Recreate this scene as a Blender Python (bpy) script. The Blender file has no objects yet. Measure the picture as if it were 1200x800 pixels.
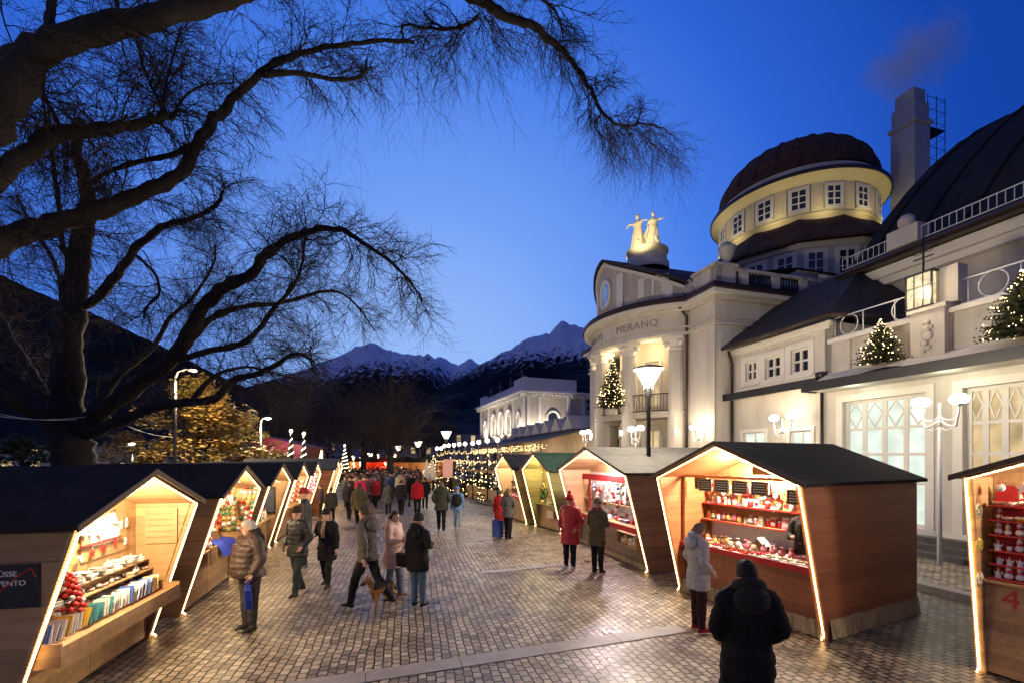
import bpy, bmesh, math, random
from mathutils import Vector, Matrix, noise
R = math.radians
PI = math.pi
rnd = random.Random(7)
scene = bpy.context.scene
col = scene.collection
CAMH = 2.7; F = 520.0; HY = 536.0

def at(px, py, Y):
    """world point seen at a photo pixel at forward distance Y"""
    return Vector(((px-600)/F*Y, Y, CAMH+(HY-py)/F*Y))
def gr(px, py):
    Y = F*CAMH/(py-HY)
    return Vector(((px-600)/F*Y, Y, 0.0))

# ------------------------------------------------------------------ materials
MATS = {}
def newmat(name):
    m = bpy.data.materials.new(name); m.use_nodes = True
    nt = m.node_tree
    for n in list(nt.nodes): nt.nodes.remove(n)
    out = nt.nodes.new('ShaderNodeOutputMaterial')
    return m, nt, out
def N(nt, t, **kw):
    n = nt.nodes.new(t)
    for k, v in kw.items():
        if k in n.inputs: n.inputs[k].default_value = v
        else: setattr(n, k, v)
    return n
def mat(name, c, rough=0.6, metal=0.0, var=0.25, scale=6.0, bump=0.15, bscale=None, stretch=None, planks=None, emit=None, estr=0.0, spec=0.5, c2=None, translucent=0):
    """general procedural surface: noise-varied colour, bump, optional plank joints"""
    if name in MATS: return MATS[name]
    m, nt, out = newmat(name)
    L = nt.links.new
    b = N(nt, 'ShaderNodeBsdfPrincipled')
    b.inputs['Roughness'].default_value = rough
    b.inputs['Metallic'].default_value = metal
    b.inputs['Specular IOR Level'].default_value = spec
    tc = N(nt, 'ShaderNodeTexCoord')
    vec = tc.outputs['Object']
    if stretch:
        mp = N(nt, 'ShaderNodeMapping'); mp.inputs['Scale'].default_value = stretch
        L(vec, mp.inputs['Vector']); vec = mp.outputs['Vector']
    nz = N(nt, 'ShaderNodeTexNoise'); nz.inputs['Scale'].default_value = scale; nz.inputs['Detail'].default_value = 6; nz.inputs['Roughness'].default_value = .62
    L(vec, nz.inputs['Vector'])
    cr = N(nt, 'ShaderNodeValToRGB')
    cr.color_ramp.elements[0].position = .28; cr.color_ramp.elements[1].position = .72
    a = c; bb = c2 if c2 else tuple(min(1, x*(1+var)) for x in c)
    if not c2: a = tuple(x*(1-var) for x in c)
    cr.color_ramp.elements[0].color = (*a[:3], 1); cr.color_ramp.elements[1].color = (*bb[:3], 1)
    L(nz.outputs['Fac'], cr.inputs['Fac'])
    colr = cr.outputs['Color']; h = nz.outputs['Fac']
    if planks:
        ax, step = planks
        sx = N(nt, 'ShaderNodeSeparateXYZ'); L(tc.outputs['Object'], sx.inputs['Vector'])
        mul = N(nt, 'ShaderNodeMath', operation='MULTIPLY'); mul.inputs[1].default_value = 1.0/step
        L(sx.outputs['XYZ'.index(ax)], mul.inputs[0])
        fr = N(nt, 'ShaderNodeMath', operation='FRACT'); L(mul.outputs[0], fr.inputs[0])
        fl = N(nt, 'ShaderNodeMath', operation='FLOOR'); L(mul.outputs[0], fl.inputs[0])
        wn = N(nt, 'ShaderNodeTexWhiteNoise'); wn.noise_dimensions = '1D'; L(fl.outputs[0], wn.inputs['W'])
        gt = N(nt, 'ShaderNodeMath', operation='GREATER_THAN'); gt.inputs[1].default_value = 0.05; L(fr.outputs[0], gt.inputs[0])
        vmr = N(nt, 'ShaderNodeMapRange'); vmr.inputs['To Min'].default_value = .80; vmr.inputs['To Max'].default_value = 1.1; L(wn.outputs['Value'], vmr.inputs['Value'])
        mm = N(nt, 'ShaderNodeMath', operation='MULTIPLY'); L(vmr.outputs[0], mm.inputs[0])
        gr2 = N(nt, 'ShaderNodeMapRange'); gr2.inputs['To Min'].default_value = .66; L(gt.outputs[0], gr2.inputs['Value']); L(gr2.outputs[0], mm.inputs[1])
        vm = N(nt, 'ShaderNodeVectorMath', operation='SCALE'); L(colr, vm.inputs[0]); L(mm.outputs[0], vm.inputs['Scale'])
        colr = vm.outputs[0]
        h2 = N(nt, 'ShaderNodeMath', operation='ADD'); L(h, h2.inputs[0]); L(gt.outputs[0], h2.inputs[1]); h = h2.outputs[0]
    L(colr, b.inputs['Base Color'])
    if bump:
        bp = N(nt, 'ShaderNodeBump'); bp.inputs['Strength'].default_value = bump; bp.inputs['Distance'].default_value = .02
        L(h, bp.inputs['Height']); L(bp.outputs[0], b.inputs['Normal'])
    if emit:
        b.inputs['Emission Color'].default_value = (*emit, 1); b.inputs['Emission Strength'].default_value = estr
    L(b.outputs[0], out.inputs['Surface'])
    MATS[name] = m
    return m
def emat(name, c, s):
    if name in MATS: return MATS[name]
    m, nt, out = newmat(name)
    e = N(nt, 'ShaderNodeEmission'); e.inputs['Color'].default_value = (*c, 1); e.inputs['Strength'].default_value = s
    nt.links.new(e.outputs[0], out.inputs['Surface']); MATS[name] = m
    return m
def winmat(name, c, s, c2=None, scale=1.5):
    """lit window: pane that gives off uneven room light"""
    if name in MATS: return MATS[name]
    m, nt, out = newmat(name); L = nt.links.new
    tc = N(nt, 'ShaderNodeTexCoord'); nz = N(nt, 'ShaderNodeTexNoise'); nz.inputs['Scale'].default_value = scale; nz.inputs['Detail'].default_value = 3
    L(tc.outputs['Object'], nz.inputs['Vector'])
    cr = N(nt, 'ShaderNodeValToRGB'); cr.color_ramp.elements[0].position = .3; cr.color_ramp.elements[1].position = .7
    cr.color_ramp.elements[0].color = (*(c2 or tuple(x*.45 for x in c)), 1); cr.color_ramp.elements[1].color = (*c, 1)
    L(nz.outputs['Fac'], cr.inputs['Fac'])
    b = N(nt, 'ShaderNodeBsdfPrincipled'); b.inputs['Roughness'].default_value = .08; b.inputs['Base Color'].default_value = (.03, .03, .03, 1)
    L(cr.outputs['Color'], b.inputs['Emission Color']); b.inputs['Emission Strength'].default_value = s
    L(b.outputs[0], out.inputs['Surface']); MATS[name] = m
    return m

# ------------------------------------------------------------------ mesh builder
class MB:
    def __init__(s): s.v = []; s.f = []; s.m = []; s.sm = []
    def add(s, vs, fs, mi=0, smooth=False):
        o = len(s.v); s.v += [tuple(v) for v in vs]
        for f in fs: s.f.append(tuple(i+o for i in f)); s.m.append(mi); s.sm.append(smooth)
    def box(s, c, d, mi=0, rz=0, M=None):
        x, y, z = (k/2 for k in d)
        vs = [Vector((i*x, j*y, k*z)) for i in (-1, 1) for j in (-1, 1) for k in (-1, 1)]
        if rz: Rm = Matrix.Rotation(rz, 3, 'Z'); vs = [Rm @ v for v in vs]
        if M is not None: vs = [M @ v for v in vs]
        vs = [v+Vector(c) for v in vs]
        s.add(vs, [(0, 1, 3, 2), (4, 6, 7, 5), (0, 4, 5, 1), (2, 3, 7, 6), (0, 2, 6, 4), (1, 5, 7, 3)], mi)
    def bx(s, a, b, mi=0):
        s.box([(p+q)/2 for p, q in zip(a, b)], [abs(q-p) for p, q in zip(a, b)], mi)
    def hexa(s, p, mi=0):
        """8 points: bottom 4 then top 4, same order"""
        s.add(p, [(0, 3, 2, 1), (4, 5, 6, 7), (0, 1, 5, 4), (1, 2, 6, 5), (2, 3, 7, 6), (3, 0, 4, 7)], mi)
    def slab(s, poly, off, mi=0):
        """polygon extruded by a vector"""
        n = len(poly); off = Vector(off)
        p = [Vector(q) for q in poly]; q = [a+off for a in p]
        s.add(p+q, [tuple(range(n))[::-1], tuple(range(n, 2*n))]+[(i, (i+1) % n, n+(i+1) % n, n+i) for i in range(n)], mi)
    def tube(s, pts, rad, n=6, mi=0, cap=True, smooth=True, flat=None):
        """tube along points; rad float or list (or (a,b) ellipses with flat axis)"""
        pts = [Vector(p) for p in pts]; k = len(pts)
        if not isinstance(rad, (list, tuple)): rad = [rad]*k
        vs = []; u = None
        for i, p in enumerate(pts):
            d = (pts[min(i+1, k-1)]-pts[max(i-1, 0)])
            d = d.normalized() if d.length > 1e-9 else Vector((0, 0, 1))
            if u is None:
                u = d.cross(Vector((0, 0, 1)) if abs(d.z) < .9 else Vector((1, 0, 0))).normalized()
            else:
                u = (u-d*u.dot(d)); u = u.normalized() if u.length > 1e-6 else d.orthogonal().normalized()
            w = d.cross(u)
            r = rad[i]; ra, rb = r if isinstance(r, (list, tuple)) else (r, r)
            for j in range(n):
                a = 2*PI*j/n
                vs.append(p+u*(math.cos(a)*ra)+w*(math.sin(a)*rb))
        fs = [(i*n+j, i*n+(j+1) % n, (i+1)*n+(j+1) % n, (i+1)*n+j) for i in range(k-1) for j in range(n)]
        if cap: fs += [tuple(range(n))[::-1], tuple(range((k-1)*n, k*n))]
        s.add(vs, fs, mi, smooth)
    def lathe(s, prof, c=(0, 0, 0), n=16, mi=0, smooth=True, a0=0, a1=2*PI, sx=1, sy=1, cap=False):
        full = abs(a1-a0-2*PI) < 1e-6; m = n if full else n+1
        vs = [(c[0]+r*sx*math.cos(a0+(a1-a0)*j/n), c[1]+r*sy*math.sin(a0+(a1-a0)*j/n), c[2]+z) for r, z in prof for j in range(m)]
        fs = []
        for i in range(len(prof)-1):
            for j in range(n):
                j2 = (j+1) % m
                fs.append((i*m+j, i*m+j2, (i+1)*m+j2, (i+1)*m+j))
        if cap: fs += [tuple(range(m))[::-1], tuple(range((len(prof)-1)*m, len(prof)*m))]
        s.add(vs, fs, mi, smooth)
    def ball(s, c, r, n=8, mi=0, sx=1, sy=1, sz=1):
        k = max(4, n//2)
        prof = [(max(1e-4, r*math.sin(PI*i/k)), -r*sz*math.cos(PI*i/k)) for i in range(k+1)]
        s.lathe(prof, c, n, mi, True, sx=sx, sy=sy)
    def build(s, name, mats, parent=None, loc=None, rot=None, recalc=True):
        me = bpy.data.meshes.new(name); me.from_pydata(s.v, [], s.f)
        if not isinstance(mats, (list, tuple)): mats = [mats]
        for m in mats: me.materials.append(m)
        if me.polygons:
            me.polygons.foreach_set('material_index', s.m); me.polygons.foreach_set('use_smooth', s.sm)
        if recalc and len(s.v) < 60000:
            bm = bmesh.new(); bm.from_mesh(me); bmesh.ops.recalc_face_normals(bm, faces=bm.faces); bm.to_mesh(me); bm.free()
        me.update()
        o = bpy.data.objects.new(name, me); col.objects.link(o)
        if parent: o.parent = parent
        if loc is not None: o.location = loc
        if rot is not None: o.rotation_euler = rot
        return o
def tag(o, label=None, cat=None, group=None, kind=None):
    if label: o['label'] = label
    if cat: o['category'] = cat
    if group: o['group'] = group
    if kind: o['kind'] = kind
    return o
def empty(name, loc=(0, 0, 0), rz=0, label=None, cat=None, group=None):
    o = bpy.data.objects.new(name, None); col.objects.link(o)
    o.location = loc; o.rotation_euler = (0, 0, rz); o.empty_display_size = .1
    return tag(o, label, cat, group)
def copy_tree(o, parent=None, loc=None, rz=None, label=None, group=None, sc=None):
    c = o.copy(); col.objects.link(c)
    if parent: c.parent = parent
    if loc is not None: c.location = loc
    if rz is not None: c.rotation_euler = (0, 0, rz)
    if sc is not None: c.scale = (sc, sc, sc)
    if label: c['label'] = label
    if group: c['group'] = group
    for ch in list(o.children): copy_tree(ch, c)
    return c
def lamp(name, loc, power, color=(1, .75, .45), size=.15, kind='POINT', rot=None, angle=None, parent=None, blend=.6):
    l = bpy.data.lights.new(name, kind); l.energy = power; l.color = color
    if kind in ('POINT', 'SPOT'): l.shadow_soft_size = size
    if kind == 'SPOT': l.spot_size = R(angle or 60); l.spot_blend = blend
    if kind == 'AREA': l.size = size
    o = bpy.data.objects.new(name, l); col.objects.link(o); o.location = loc
    if rot is not None: o.rotation_euler = rot
    if parent: o.parent = parent
    return o
def aim(o, target):
    d = Vector(target)-o.location
    o.rotation_euler = d.to_track_quat('-Z', 'Y').to_euler()

# ------------------------------------------------------------------ camera, world, fill light
cam = bpy.data.cameras.new('camera'); cam.lens = 36*F/1200; cam.sensor_width = 36; cam.sensor_fit = 'HORIZONTAL'
cam.shift_y = (HY-400)/1200; cam.clip_end = 30000; cam.clip_start = .05
co = bpy.data.objects.new('camera', cam); col.objects.link(co); co.location = (0, 0, CAMH); co.rotation_euler = (R(90), 0, 0)
scene.camera = co
w = bpy.data.worlds.new('World'); scene.world = w; w.use_nodes = True
nt = w.node_tree
for n in list(nt.nodes): nt.nodes.remove(n)
L = nt.links.new
out = N(nt, 'ShaderNodeOutputWorld'); bg = N(nt, 'ShaderNodeBackground')
tc = N(nt, 'ShaderNodeTexCoord')
# afterglow: sky brightens towards the place where the sun went down
dt = N(nt, 'ShaderNodeVectorMath', operation='DOT_PRODUCT'); gd = Vector((-.18, 1, .10)).normalized(); dt.inputs[1].default_value = gd
L(tc.outputs['Generated'], dt.inputs[0])
mr = N(nt, 'ShaderNodeMapRange'); mr.inputs['From Min'].default_value = .30; mr.inputs['From Max'].default_value = 1.0
L(dt.outputs['Value'], mr.inputs['Value'])
cr = N(nt, 'ShaderNodeValToRGB')
els = cr.color_ramp.elements
els[0].position = 0.0; els[0].color = (.0025, .030, .235, 1)
els[1].position = 1.0; els[1].color = (.31, .51, .96, 1)
for p, c in ((.34, (.0080, .062, .42)), (.56, (.026, .125, .66)), (.72, (.068, .215, .82)), (.88, (.17, .35, .92))):
    e = els.new(p); e.color = (*c, 1)
L(mr.outputs[0], cr.inputs['Fac'])
L(cr.outputs[0], bg.inputs['Color']); bg.inputs['Strength'].default_value = 1.0
# a little of the physical dusk sky on top (sun just under the horizon)
sky = N(nt, 'ShaderNodeTexSky'); sky.sky_type = 'NISHITA'; sky.sun_disc = False; sky.sun_elevation = R(-1.5); sky.sun_rotation = R(-10)
bg2 = N(nt, 'ShaderNodeBackground'); bg2.inputs['Strength'].default_value = .002; L(sky.outputs[0], bg2.inputs['Color'])
ad = N(nt, 'ShaderNodeAddShader'); L(bg.outputs[0], ad.inputs[0]); L(bg2.outputs[0], ad.inputs[1]); L(ad.outputs[0], out.inputs['Surface'])
sun = bpy.data.lights.new('sun', 'SUN'); sun.energy = .18; sun.angle = R(120); sun.color = (1, .87, .76)  # broad warm fill added to imitate town glow and offset the blue sky
so = bpy.data.objects.new('sun', sun); col.objects.link(so); so.rotation_euler = (R(48), 0, R(-35))
vs_ = scene.view_settings; vs_.view_transform = 'Standard'; vs_.look = 'None'; vs_.exposure = 0.0; vs_.gamma = 1
scene.render.engine = 'CYCLES'
cy = scene.cycles; cy.use_denoising = True; cy.max_bounces = 5; cy.diffuse_bounces = 3; cy.glossy_bounces = 2; cy.transmission_bounces = 4; cy.transparent_max_bounces = 8
cy.sample_clamp_indirect = 4; cy.sample_clamp_direct = 0; cy.caustics_reflective = False; cy.caustics_refractive = False; cy.volume_bounces = 2
cy.use_adaptive_sampling = True; cy.adaptive_threshold = .02
try: cy.denoiser = 'OPENIMAGEDENOISE'; cy.denoising_input_passes = 'RGB_ALBEDO_NORMAL'
except Exception: pass

# ------------------------------------------------------------------ shared materials
M = dict(
 plaster=mat('plaster', (.60, .555, .49), .8, var=.17, scale=1.7, bump=.12, stretch=(1, 1, .22)),
 plaster2=mat('stone_plaster', (.47, .43, .38), .8, var=.20, scale=2.4, bump=.15, stretch=(1, 1, .3)),
 trim=mat('white_trim', (.74, .70, .64), .6, var=.05, scale=3),
 cream=mat('cream_plaster', (.70, .62, .42), .8, var=.08, scale=2),
 roofdark=mat('dark_roof_tiles', (.030, .024, .020), .8, var=.5, scale=9, bump=.5, planks=('Z', .28)),
 roofbrown=mat('copper_brown_roof', (.085, .042, .026), .8, var=.6, scale=4, bump=.5, spec=.2, planks=('Z', .3)),
 metaldark=mat('dark_metal', (.03, .03, .033), .4, .6, var=.2),
 metalwhite=mat('white_metal', (.62, .63, .66), .4, var=.05),
 gutter=mat('brown_gutter', (.05, .03, .025), .4, .3, var=.2),
 glassdark=mat('dark_glass', (.02, .025, .04), .05, var=.3, bump=0),
 win_warm=winmat('window_warm', (1, .72, .36), .95),
 win_cool=winmat('window_cool', (.90, 1, .88), 1.1, (.60, .70, .60), 1.6),
 globe=emat('lamp_globe', (1, .86, .62), 14),
 strip=None,
 fairy=emat('fairy_light', (1, .70, .30), 14),
 fairywhite=emat('fairy_light_pale', (1, .86, .55), 10),
 asphalt=mat('asphalt', (.06, .06, .06), .6, var=.3, scale=8, bump=.3),
 stone=mat('pale_stone', (.26, .24, .215), .55, var=.22, scale=3, bump=.2),
 darkstone=mat('dark_stone', (.07, .066, .062), .5, var=.25, scale=4, bump=.2),
 bark=mat('bark', (.019, .015, .011), .9, var=.45, scale=7, bump=1.0, stretch=(1, 1, .25)),
 twig=mat('twig_bark', (.030, .020, .016), .9, var=.3, scale=3, bump=0),
)

def ledmat():
    """strip of closely spaced bulbs: brightness beats along the strip"""
    m, nt, out = newmat('led_strip'); L = nt.links.new
    tc = N(nt, 'ShaderNodeTexCoord'); sx = N(nt, 'ShaderNodeSeparateXYZ'); L(tc.outputs['Object'], sx.inputs[0])
    mu = N(nt, 'ShaderNodeMath', operation='MULTIPLY'); mu.inputs[1].default_value = 2*PI*26; L(sx.outputs[2], mu.inputs[0])
    si = N(nt, 'ShaderNodeMath', operation='SINE'); L(mu.outputs[0], si.inputs[0])
    mr = N(nt, 'ShaderNodeMapRange'); mr.inputs['From Min'].default_value = -1; mr.inputs['To Min'].default_value = 4.5; mr.inputs['To Max'].default_value = 22; L(si.outputs[0], mr.inputs['Value'])
    e = N(nt, 'ShaderNodeEmission'); e.inputs['Color'].default_value = (1, .60, .24, 1); L(mr.outputs[0], e.inputs['Strength']); L(e.outputs[0], out.inputs['Surface']); return m
M['strip'] = ledmat()
# ------------------------------------------------------------------ ground
SA = R(16.1)                       # the street runs 16 degrees left of the view axis
Vv = Vector((math.cos(SA), math.sin(SA), 0)); Ss = Vector((-math.sin(SA), math.cos(SA), 0))
def cobble_mat():
    m, nt, out = newmat('wet_cobbles'); L = nt.links.new
    tc = N(nt, 'ShaderNodeTexCoord'); mp = N(nt, 'ShaderNodeMapping'); mp.inputs['Rotation'].default_value = (0, 0, -SA-PI/2+R(3))
    L(tc.outputs['Object'], mp.inputs['Vector'])
    # slight wobble so the courses are not ruler straight
    nzw = N(nt, 'ShaderNodeTexNoise'); nzw.inputs['Scale'].default_value = 1.3; nzw.inputs['Detail'].default_value = 3; L(mp.outputs[0], nzw.inputs['Vector'])
    sub = N(nt, 'ShaderNodeVectorMath', operation='SUBTRACT'); sub.inputs[1].default_value = (.5, .5, .5); L(nzw.outputs['Color'], sub.inputs[0])
    scl = N(nt, 'ShaderNodeVectorMath', operation='SCALE'); scl.inputs['Scale'].default_value = .09; L(sub.outputs[0], scl.inputs[0])
    nzf = N(nt, 'ShaderNodeTexNoise'); nzf.inputs['Scale'].default_value = 9; L(mp.outputs[0], nzf.inputs['Vector'])
    sub2 = N(nt, 'ShaderNodeVectorMath', operation='SUBTRACT'); sub2.inputs[1].default_value = (.5, .5, .5); L(nzf.outputs['Color'], sub2.inputs[0])
    scl2 = N(nt, 'ShaderNodeVectorMath', operation='SCALE'); scl2.inputs['Scale'].default_value = .034; L(sub2.outputs[0], scl2.inputs[0])
    a1 = N(nt, 'ShaderNodeVectorMath', operation='ADD'); L(mp.outputs[0], a1.inputs[0]); L(scl.outputs[0], a1.inputs[1])
    a2 = N(nt, 'ShaderNodeVectorMath', operation='ADD'); L(a1.outputs[0], a2.inputs[0]); L(scl2.outputs[0], a2.inputs[1])
    br = N(nt, 'ShaderNodeTexBrick'); L(a2.outputs[0], br.inputs['Vector'])
    br.inputs['Scale'].default_value = 1.0; br.inputs['Brick Width'].default_value = .140; br.inputs['Row Height'].default_value = .112
    br.inputs['Mortar Size'].default_value = .013; br.inputs['Mortar Smooth'].default_value = .45; br.inputs['Bias'].default_value = 0
    br.inputs['Color1'].default_value = (.20, .165, .115, 1); br.inputs['Color2'].default_value = (.50, .41, .285, 1); br.inputs['Mortar'].default_value = (.012, .011, .010, 1)
    nz = N(nt, 'ShaderNodeTexNoise'); nz.inputs['Scale'].default_value = .55; nz.inputs['Detail'].default_value = 8; nz.inputs['Roughness'].default_value = .65; L(tc.outputs['Object'], nz.inputs['Vector'])
    mr = N(nt, 'ShaderNodeMapRange'); mr.inputs['From Min'].default_value = .3; mr.inputs['From Max'].default_value = .7; mr.inputs['To Min'].default_value = .58; mr.inputs['To Max'].default_value = 1.25; L(nz.outputs[0], mr.inputs['Value'])
    vm = N(nt, 'ShaderNodeVectorMath', operation='SCALE'); L(br.outputs['Color'], vm.inputs[0]); L(mr.outputs[0], vm.inputs['Scale'])
    nf = N(nt, 'ShaderNodeTexNoise'); nf.inputs['Scale'].default_value = 28; nf.inputs['Detail'].default_value = 4; L(tc.outputs['Object'], nf.inputs['Vector'])
    nst = N(nt, 'ShaderNodeTexNoise'); nst.inputs['Scale'].default_value = 1.9; nst.inputs['Detail'].default_value = 9; nst.inputs['Roughness'].default_value = .72; L(tc.outputs['Object'], nst.inputs['Vector'])
    st = N(nt, 'ShaderNodeMapRange'); st.inputs['From Min'].default_value = .40; st.inputs['From Max'].default_value = .52; st.inputs['To Min'].default_value = .55; st.inputs['To Max'].default_value = 1.0; L(nst.outputs[0], st.inputs['Value'])
    vm2 = N(nt, 'ShaderNodeVectorMath', operation='SCALE'); L(vm.outputs[0], vm2.inputs[0]); L(st.outputs[0], vm2.inputs['Scale']); vm = vm2
    b = N(nt, 'ShaderNodeBsdfPrincipled'); L(vm.outputs[0], b.inputs['Base Color'])
    rr = N(nt, 'ShaderNodeMapRange'); rr.inputs['From Min'].default_value = .35; rr.inputs['From Max'].default_value = .65; rr.inputs['To Min'].default_value = .24; rr.inputs['To Max'].default_value = .60; L(nz.outputs[0], rr.inputs['Value']); L(rr.outputs[0], b.inputs['Roughness'])
    ht = N(nt, 'ShaderNodeMath', operation='MULTIPLY_ADD'); ht.inputs[1].default_value = .35; L(nf.outputs[0], ht.inputs[0])
    inv = N(nt, 'ShaderNodeMath', operation='SUBTRACT'); inv.inputs[0].default_value = 1; L(br.outputs['Fac'], inv.inputs[1]); L(inv.outputs[0], ht.inputs[2])
    bp = N(nt, 'ShaderNodeBump'); bp.inputs['Strength'].default_value = .8; bp.inputs['Distance'].default_value = .028; L(ht.outputs[0], bp.inputs['Height']); L(bp.outputs[0], b.inputs['Normal'])
    L(b.outputs[0], out.inputs['Surface']); return m
M['cobble'] = cobble_mat()
g = MB()
for i in range(24):
    a0 = 2*PI*i/24; a1 = 2*PI*(i+1)/24
    g.add([(0, 0, -.03), (9000*math.cos(a0), 9000*math.sin(a0), -.03), (9000*math.cos(a1), 9000*math.sin(a1), -.03)], [(0, 1, 2)])
tag(g.build('ground', M['asphalt']), kind='structure')
g = MB(); g.add([(-45, -6, 0), (30, -6, 0), (30, 95, 0), (-60, 95, 0)], [(0, 1, 2, 3)])
tag(g.build('cobbled_promenade', M['cobble']), kind='structure')

def band(p0, p1, w, name='paving_band'):
    p0 = Vector(p0); p1 = Vector(p1); d = (p1-p0).normalized(); n = Vector((-d.y, d.x, 0))*w/2
    mb = MB(); L_ = (p1-p0).length; k = max(1, int(L_/1.15)); st = L_/k
    for i in range(k):
        a = p0+d*(i*st+.005); b = p0+d*((i+1)*st-.005)
        z = Vector((0, 0, .004)); t = Vector((0, 0, .010))
        mb.slab([a-n+z, b-n+z, b+n+z, a+n+z], (0, 0, .006))
    return tag(mb.build(name, M['stone']), kind='structure')
band(gr(300, 812), gr(800, 736), .30)
band(gr(560, 671), gr(668, 660), .25)
band(gr(545, 634), gr(625, 627), .22)
# drainage channel in front of the left huts
# kerbs and raised walk along the big building
def fr(v, t, z=0): return Vector((12.2, 12.7, 0))+Vv*v+Ss*t+Vector((0, 0, z))
k = MB()
k.hexa([fr(-4.5, -14, 0), fr(30, -14, 0), fr(30, 4, 0), fr(-4.5, 4, 0), fr(-4.5, -14, .13), fr(30, -14, .13), fr(30, 4, .13), fr(-4.5, 4, .13)])
tag(k.build('raised_pavement', M['cobble']), kind='structure')
k = MB()
k.hexa([fr(-4.8, -14, 0), fr(-4.503, -14, 0), fr(-4.503, 4, 0), fr(-4.8, 4, 0), fr(-4.8, -14, .145), fr(-4.503, -14, .145), fr(-4.503, 4, .145), fr(-4.8, 4, .145)])
tag(k.build('kerb', M['stone']), kind='structure')
k = MB()
for i in range(3):
    v0 = -1.9+.35*i
    k.hexa([fr(v0, -14, .13), fr(v0+.348, -14, .13), fr(v0+.348, 3.6, .13), fr(v0, 3.6, .13), fr(v0, -14, .27+.15*i), fr(v0+.348, -14, .27+.15*i), fr(v0+.348, 3.6, .27+.15*i), fr(v0, 3.6, .27+.15*i)])
tag(k.build('entrance_steps', M['darkstone']), kind='structure')
k = MB()                       # dark square garden bed/terrace wall between hut and building
k.hexa([fr(-3.6, -2.4, .13), fr(-2.3, -2.4, .13), fr(-2.3, 1.2, .13), fr(-3.6, 1.2, .13), fr(-3.6, -2.4, .5), fr(-2.3, -2.4, .5), fr(-2.3, 1.2, .5), fr(-3.6, 1.2, .5)])
# round stepped platform in the street, far right
c0 = Vector((1.9, 27.5, 0))
for i in range(4):
    k = MB(); k.lathe([(4.2-.42*i, .15*i+.002), (4.2-.42*i, .15*(i+1)), (.01, .15*(i+1)+.001)], (c0.x, c0.y, 0), 40, 0, False)
    tag(k.build('round_step', M['darkstone']), kind='structure')
k = MB(); k.lathe([(4.75, .004), (4.75, .012), (4.45, .012), (4.45, .004)], (c0.x, c0.y, 0), 48)
tag(k.build('paving_ring', M['stone']), kind='structure')

# ------------------------------------------------------------------ mountains
def interp(pts, x):
    if x <= pts[0][0]: return pts[0][1]
    for (a, b), (c, d) in zip(pts, pts[1:]):
        if x <= c: return b+(d-b)*(x-a)/(c-a)
    return pts[-1][1]
def snow_mat(name, lo, hi, rock=(.03, .03, .035), forest=(.012, .014, .018)):
    m, nt, out = newmat(name); L = nt.links.new
    tc = N(nt, 'ShaderNodeTexCoord'); sx = N(nt, 'ShaderNodeSeparateXYZ'); L(tc.outputs['Object'], sx.inputs[0])
    nz = N(nt, 'ShaderNodeTexNoise'); nz.inputs['Scale'].default_value = .017; nz.inputs['Detail'].default_value = 9; nz.inputs['Roughness'].default_value = .68
    mp = N(nt, 'ShaderNodeMapping'); mp.inputs['Scale'].default_value = (1.6, 1.6, .5); L(tc.outputs['Object'], mp.inputs[0]); L(mp.outputs[0], nz.inputs['Vector'])
    h = N(nt, 'ShaderNodeMapRange'); h.inputs['From Min'].default_value = lo; h.inputs['From Max'].default_value = hi; h.inputs['To Max'].default_value = .70; L(sx.outputs[2], h.inputs['Value'])
    ad = N(nt, 'ShaderNodeMath', operation='ADD'); L(h.outputs[0], ad.inputs[0]); L(nz.outputs[0], ad.inputs[1])
    rp = N(nt, 'ShaderNodeMapRange'); rp.inputs['From Min'].default_value = .97; rp.inputs['From Max'].default_value = 1.10; L(ad.outputs[0], rp.inputs['Value'])
    mx = N(nt, 'ShaderNodeMixRGB'); L(rp.outputs[0], mx.inputs['Fac'])
    mx.inputs['Color1'].default_value = (*forest, 1); mx.inputs['Color2'].default_value = (.75, .77, .8, 1)
    b = N(nt, 'ShaderNodeBsdfPrincipled'); b.inputs['Roughness'].default_value = .9; b.inputs['Specular IOR Level'].default_value = .1; L(mx.outputs[0], b.inputs['Base Color'])
    L(b.outputs[0], out.inputs['Surface']); return m
def mountain(name, ridge, D, m, x0, x1, nx=150, rough=1.0, depth=.55, seed=0, ny=34):
    """height field: crest along the ridge line, spurs falling towards the valley"""
    vs = []; fs = []
    for i in range(nx+1):
        px = x0+(x1-x0)*i/nx
        hz = CAMH+(HY-interp(ridge, px))/F*D
        hz += rough*.010*hz*noise.fractal(Vector((px*.09, seed, 0)), .7, 2.2, 5)*2
        for j in range(ny+1):
            u = j/ny; Y = D*(1-depth*u)
            X = (px-600)/F*D*(1-.12*u)
            sp = noise.fractal(Vector((X*5/D+seed, u*2.2, .3)), .75, 2.1, 6)
            z = hz*((1-u)**1.15)+hz*.30*sp*min(1, 4*u)*(1-u)*rough
            vs.append((X, Y, max(z, -.2) if u < 1 else -1))
    for i in range(nx):
        for j in range(ny):
            a = i*(ny+1)+j; fs.append((a, a+1, a+ny+2, a+ny+1))
    # back side
    o = len(vs)
    for i in range(nx+1):
        px = x0+(x1-x0)*i/nx; vs.append(((px-600)/F*D, D*1.25, -1))
    for i in range(nx): fs.append((i*(ny+1), (i+1)*(ny+1), o+i+1, o+i))
    mb = MB(); mb.add(vs, fs, 0, True); ob = mb.build(name, m, recalc=False)
    return tag(ob, kind='structure')
r_mid = [(180, 520), (298, 455), (353, 433), (401, 415), (420, 406), (434, 401), (445, 405), (456, 411), (485, 416), (500, 421), (518, 418), (537, 428), (551, 420), (560, 426), (600, 450), (640, 470), (700, 500)]
mountain('mountains', r_mid, 4200, snow_mat('mountain_snow_a', 60, 850), 180, 700, seed=3.1)
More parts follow.
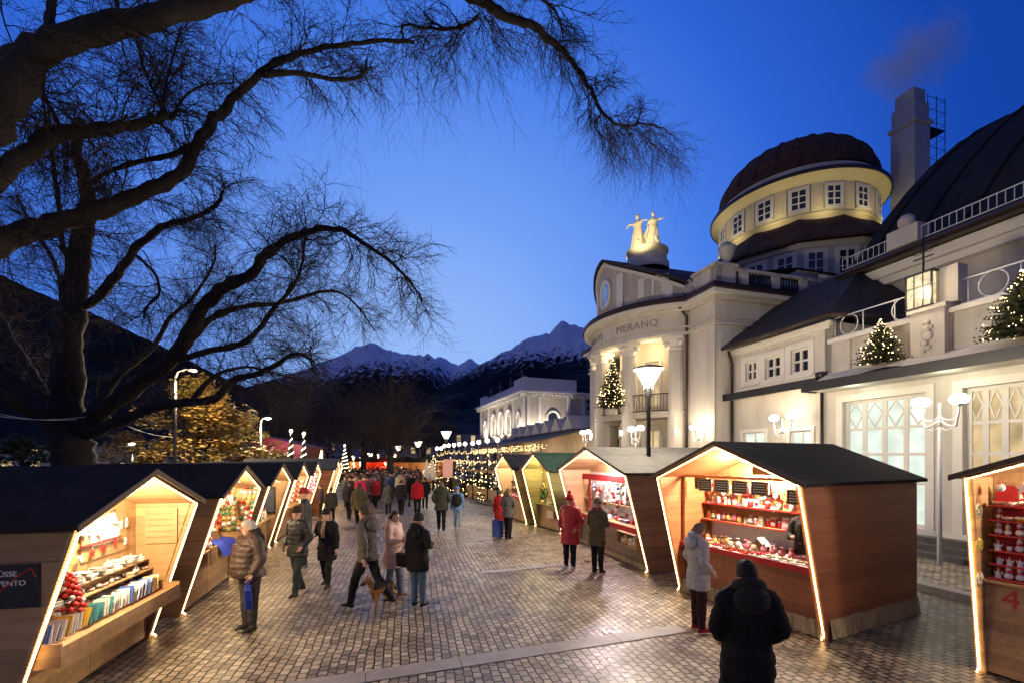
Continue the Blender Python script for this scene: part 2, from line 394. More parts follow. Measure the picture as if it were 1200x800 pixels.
r_right = [(430, 535), (470, 492), (500, 466), (537, 444), (562, 428), (581, 417), (599, 408), (617, 397), (643, 391), (650, 382), (659, 376), (669, 380), (680, 384), (696, 386), (760, 380), (850, 400), (1000, 430), (1200, 470)]
mountain('mountains', r_right, 3200, snow_mat('mountain_snow_b', 250, 780), 430, 1200, nx=220, seed=9.7)
r_left = [(-500, 250), (-150, 285), (0, 322), (52, 346), (120, 372), (160, 392), (200, 410), (240, 432), (280, 450), (340, 480), (420, 512), (500, 534)]
M['forest'] = mat('hill_forest', (.012, .011, .012), .95, var=.6, scale=.02, bump=0, spec=.1)
mountain('hills', r_left, 1500, M['forest'], -500, 500, nx=160, rough=.5, seed=5)
r_low = [(520, 532), (560, 500), (610, 470), (650, 447), (669, 438), (700, 436), (760, 450), (900, 480)]
mountain('hills', r_low, 900, M['forest'], 520, 900, nx=80, rough=.4, seed=2)
# ------------------------------------------------------------------ the big domed hall on the right, in its own frame: x = v (into the building), y = t (along the street)
P0 = Vector((12.2, 12.7, 0))
def bp(px, py, v):
    d = Vector(((px-600)/F, 1, (HY-py)/F)); k = (v+P0.dot(Vv))/d.dot(Vv); p = Vector((0, 0, CAMH))+d*k
    return ((p-P0).dot(Ss), p.z)
def bt(px, py, t):
    d = Vector(((px-600)/F, 1, (HY-py)/F)); k = (t+P0.dot(Ss))/d.dot(Ss); p = Vector((0, 0, CAMH))+d*k
    return ((p-P0).dot(Vv), p.z)
hall = empty('domed_hall', P0, SA, 'long pale domed spa hall with columned rotunda behind the right-hand stalls', 'building')

def wallgrid(mb, f, u0, u1, z0, z1, ops, th=.3, mi=0, step=None):
    us = sorted(set([u0, u1]+[o[0] for o in ops]+[o[1] for o in ops])); zs = sorted(set([z0, z1]+[o[2] for o in ops]+[o[3] for o in ops]))
    if step:
        ext = []
        for a, b in zip(us, us[1:]):
            n = max(1, int(abs(b-a)/step)); ext += [a+(b-a)*i/n for i in range(1, n)]
        us = sorted(set(us+ext))
    solid = lambda a, b, c, d: not any(a >= o[0]-1e-6 and b <= o[1]+1e-6 and c >= o[2]-1e-6 and d <= o[3]+1e-6 for o in ops)
    nu, nz = len(us)-1, len(zs)-1
    S = [[solid(us[i], us[i+1], zs[j], zs[j+1]) for j in range(nz)] for i in range(nu)]
    for i in range(nu):
        for j in range(nz):
            if not S[i][j]: continue
            a, b, c, d = us[i], us[i+1], zs[j], zs[j+1]
            mb.add([f(a, c, 0), f(b, c, 0), f(b, d, 0), f(a, d, 0)], [(0, 1, 2, 3)], mi)
            mb.add([f(a, c, th), f(b, c, th), f(b, d, th), f(a, d, th)], [(3, 2, 1, 0)], mi)
            for (di, dj, q) in ((-1, 0, (a, c, a, d)), (1, 0, (b, c, b, d)), (0, -1, (a, c, b, c)), (0, 1, (a, d, b, d))):
                ii, jj = i+di, j+dj
                if ii < 0 or jj < 0 or ii >= nu or jj >= nz or not S[ii][jj]:
                    mb.add([f(q[0], q[1], 0), f(q[2], q[3], 0), f(q[2], q[3], th), f(q[0], q[1], th)], [(0, 1, 2, 3)], mi)
def fbar(mb, f, u0, u1, z0, z1, d0, d1, mi=0):
    mb.hexa([f(u0, z0, d0), f(u1, z0, d0), f(u1, z0, d1), f(u0, z0, d1), f(u0, z1, d0), f(u1, z1, d0), f(u1, z1, d1), f(u0, z1, d1)], mi)
def window(parent, f, u0, u1, z0, z1, pane, cols=2, rows=2, fm='trim', surround=.14, diag=0, bar=.05, depth=.12, sill=True, name='window', hz=None):
    mb = MB()
    s = surround
    if s:
        fbar(mb, f, u0-s, u0, z0-s*.6, z1+s, -.05, .0); fbar(mb, f, u1, u1+s, z0-s*.6, z1+s, -.05, .0)
        fbar(mb, f, u0, u1, z1, z1+s, -.05, .0)
        if sill: fbar(mb, f, u0-s, u1+s, z0-s*.6-.07, z0-s*.6, -.12, 0)
        if sill: fbar(mb, f, u0, u1, z0-s*.6, z0, -.05, 0)
    b = bar
    fbar(mb, f, u0, u0+b, z0, z1, depth-.06, depth); fbar(mb, f, u1-b, u1, z0, z1, depth-.06, depth)
    fbar(mb, f, u0+b, u1-b, z0, z0+b, depth-.06, depth); fbar(mb, f, u0+b, u1-b, z1-b, z1, depth-.06, depth)
    for i in range(1, cols):
        c = u0+(u1-u0)*i/cols; fbar(mb, f, c-b*.6, c+b*.6, z0+b, z1-b, depth-.055, depth-.005)
    zz = [z0+(z1-z0)*j/rows for j in range(1, rows)] if hz is None else [z0+(z1-z0)*q for q in hz]
    for c in zz: fbar(mb, f, u0+b, u1-b, c-b*.4, c+b*.4, depth-.05, depth-.01)
    if diag:
        zt = zz[-1]
        for i in range(cols):
            a = u0+(u1-u0)*i/cols+b*.6; c = u0+(u1-u0)*(i+1)/cols-b*.6; m = (a+c)/2; n_ = (zt+z1)/2; w_ = .035
            for (p, q) in (((a, n_), (m, z1-b)), ((m, z1-b), (c, n_)), ((c, n_), (m, zt+b*.5)), ((m, zt+b*.5), (a, n_))):
                dx, dz = q[0]-p[0], q[1]-p[1]; l = math.hypot(dx, dz); nx_, nz_ = -dz/l*w_/2, dx/l*w_/2
                mb.hexa([f(p[0]-nx_, p[1]-nz_, depth-.045), f(q[0]-nx_, q[1]-nz_, depth-.045), f(q[0]-nx_, q[1]-nz_, depth-.015), f(p[0]-nx_, p[1]-nz_, depth-.015),
                         f(p[0]+nx_, p[1]+nz_, depth-.045), f(q[0]+nx_, q[1]+nz_, depth-.045), f(q[0]+nx_, q[1]+nz_, depth-.015), f(p[0]+nx_, p[1]+nz_, depth-.015)])
    w_ = mb.build(name, M[fm], parent)
    p = MB(); p.add([f(u0, z0, depth+.004), f(u1, z0, depth+.004), f(u1, z1, depth+.004), f(u0, z1, depth+.004)], [(0, 1, 2, 3)])
    p.build('pane', M[pane] if isinstance(pane, str) else pane, w_, recalc=False)
    return w_
def plane_v(v0): return lambda u, z, d: Vector((v0+d, u, z))           # facing the street
def plane_t(t0): return lambda u, z, d: Vector((u, t0+d, z))           # facing the camera

# --- ground floor wing and its openings
f0 = plane_v(0.0)
def rect(px0, px1, pyt, pyb, v):
    a, za = bp(px0, pyt, v); b, zb = bp(px1, pyt, v)
    return (min(a, b), max(a, b))
def zat(px, py, v): return bp(px, py, v)[1]
door1 = (*rect(988, 1085, 470, 560, 0), .6, zat(1036, 465, 0))
door2 = (*rect(1129, 1225, 450, 560, 0), .6, zat(1165, 450, 0))
sw1 = (*rect(871, 897, 505, 518, 0), 1.7, zat(884, 506, 0)); sw2 = (*rect(926, 951, 504, 518, 0), 1.7, zat(940, 504, 0))
door3 = (-7.2, -4.4, .6, door2[3])
wu = [(*rect(a, b, 430, 440, 0), zat((a+b)/2, y1, 0), zat((a+b)/2, y0, 0)) for a, b, y0, y1 in ((874, 887, 423, 446), (897, 915, 417, 443), (927, 948, 408, 437))]
mb = MB(); wallgrid(mb, f0, -14, 7.93, 0, 5.6, [door1, door2, door3, sw1, sw2], .35)
wallgrid(mb, f0, 3.1, 7.93, 5.6, 7.5, wu, .35)
mb.bx((0, 3.1, 5.6), (5, 3.4, 7.5))
mb.build('lower_wall', M['plaster'], hall)
for d, pane in ((door1, 'win_cool'), (door2, 'win_warm'), (door3, 'win_warm')):
    window(hall, f0, *d, pane, 4, 4, diag=1, surround=.22, bar=.11, depth=.2, sill=False, name='french_window', hz=[.33, .55, .76])
for d in (sw1, sw2): window(hall, f0, *d, 'win_cool', 2, 2, bar=.05)
for d in wu: window(hall, f0, *d, 'glassdark', 2, 2, surround=.22, bar=.09)
mb = MB()                                                                     # interior: floors and back walls behind glass are dark
mb.bx((-.06, -14, .27), (0, 7.93, .6)); mb.bx((-.08, 3.2, 7.30), (0, 7.93, 7.5)); mb.bx((-.14, 3.1, 7.42), (-.003, 7.93, 7.55))
mb.bx((-.05, 3.2, 5.62), (0, 7.93, 5.75))
mb.build('string_course', M['trim'], hall)
# canopy over the ground floor
cz = zat(1100, 433, -1.1)
mb = MB(); mb.bx((-1.1, -14, cz), (-.02, 3.3, cz+.10)); mb.bx((-.42, 3.3, 5.30), (-.02, 7.9, 5.42)); mb.build('canopy_soffit', M['plaster'], hall)
mb = MB(); mb.bx((-1.16, -14, cz-.04), (-1.103, 3.35, cz+.26)); mb.bx((-.48, 3.35, 5.26), (-.423, 7.95, 5.56)); mb.bx((-1.10, 3.303, cz-.04), (-.484, 3.36, cz+.26))
mb.build('canopy_fascia', M['metaldark'], hall)
mb = MB()
n = 60                                                                          # wavy pale sheet lying on the canopy
for i in range(n):
    a = -14+17.2*i/n; b = -14+17.2*(i+1)/n
    za = cz+.22+.10*math.sin(a*1.3)+.05*math.sin(a*3.1); zb = cz+.22+.10*math.sin(b*1.3)+.05*math.sin(b*3.1)
    mb.add([(-1.12, a, za), (-1.12, b, zb), (-.02, b, 5.72), (-.02, a, 5.72)], [(0, 1, 2, 3)], 0, True)
mb.build('canopy_sheet', M['plaster'], hall, recalc=False)
# three-window wing roof
mb = MB()
e = 7.6
mb.hexa([(-.45, 2.85, e), (3.5, 4.6, 10.3), (3.5, 8.0, 10.3), (-.45, 8.0, e), (-.45, 2.85, e+.14), (3.5, 4.6, 10.5), (3.5, 8.0, 10.5), (-.45, 8.0, e+.14)])
mb.hexa([(-.45, 2.85, e), (3.6, 2.2, e), (3.6, 4.6, 10.3), (3.5, 4.6, 10.3), (-.45, 2.85, e+.14), (3.6, 2.1, e+.14), (3.6, 4.6, 10.5), (3.5, 4.6, 10.5)])
mb.build('side_roof', M['roofdark'], hall)
mb = MB(); mb.tube([(-.5, 2.8, e+.02), (-.5, 7.95, e+.02)], .08, 8); mb.tube([(-.5, 2.8, e+.02), (3.6, 2.1, e+.02)], .08, 8)
mb.tube([(-.3, 7.72, 7.5), (-.18, 7.72, 7.2), (-.1, 7.72, 6.9), (-.1, 7.72, 5.6)], .06, 8); mb.tube([(-.1, 7.72, 5.3), (-.1, 7.72, .3)], .06, 8)
mb.build('gutter', M['gutter'], hall)
mb = MB()
for i in range(22):
    t = 3.7+i*.185; mb.tube([(.55, t, e+.72), (.55, t, e+1.0)], .012, 4)
for z in (.8, .98): mb.tube([(.55, 3.6, e+z), (.55, 7.8, e+z)], .015, 4)
mb.build('snow_guard', M['metaldark'], hall)
# terrace parapet
mb = MB(); mb.bx((.0, -14, 5.6), (.25, 3.097, 6.72)); mb.bx((.25, -14, 5.62), (3.6, 3.1, 6.1))
for t in (2.75, -.05, -3.0, -6): mb.bx((-.09, t-.3, 5.6), (-.003, t+.3, 6.72))
mb.build('terrace_parapet', M['plaster2'], hall)
mb = MB(); mb.bx((-.14, -14, 6.723), (.32, 3.2, 6.86)); mb.build('parapet_coping', M['trim'], hall)
tp, _ = bp(1094, 350, 0)
mb = MB(); mb.bx((-.28, tp-.42, 5.55), (.3, tp+.42, 6.9)); mb.bx((-.34, tp-.48, 6.9), (.36, tp+.48, 7.02))
mb.bx((-.1, tp-.62, 7.02), (.3, tp-.12, 8.05))
mb.build('pier', M['plaster2'], hall)
mb = MB()                                                                        # carved figure on the pier
for (y, z, r) in ((0, 6.55, .1), (0, 6.38, .13), (-.03, 6.18, .14), (.05, 6.0, .11), (-.06, 5.85, .07), (.1, 6.3, .06), (-.12, 6.42, .06), (.08, 5.75, .06)):
    mb.ball((-.31, tp+y, z), r, 8, sx=.5)
mb.build('carved_relief', M['plaster2'], hall)
# ring railing
mb = MB()
zr0, zr1 = 6.9, 7.6
def seg(a, b):
    mb.tube([(.08, a, zr1), (.08, b, zr1)], .022, 6); mb.tube([(.08, a, zr0+.04), (.08, b, zr0+.04)], .018, 6)
seg(tp+.55, 3.1); seg(-14, tp-.6)
ts = [3.08-.95*i for i in range(4)]+[tp-.75-1.05*i for i in range(9)]
for i, t in enumerate(ts):
    mb.tube([(.08, t, zr0-.03), (.08, t, zr1)], .02, 6)
for t in [2.6, tp+.85]+[tp-1.27-2.1*i for i in range(4)]:
    mb.tube([(.08, t+.30*math.cos(a*PI/9), (zr0+zr1)/2+.02+.33*math.sin(a*PI/9)) for a in range(19)], .018, 6, cap=False)
mb.build('ring_railing', M['metalwhite'], hall)
# --- upper wing with curved roof
f3 = plane_v(3.6)
mb = MB(); wallgrid(mb, f3, -14, 4.9, 6.1, 9.6, [(-1.6, -.3, 6.3, 8.2), (-4.6, -3.3, 6.3, 8.2), (1.4, 2.6, 6.3, 8.2)], .3); mb.bx((3.6, 4.9, 6.1), (12, 5.2, 10.4)); mb.build('upper_wall', M['plaster2'], hall)
for a in (-1.6, -4.6, 1.4): window(hall, f3, a, a+1.25, 6.3, 8.2, 'glassdark', 2, 2, bar=.07)
mb = MB(); mb.bx((3.25, -14, 9.35), (3.6, 4.95, 9.6)); mb.bx((3.05, -14, 9.603), (3.9, 5.0, 9.95)); mb.build('upper_cornice', M['trim'], hall)
mb = MB(); mb.bx((2.7, -14, 9.98), (3.05, 5.1, 10.16)); mb.bx((2.9, -14, 10.163), (3.9, 5.1, 10.35)); mb.tube([(2.68, -14, 10.12), (2.68, 5.1, 10.12)], .09, 8); mb.build('eave_band', M['gutter'], hall)
prof = [(3.0, 10.36), (4.0, 11.2), (5.2, 12.7), (6.6, 14.2), (8.2, 15.7), (10, 17.1), (12.2, 18.3), (15, 19.1), (19, 19.5), (24, 19.4), (30, 17)]
mb = MB()
for (a, za), (b, zb) in zip(prof, prof[1:]):
    mb.add([(a, -16, za), (a, 5.0, za), (b, 5.0, zb), (b, -16, zb)], [(0, 1, 2, 3)], 0, True)
mb.add([(a, 5.0, z) for a, z in prof]+[(30, 5.0, 6), (3, 5.0, 6)], [tuple(range(len(prof)+2))])
for i in range(11):                                                             # standing seams
    t = 4.4-1.6*i
    mb.tube([(a-.02, t, z+.03) for a, z in prof], .05, 4)
mb.build('curved_roof', mat('curved_roof_metal', (.022, .020, .018), .85, var=.4, scale=2, bump=.3, spec=.15), hall, recalc=False)
mb = MB()
for z in (10.42, 10.85): mb.tube([(2.95, -14, z), (2.95, 5.0, z)], .022, 5)
for i in range(96): mb.tube([(2.95, -14+i*.2, 10.40), (2.95, -14+i*.2, 10.85)], .014, 4, smooth=False)
mb.build('roof_railing', M['metalwhite'], hall)
mb = MB(); mb.bx((2.75, 2.2, 10.35), (3.4, 3.2, 11.0)); mb.ball((3.0, 2.7, 11.25), .27, 10); mb.build('roof_pier', M['plaster2'], hall)
# --- main block beside the rotunda
VC = -.85; TA = 9.68; CV, CT, CR = 1.15, 13.88, 4.65
ft = plane_t(7.93)
mb = MB()
mb.bx((VC, 7.93, 0), (9.0, 8.3, 10.2)); mb.bx((VC, 8.303, 0), (VC+.4, TA, 10.2)); mb.build('block_wall', M['plaster'], hall); mb = MB(); mb.bx((VC, 18.08, 0), (VC+.4, 20.6, 10.2)); mb.bx((VC+.4, 20.3, 0), (9, 20.6, 10.2))
mb.build('block_wall', M['plaster'], hall)
mb = MB()                                                                        # pilaster strips on the corner
mb.bx((VC-.05, 7.88, 0), (VC+.9, 7.927, 8.7)); mb.bx((VC-.06, 7.88, 0), (VC-.003, 8.35, 8.7)); mb.bx((2.6, 7.87, 7), (3.0, 7.927, 8.7))
mb.build('corner_pilaster', M['plaster'], hall)
ph = math.acos(2/CR)
def arc(r, th): return (CV-r*math.cos(th), CT-r*math.sin(th))       # th from front towards the camera end
def arcband(mb, r0, r1, z0, z1, a0=None, a1=None, n=36, mi=0, dz=None):
    a0 = ph if a0 is None else a0; a1 = -ph if a1 is None else a1
    for i in range(n):
        p, q = a0+(a1-a0)*i/n, a0+(a1-a0)*(i+1)/n
        A, B, C, D = arc(r0, p), arc(r0, q), arc(r1, q), arc(r1, p)
        mb.add([(*A, z0), (*B, z0), (*C, z0), (*D, z0), (*A, z1), (*B, z1), (*C, z1), (*D, z1)],
               [(0, 1, 2, 3), (4, 5, 6, 7), (0, 1, 5, 4), (2, 3, 7, 6)]+([(0, 3, 7, 4)] if i == 0 else [])+([(1, 2, 6, 5)] if i == n-1 else []), mi, False)
mb = MB()                                                                       # entablature, continues round the block
arcband(mb, CR, CR-.7, 8.7, 10.2)
for (a, za, zb) in ((.10, 9.05, 9.15), (.16, 8.72, 8.85), (.22, 9.85, 10.0)):
    arcband(mb, CR+a, CR-.003, za, zb); mb.bx((VC-a, 7.93-a, za), (VC-.003, TA-.01, zb)); mb.bx((VC-.003, 7.93-a, za), (9, 7.927, zb)); mb.bx((VC-a, 18.09, za), (VC-.003, 20.6, zb))
mb.build('entablature', M['plaster'], hall)
mb = MB()
for (a, za, zb) in ((.55, 10.203, 10.36), (.42, 10.363, 10.5)):
    arcband(mb, CR+a, CR-.7, za, zb); mb.bx((VC-a, 7.93-a, za), (VC+.5, TA+.1, zb)); mb.bx((VC+.503, 7.93-a, za), (9, 8.4, zb)); mb.bx((VC-a, 18.0, za), (VC+.5, 20.8, zb))
mb.build('cornice', M['gutter'], hall)
mb = MB()
arcband(mb, CR+.45, CR+.003, 10.02, 10.2); mb.bx((VC-.45, 7.93-.45, 10.02), (VC-.003, TA, 10.2)); mb.bx((VC-.003, 7.93-.45, 10.02), (9, 7.927, 10.2)); mb.bx((VC-.45, 18.09, 10.02), (VC-.003, 20.8, 10.2))
mb.build('cornice_moulding', M['trim'], hall)
mb = MB(); mb.tube([(VC-.55, 9.75, 10.3), (VC-.5, 9.75, 10.0), (VC-.12, 9.72, 9.6), (VC-.12, 9.72, .2)], .07, 8); mb.lathe([(.07, 9.95), (.17, 10.2), (.18, 10.35)], (VC-.5, 9.75, 0), 8)
mb.build('downpipe', M['gutter'], hall)
# columns
colth = [R(57), R(24), R(-9), R(-42)]
for th in colth:
    c = arc(CR-.42, th)
    mb = MB(); k = 24; rows = [(0, .40), (2.5, .40), (5.5, .375), (8.1, .335)]
    vs = []
    for z, r in rows:
        for j in range(k*2):
            rr = r*(1 if j % 2 == 0 else .93); a = PI*j/k; vs.append((c[0]+rr*math.cos(a), c[1]+rr*math.sin(a), z))
    mb.add(vs, [(i*2*k+j, i*2*k+(j+1) % (2*k), (i+1)*2*k+(j+1) % (2*k), (i+1)*2*k+j) for i in range(3) for j in range(2*k)])
    s = mb.build('column', M['plaster'], hall)
    mb = MB(); mb.lathe([(.34, 8.08), (.40, 8.12), (.35, 8.18), (.36, 8.34), (.46, 8.5), (.48, 8.53)], (*c, 0), 16)
    mb.box((c[0], c[1], 8.615), (1.02, 1.02, .16), rz=-th)
    for q in (-1, 1):
        for w_ in (-1, 1):
            mb.ball((c[0]+q*.36*math.cos(-th)-w_*.36*math.sin(-th), c[1]+q*.36*math.sin(-th)+w_*.36*math.cos(-th), 8.38), .15, 8)
    mb.build('capital', M['trim'], s)
for t in (TA+.05, 17.6):
    mb = MB(); mb.bx((VC-.02, t, 0), (VC+.55, t+.4, 8.7)); mb.build('pilaster', M['plaster'], hall)
# inner curved wall with arched doors below and tall openings above
def farc(u, z, d):
    th = ph*(1-2*u); return Vector((*arc(CR-1.7-d, th), z))
M['loggia'] = mat('loggia_wall', (.64, .56, .43), .8, var=.08, scale=2)
ops = []
for um in (.23, .43, .63, .83):
    ops += [(um-.062, um+.062, .5, 4.15), (um-.06, um+.06, 5.5, 7.9)]
mb = MB(); wallgrid(mb, farc, -.05, 1.05, 0, 9.2, ops, .3, step=.03); mb.build('loggia_wall', M['loggia'], hall)
for um in (.23, .43, .63, .83):
    window(hall, farc, um-.062, um+.062, .5, 4.15, 'win_warm', 2, 4, bar=.035*.3, surround=.02, depth=.15, sill=False, name='arched_door')
    window(hall, farc, um-.06, um+.06, 5.5, 7.9, 'win_warm', 2, 4, bar=.035*.3, surround=.015, depth=.15, sill=False, name='loggia_window')
mb = MB()
for um in (.23, .43, .63, .83):
    pts = [farc(um+.075*math.cos(a), 3.9+.62*math.sin(a), -.05) for a in [PI*i/14 for i in range(15)]]
    mb.tube(pts, .07, 6)
mb.build('door_arch', M['trim'], hall)
mb = MB(); arcband(mb, CR-.25, CR-1.7, 4.75, 4.95); arcband(mb, CR-.15, CR-.9, 4.953, 5.05); mb.build('balcony_floor', M['plaster2'], hall)
mb = MB(); arcband(mb, CR-.7, CR-1.95, 9.2, 9.3); mb.build('loggia_ceiling', M['loggia'], hall)
mb = MB()
for i in range(64):
    th = ph-2*ph*(i+.5)/64; c = arc(CR-.3, th); mb.tube([(*c, 5.05), (*c, 5.95)], .016, 4, smooth=False)
for z in (5.1, 5.95): mb.tube([(*arc(CR-.3, ph-2*ph*i/40), z) for i in range(41)], .028, 6)
mb.build('balcony_railing', M['metaldark'], hall)
# frieze lettering bent round the drum
def arc_text(s, r, z, size, th_mid, matl, parent, spacing=1.0, name='inscription'):
    cu = bpy.data.curves.new('t', 'FONT'); cu.body = s; cu.size = size; cu.extrude = .02; cu.align_x = 'CENTER'; cu.space_character = spacing
    o = bpy.data.objects.new('t', cu); col.objects.link(o); bpy.context.view_layer.update()
    me = bpy.data.meshes.new_from_object(o.evaluated_get(bpy.context.evaluated_depsgraph_get())); bpy.data.objects.remove(o)
    for v in me.vertices:
        x, y, d = v.co; th = th_mid+x/r
        c = arc(r+d+.01, th); v.co = (c[0], c[1], z+y)
    me.materials.clear(); me.materials.append(matl)
    o = bpy.data.objects.new(name, me); col.objects.link(o); o.parent = parent
    return o
M['lettering'] = mat('dark_lettering', (.30, .275, .24), .7, var=.2)
arc_text('KVRHAVS', CR+.003, 9.30, .52, R(-12), M['lettering'], hall, 1.15)
arc_text('MERANO', CR+.003, 9.30, .52, R(32), M['lettering'], hall, 1.15)
# attic gable standing on the curve
AR = CR-.35
def gz(th):
    a = abs(th)/ph
    return 13.75-2.55*a**.9 if th >= 0 else 13.75-2.55*a**1.6
def fg(u, z, d): return Vector((*arc(AR-d, u), z))
ng = 40; mb = MB()
for i in range(ng):
    a, b = ph-2*ph*i/ng, ph-2*ph*(i+1)/ng
    A, B, C, D = arc(AR, a), arc(AR, b), arc(AR-.35, b), arc(AR-.35, a)
    mb.add([(*A, 10.5), (*B, 10.5), (*B, gz(b)), (*A, gz(a)), (*D, 10.5), (*C, 10.5), (*C, gz(b)), (*D, gz(a))], [(0, 1, 2, 3), (7, 6, 5, 4), (3, 2, 6, 7)]+([(0, 3, 7, 4)] if i == 0 else [])+([(1, 2, 6, 5)] if i == ng-1 else []))
mb.build('attic_gable', M['plaster2'], hall)
mb = MB()                                                                      # frame mouldings of the gable
def strip(u0, u1, z0, z1, d=.08):
    k = 6
    for i in range(k):
        a, b = u0+(u1-u0)*i/k, u0+(u1-u0)*(i+1)/k
        fbar(mb, fg, a, b, z0, z1, -d, -.003)
for a in (.30, -.30): strip(a-.05, a+.05, 10.5, 12.6)
for a in (.92, -.92): strip(a-.04, a+.04, 10.5, 11.5)
for i in range(ng):
    a, b = ph-2*ph*i/ng, ph-2*ph*(i+1)/ng
    mb.hexa([fg(a, gz(a)-.22, -.12), fg(b, gz(b)-.22, -.12), fg(b, gz(b)-.22, -.003), fg(a, gz(a)-.22, -.003), fg(a, gz(a)-.04, -.12), fg(b, gz(b)-.04, -.12), fg(b, gz(b)-.04, -.003), fg(a, gz(a)-.04, -.003)])
mb.build('gable_moulding', M['trim'], hall)
mb = MB(); mb.tube([fg(.0+.52/AR*math.cos(a)*1.0, 11.9+.78*math.sin(a), -.05) for a in [2*PI*i/28 for i in range(29)]], .09, 6, cap=False); rw = mb.build('round_window', M['trim'], hall)
mb = MB(); pts = [fg(.52/AR*math.cos(a), 11.9+.78*math.sin(a), -.02) for a in [2*PI*i/28 for i in range(28)]]; mb.add(pts, [tuple(range(28))]); mb.build('pane', winmat('window_sky_glow', (.30, .42, .85), .5), rw)  # sky reflection put into the pane as a blue glow
window(hall, fg, .62, .86, 11.0, 11.9, 'glassdark', 2, 2, surround=.06, bar=.02, depth=.0, sill=False)
window(hall, fg, -.86, -.62, 11.0, 11.9, 'glassdark', 2, 2, surround=.06, bar=.02, depth=.0, sill=False)
# roof behind the gable
mb = MB()
for i in range(ng):
    a, b = ph-2*ph*i/ng, ph-2*ph*(i+1)/ng; A, B = arc(AR+.25, a), arc(AR+.25, b)
    za, zb = gz(a), gz(b)
    mb.hexa([(A[0], A[1], za), (B[0], B[1], zb), (8, B[1], zb), (8, A[1], za), (A[0], A[1], za+.14), (B[0], B[1], zb+.14), (8, B[1], zb+.14), (8, A[1], za+.14)])
mb.bx((VC+.6, 8.4, 10.5), (9, 20.5, 10.7))
mb.build('gable_roof', M['roofdark'], hall)
# carved scroll beside the gable, parapet, balustrade, urn
mb = MB()
for i in range(3):
    for (dy, z, r) in ((0, 10.95, .30), (.3, 10.85, .22), (-.3, 10.85, .22), (0, 11.35, .18), (.18, 11.2, .15), (-.18, 11.2, .15)):
        mb.ball((VC+.15+.1*i, 9.9+dy, z-.1*i), r, 8)
mb.build('carved_scroll', M['plaster2'], hall)
mb = MB(); mb.bx((VC+.1, 8.0, 10.5), (VC+.45, 9.55, 11.45)); mb.bx((VC+.1, 8.0, 10.5), (VC+1.2, 8.35, 11.45)); mb.bx((VC+.0, 7.9, 11.453), (VC+1.3, 8.45, 11.58)); mb.bx((VC+.0, 8.453, 11.453), (VC+.55, 9.6, 11.58))
for v in (.35, 2.2, 3.9): mb.bx((v+.35, 8.0, 10.5), (v+.75, 8.35, 11.45))
mb.bx((VC+1.203, 8.05, 10.5), (5.0, 8.3, 10.62)); mb.bx((VC+1.303, 8.0, 11.35), (5.0, 8.35, 11.47))
mb.build('roof_parapet', M['plaster'], hall)
mb = MB()
for i in range(26):
    v = .45+i*.17; mb.lathe([(.035, 10.62), (.06, 10.75), (.07, 10.85), (.035, 11.05), (.03, 11.25), (.06, 11.35)], (v, 8.17, 0), 6)
mb.build('balustrade', M['metaldark'], hall)
mb = MB(); mb.lathe([(.20, 11.58), (.14, 11.68), (.12, 11.75), (.22, 11.9), (.32, 12.1), (.36, 12.3), (.40, 12.42), (.30, 12.46), (.20, 12.6), (.05, 12.7)], (.05, 8.2, 0), 14); mb.build('urn', M['plaster2'], hall)
mb = MB()                                                                       # white roof railing further back
for i in range(34): mb.tube([(5.0+i*.16, 7.7, 10.55), (5.0+i*.16, 7.7, 11.5)], .02, 4, smooth=False)
for z in (10.6, 11.5): mb.tube([(5.0, 7.7, z), (10.4, 7.7, z)], .03, 5)
mb.build('roof_railing', M['metalwhite'], hall)
# --- pavilion drum, skirt roof, lantern drum, dome
DV, DT = 10.96, 14.4
n8 = 12
mb = MB(); mb.lathe([(5.7, 9.0), (5.7, 14.55)], (DV, DT, 0), n8, 0, False, a0=R(15), a1=R(375)); mb.bx((4.5, 8.4, 9), (9.5, 12.5, 12.0)); mb.build('pavilion_wall', M['plaster2'], hall)
mb = MB(); mb.lathe([(5.72, 14.2), (5.85, 14.25), (5.9, 14.5), (5.7, 14.55)], (DV, DT, 0), n8, 0, False, a0=R(15), a1=R(375)); mb.build('pavilion_cornice', M['trim'], hall)
mb = MB(); mb.lathe([(6.3, 14.45), (6.3, 14.6), (5.2, 15.6), (4.4, 16.5)], (DV, DT, 0), n8, 0, False, a0=R(15), a1=R(375))
mb.add([(4.2, 8.2, 12.0), (9.6, 8.2, 12.0), (9.6, 12.5, 13.6), (5.2, 12.5, 13.6)], [(0, 1, 2, 3)])
mb.hexa([(10, 4.9, 10), (18, 4.9, 12), (18, 9, 12), (10, 9, 10), (10, 5.2, 13.5), (18, 5.2, 15.5), (17, 9.2, 15.5), (10, 9, 13.5)])
mb.build('skirt_roof', M['roofbrown'], hall)
def fdrum(r, a_mid, flat=True):
    """flat window frame on a drum: u sideways, d inwards"""
    n_ = Vector((math.cos(a_mid), math.sin(a_mid), 0)); tn = Vector((-math.sin(a_mid), math.cos(a_mid), 0)); c = Vector((DV, DT, 0))
    return lambda u, z, d: c+n_*(r-d)+tn*u+Vector((0, 0, z))
apo = 5.7*math.cos(R(15))
for a in (240, 210, 270):
    for u in (-.75, .75):
        window(hall, fdrum(apo+.02, R(a)), u-.42, u+.42, 12.6, 14.0, 'glassdark', 2, 3, surround=.16, bar=.07, depth=-.01)
RD = 4.42; NW = 16
M['drumwall'] = mat('lantern_wall', (.74, .64, .40), .75, var=.06, scale=2)
mb = MB(); mb.lathe([(RD, 16.2), (RD, 18.75)], (DV, DT, 0), 64)
for i in range(NW):
    a = 2*PI*(i+.5)/NW; fm_ = fdrum(RD+.01, a)
    fbar(mb, fm_, -.28, .28, 16.75, 18.35, -.07, 0); fbar(mb, fm_, -.14, .14, 16.95, 18.15, -.10, -.073)
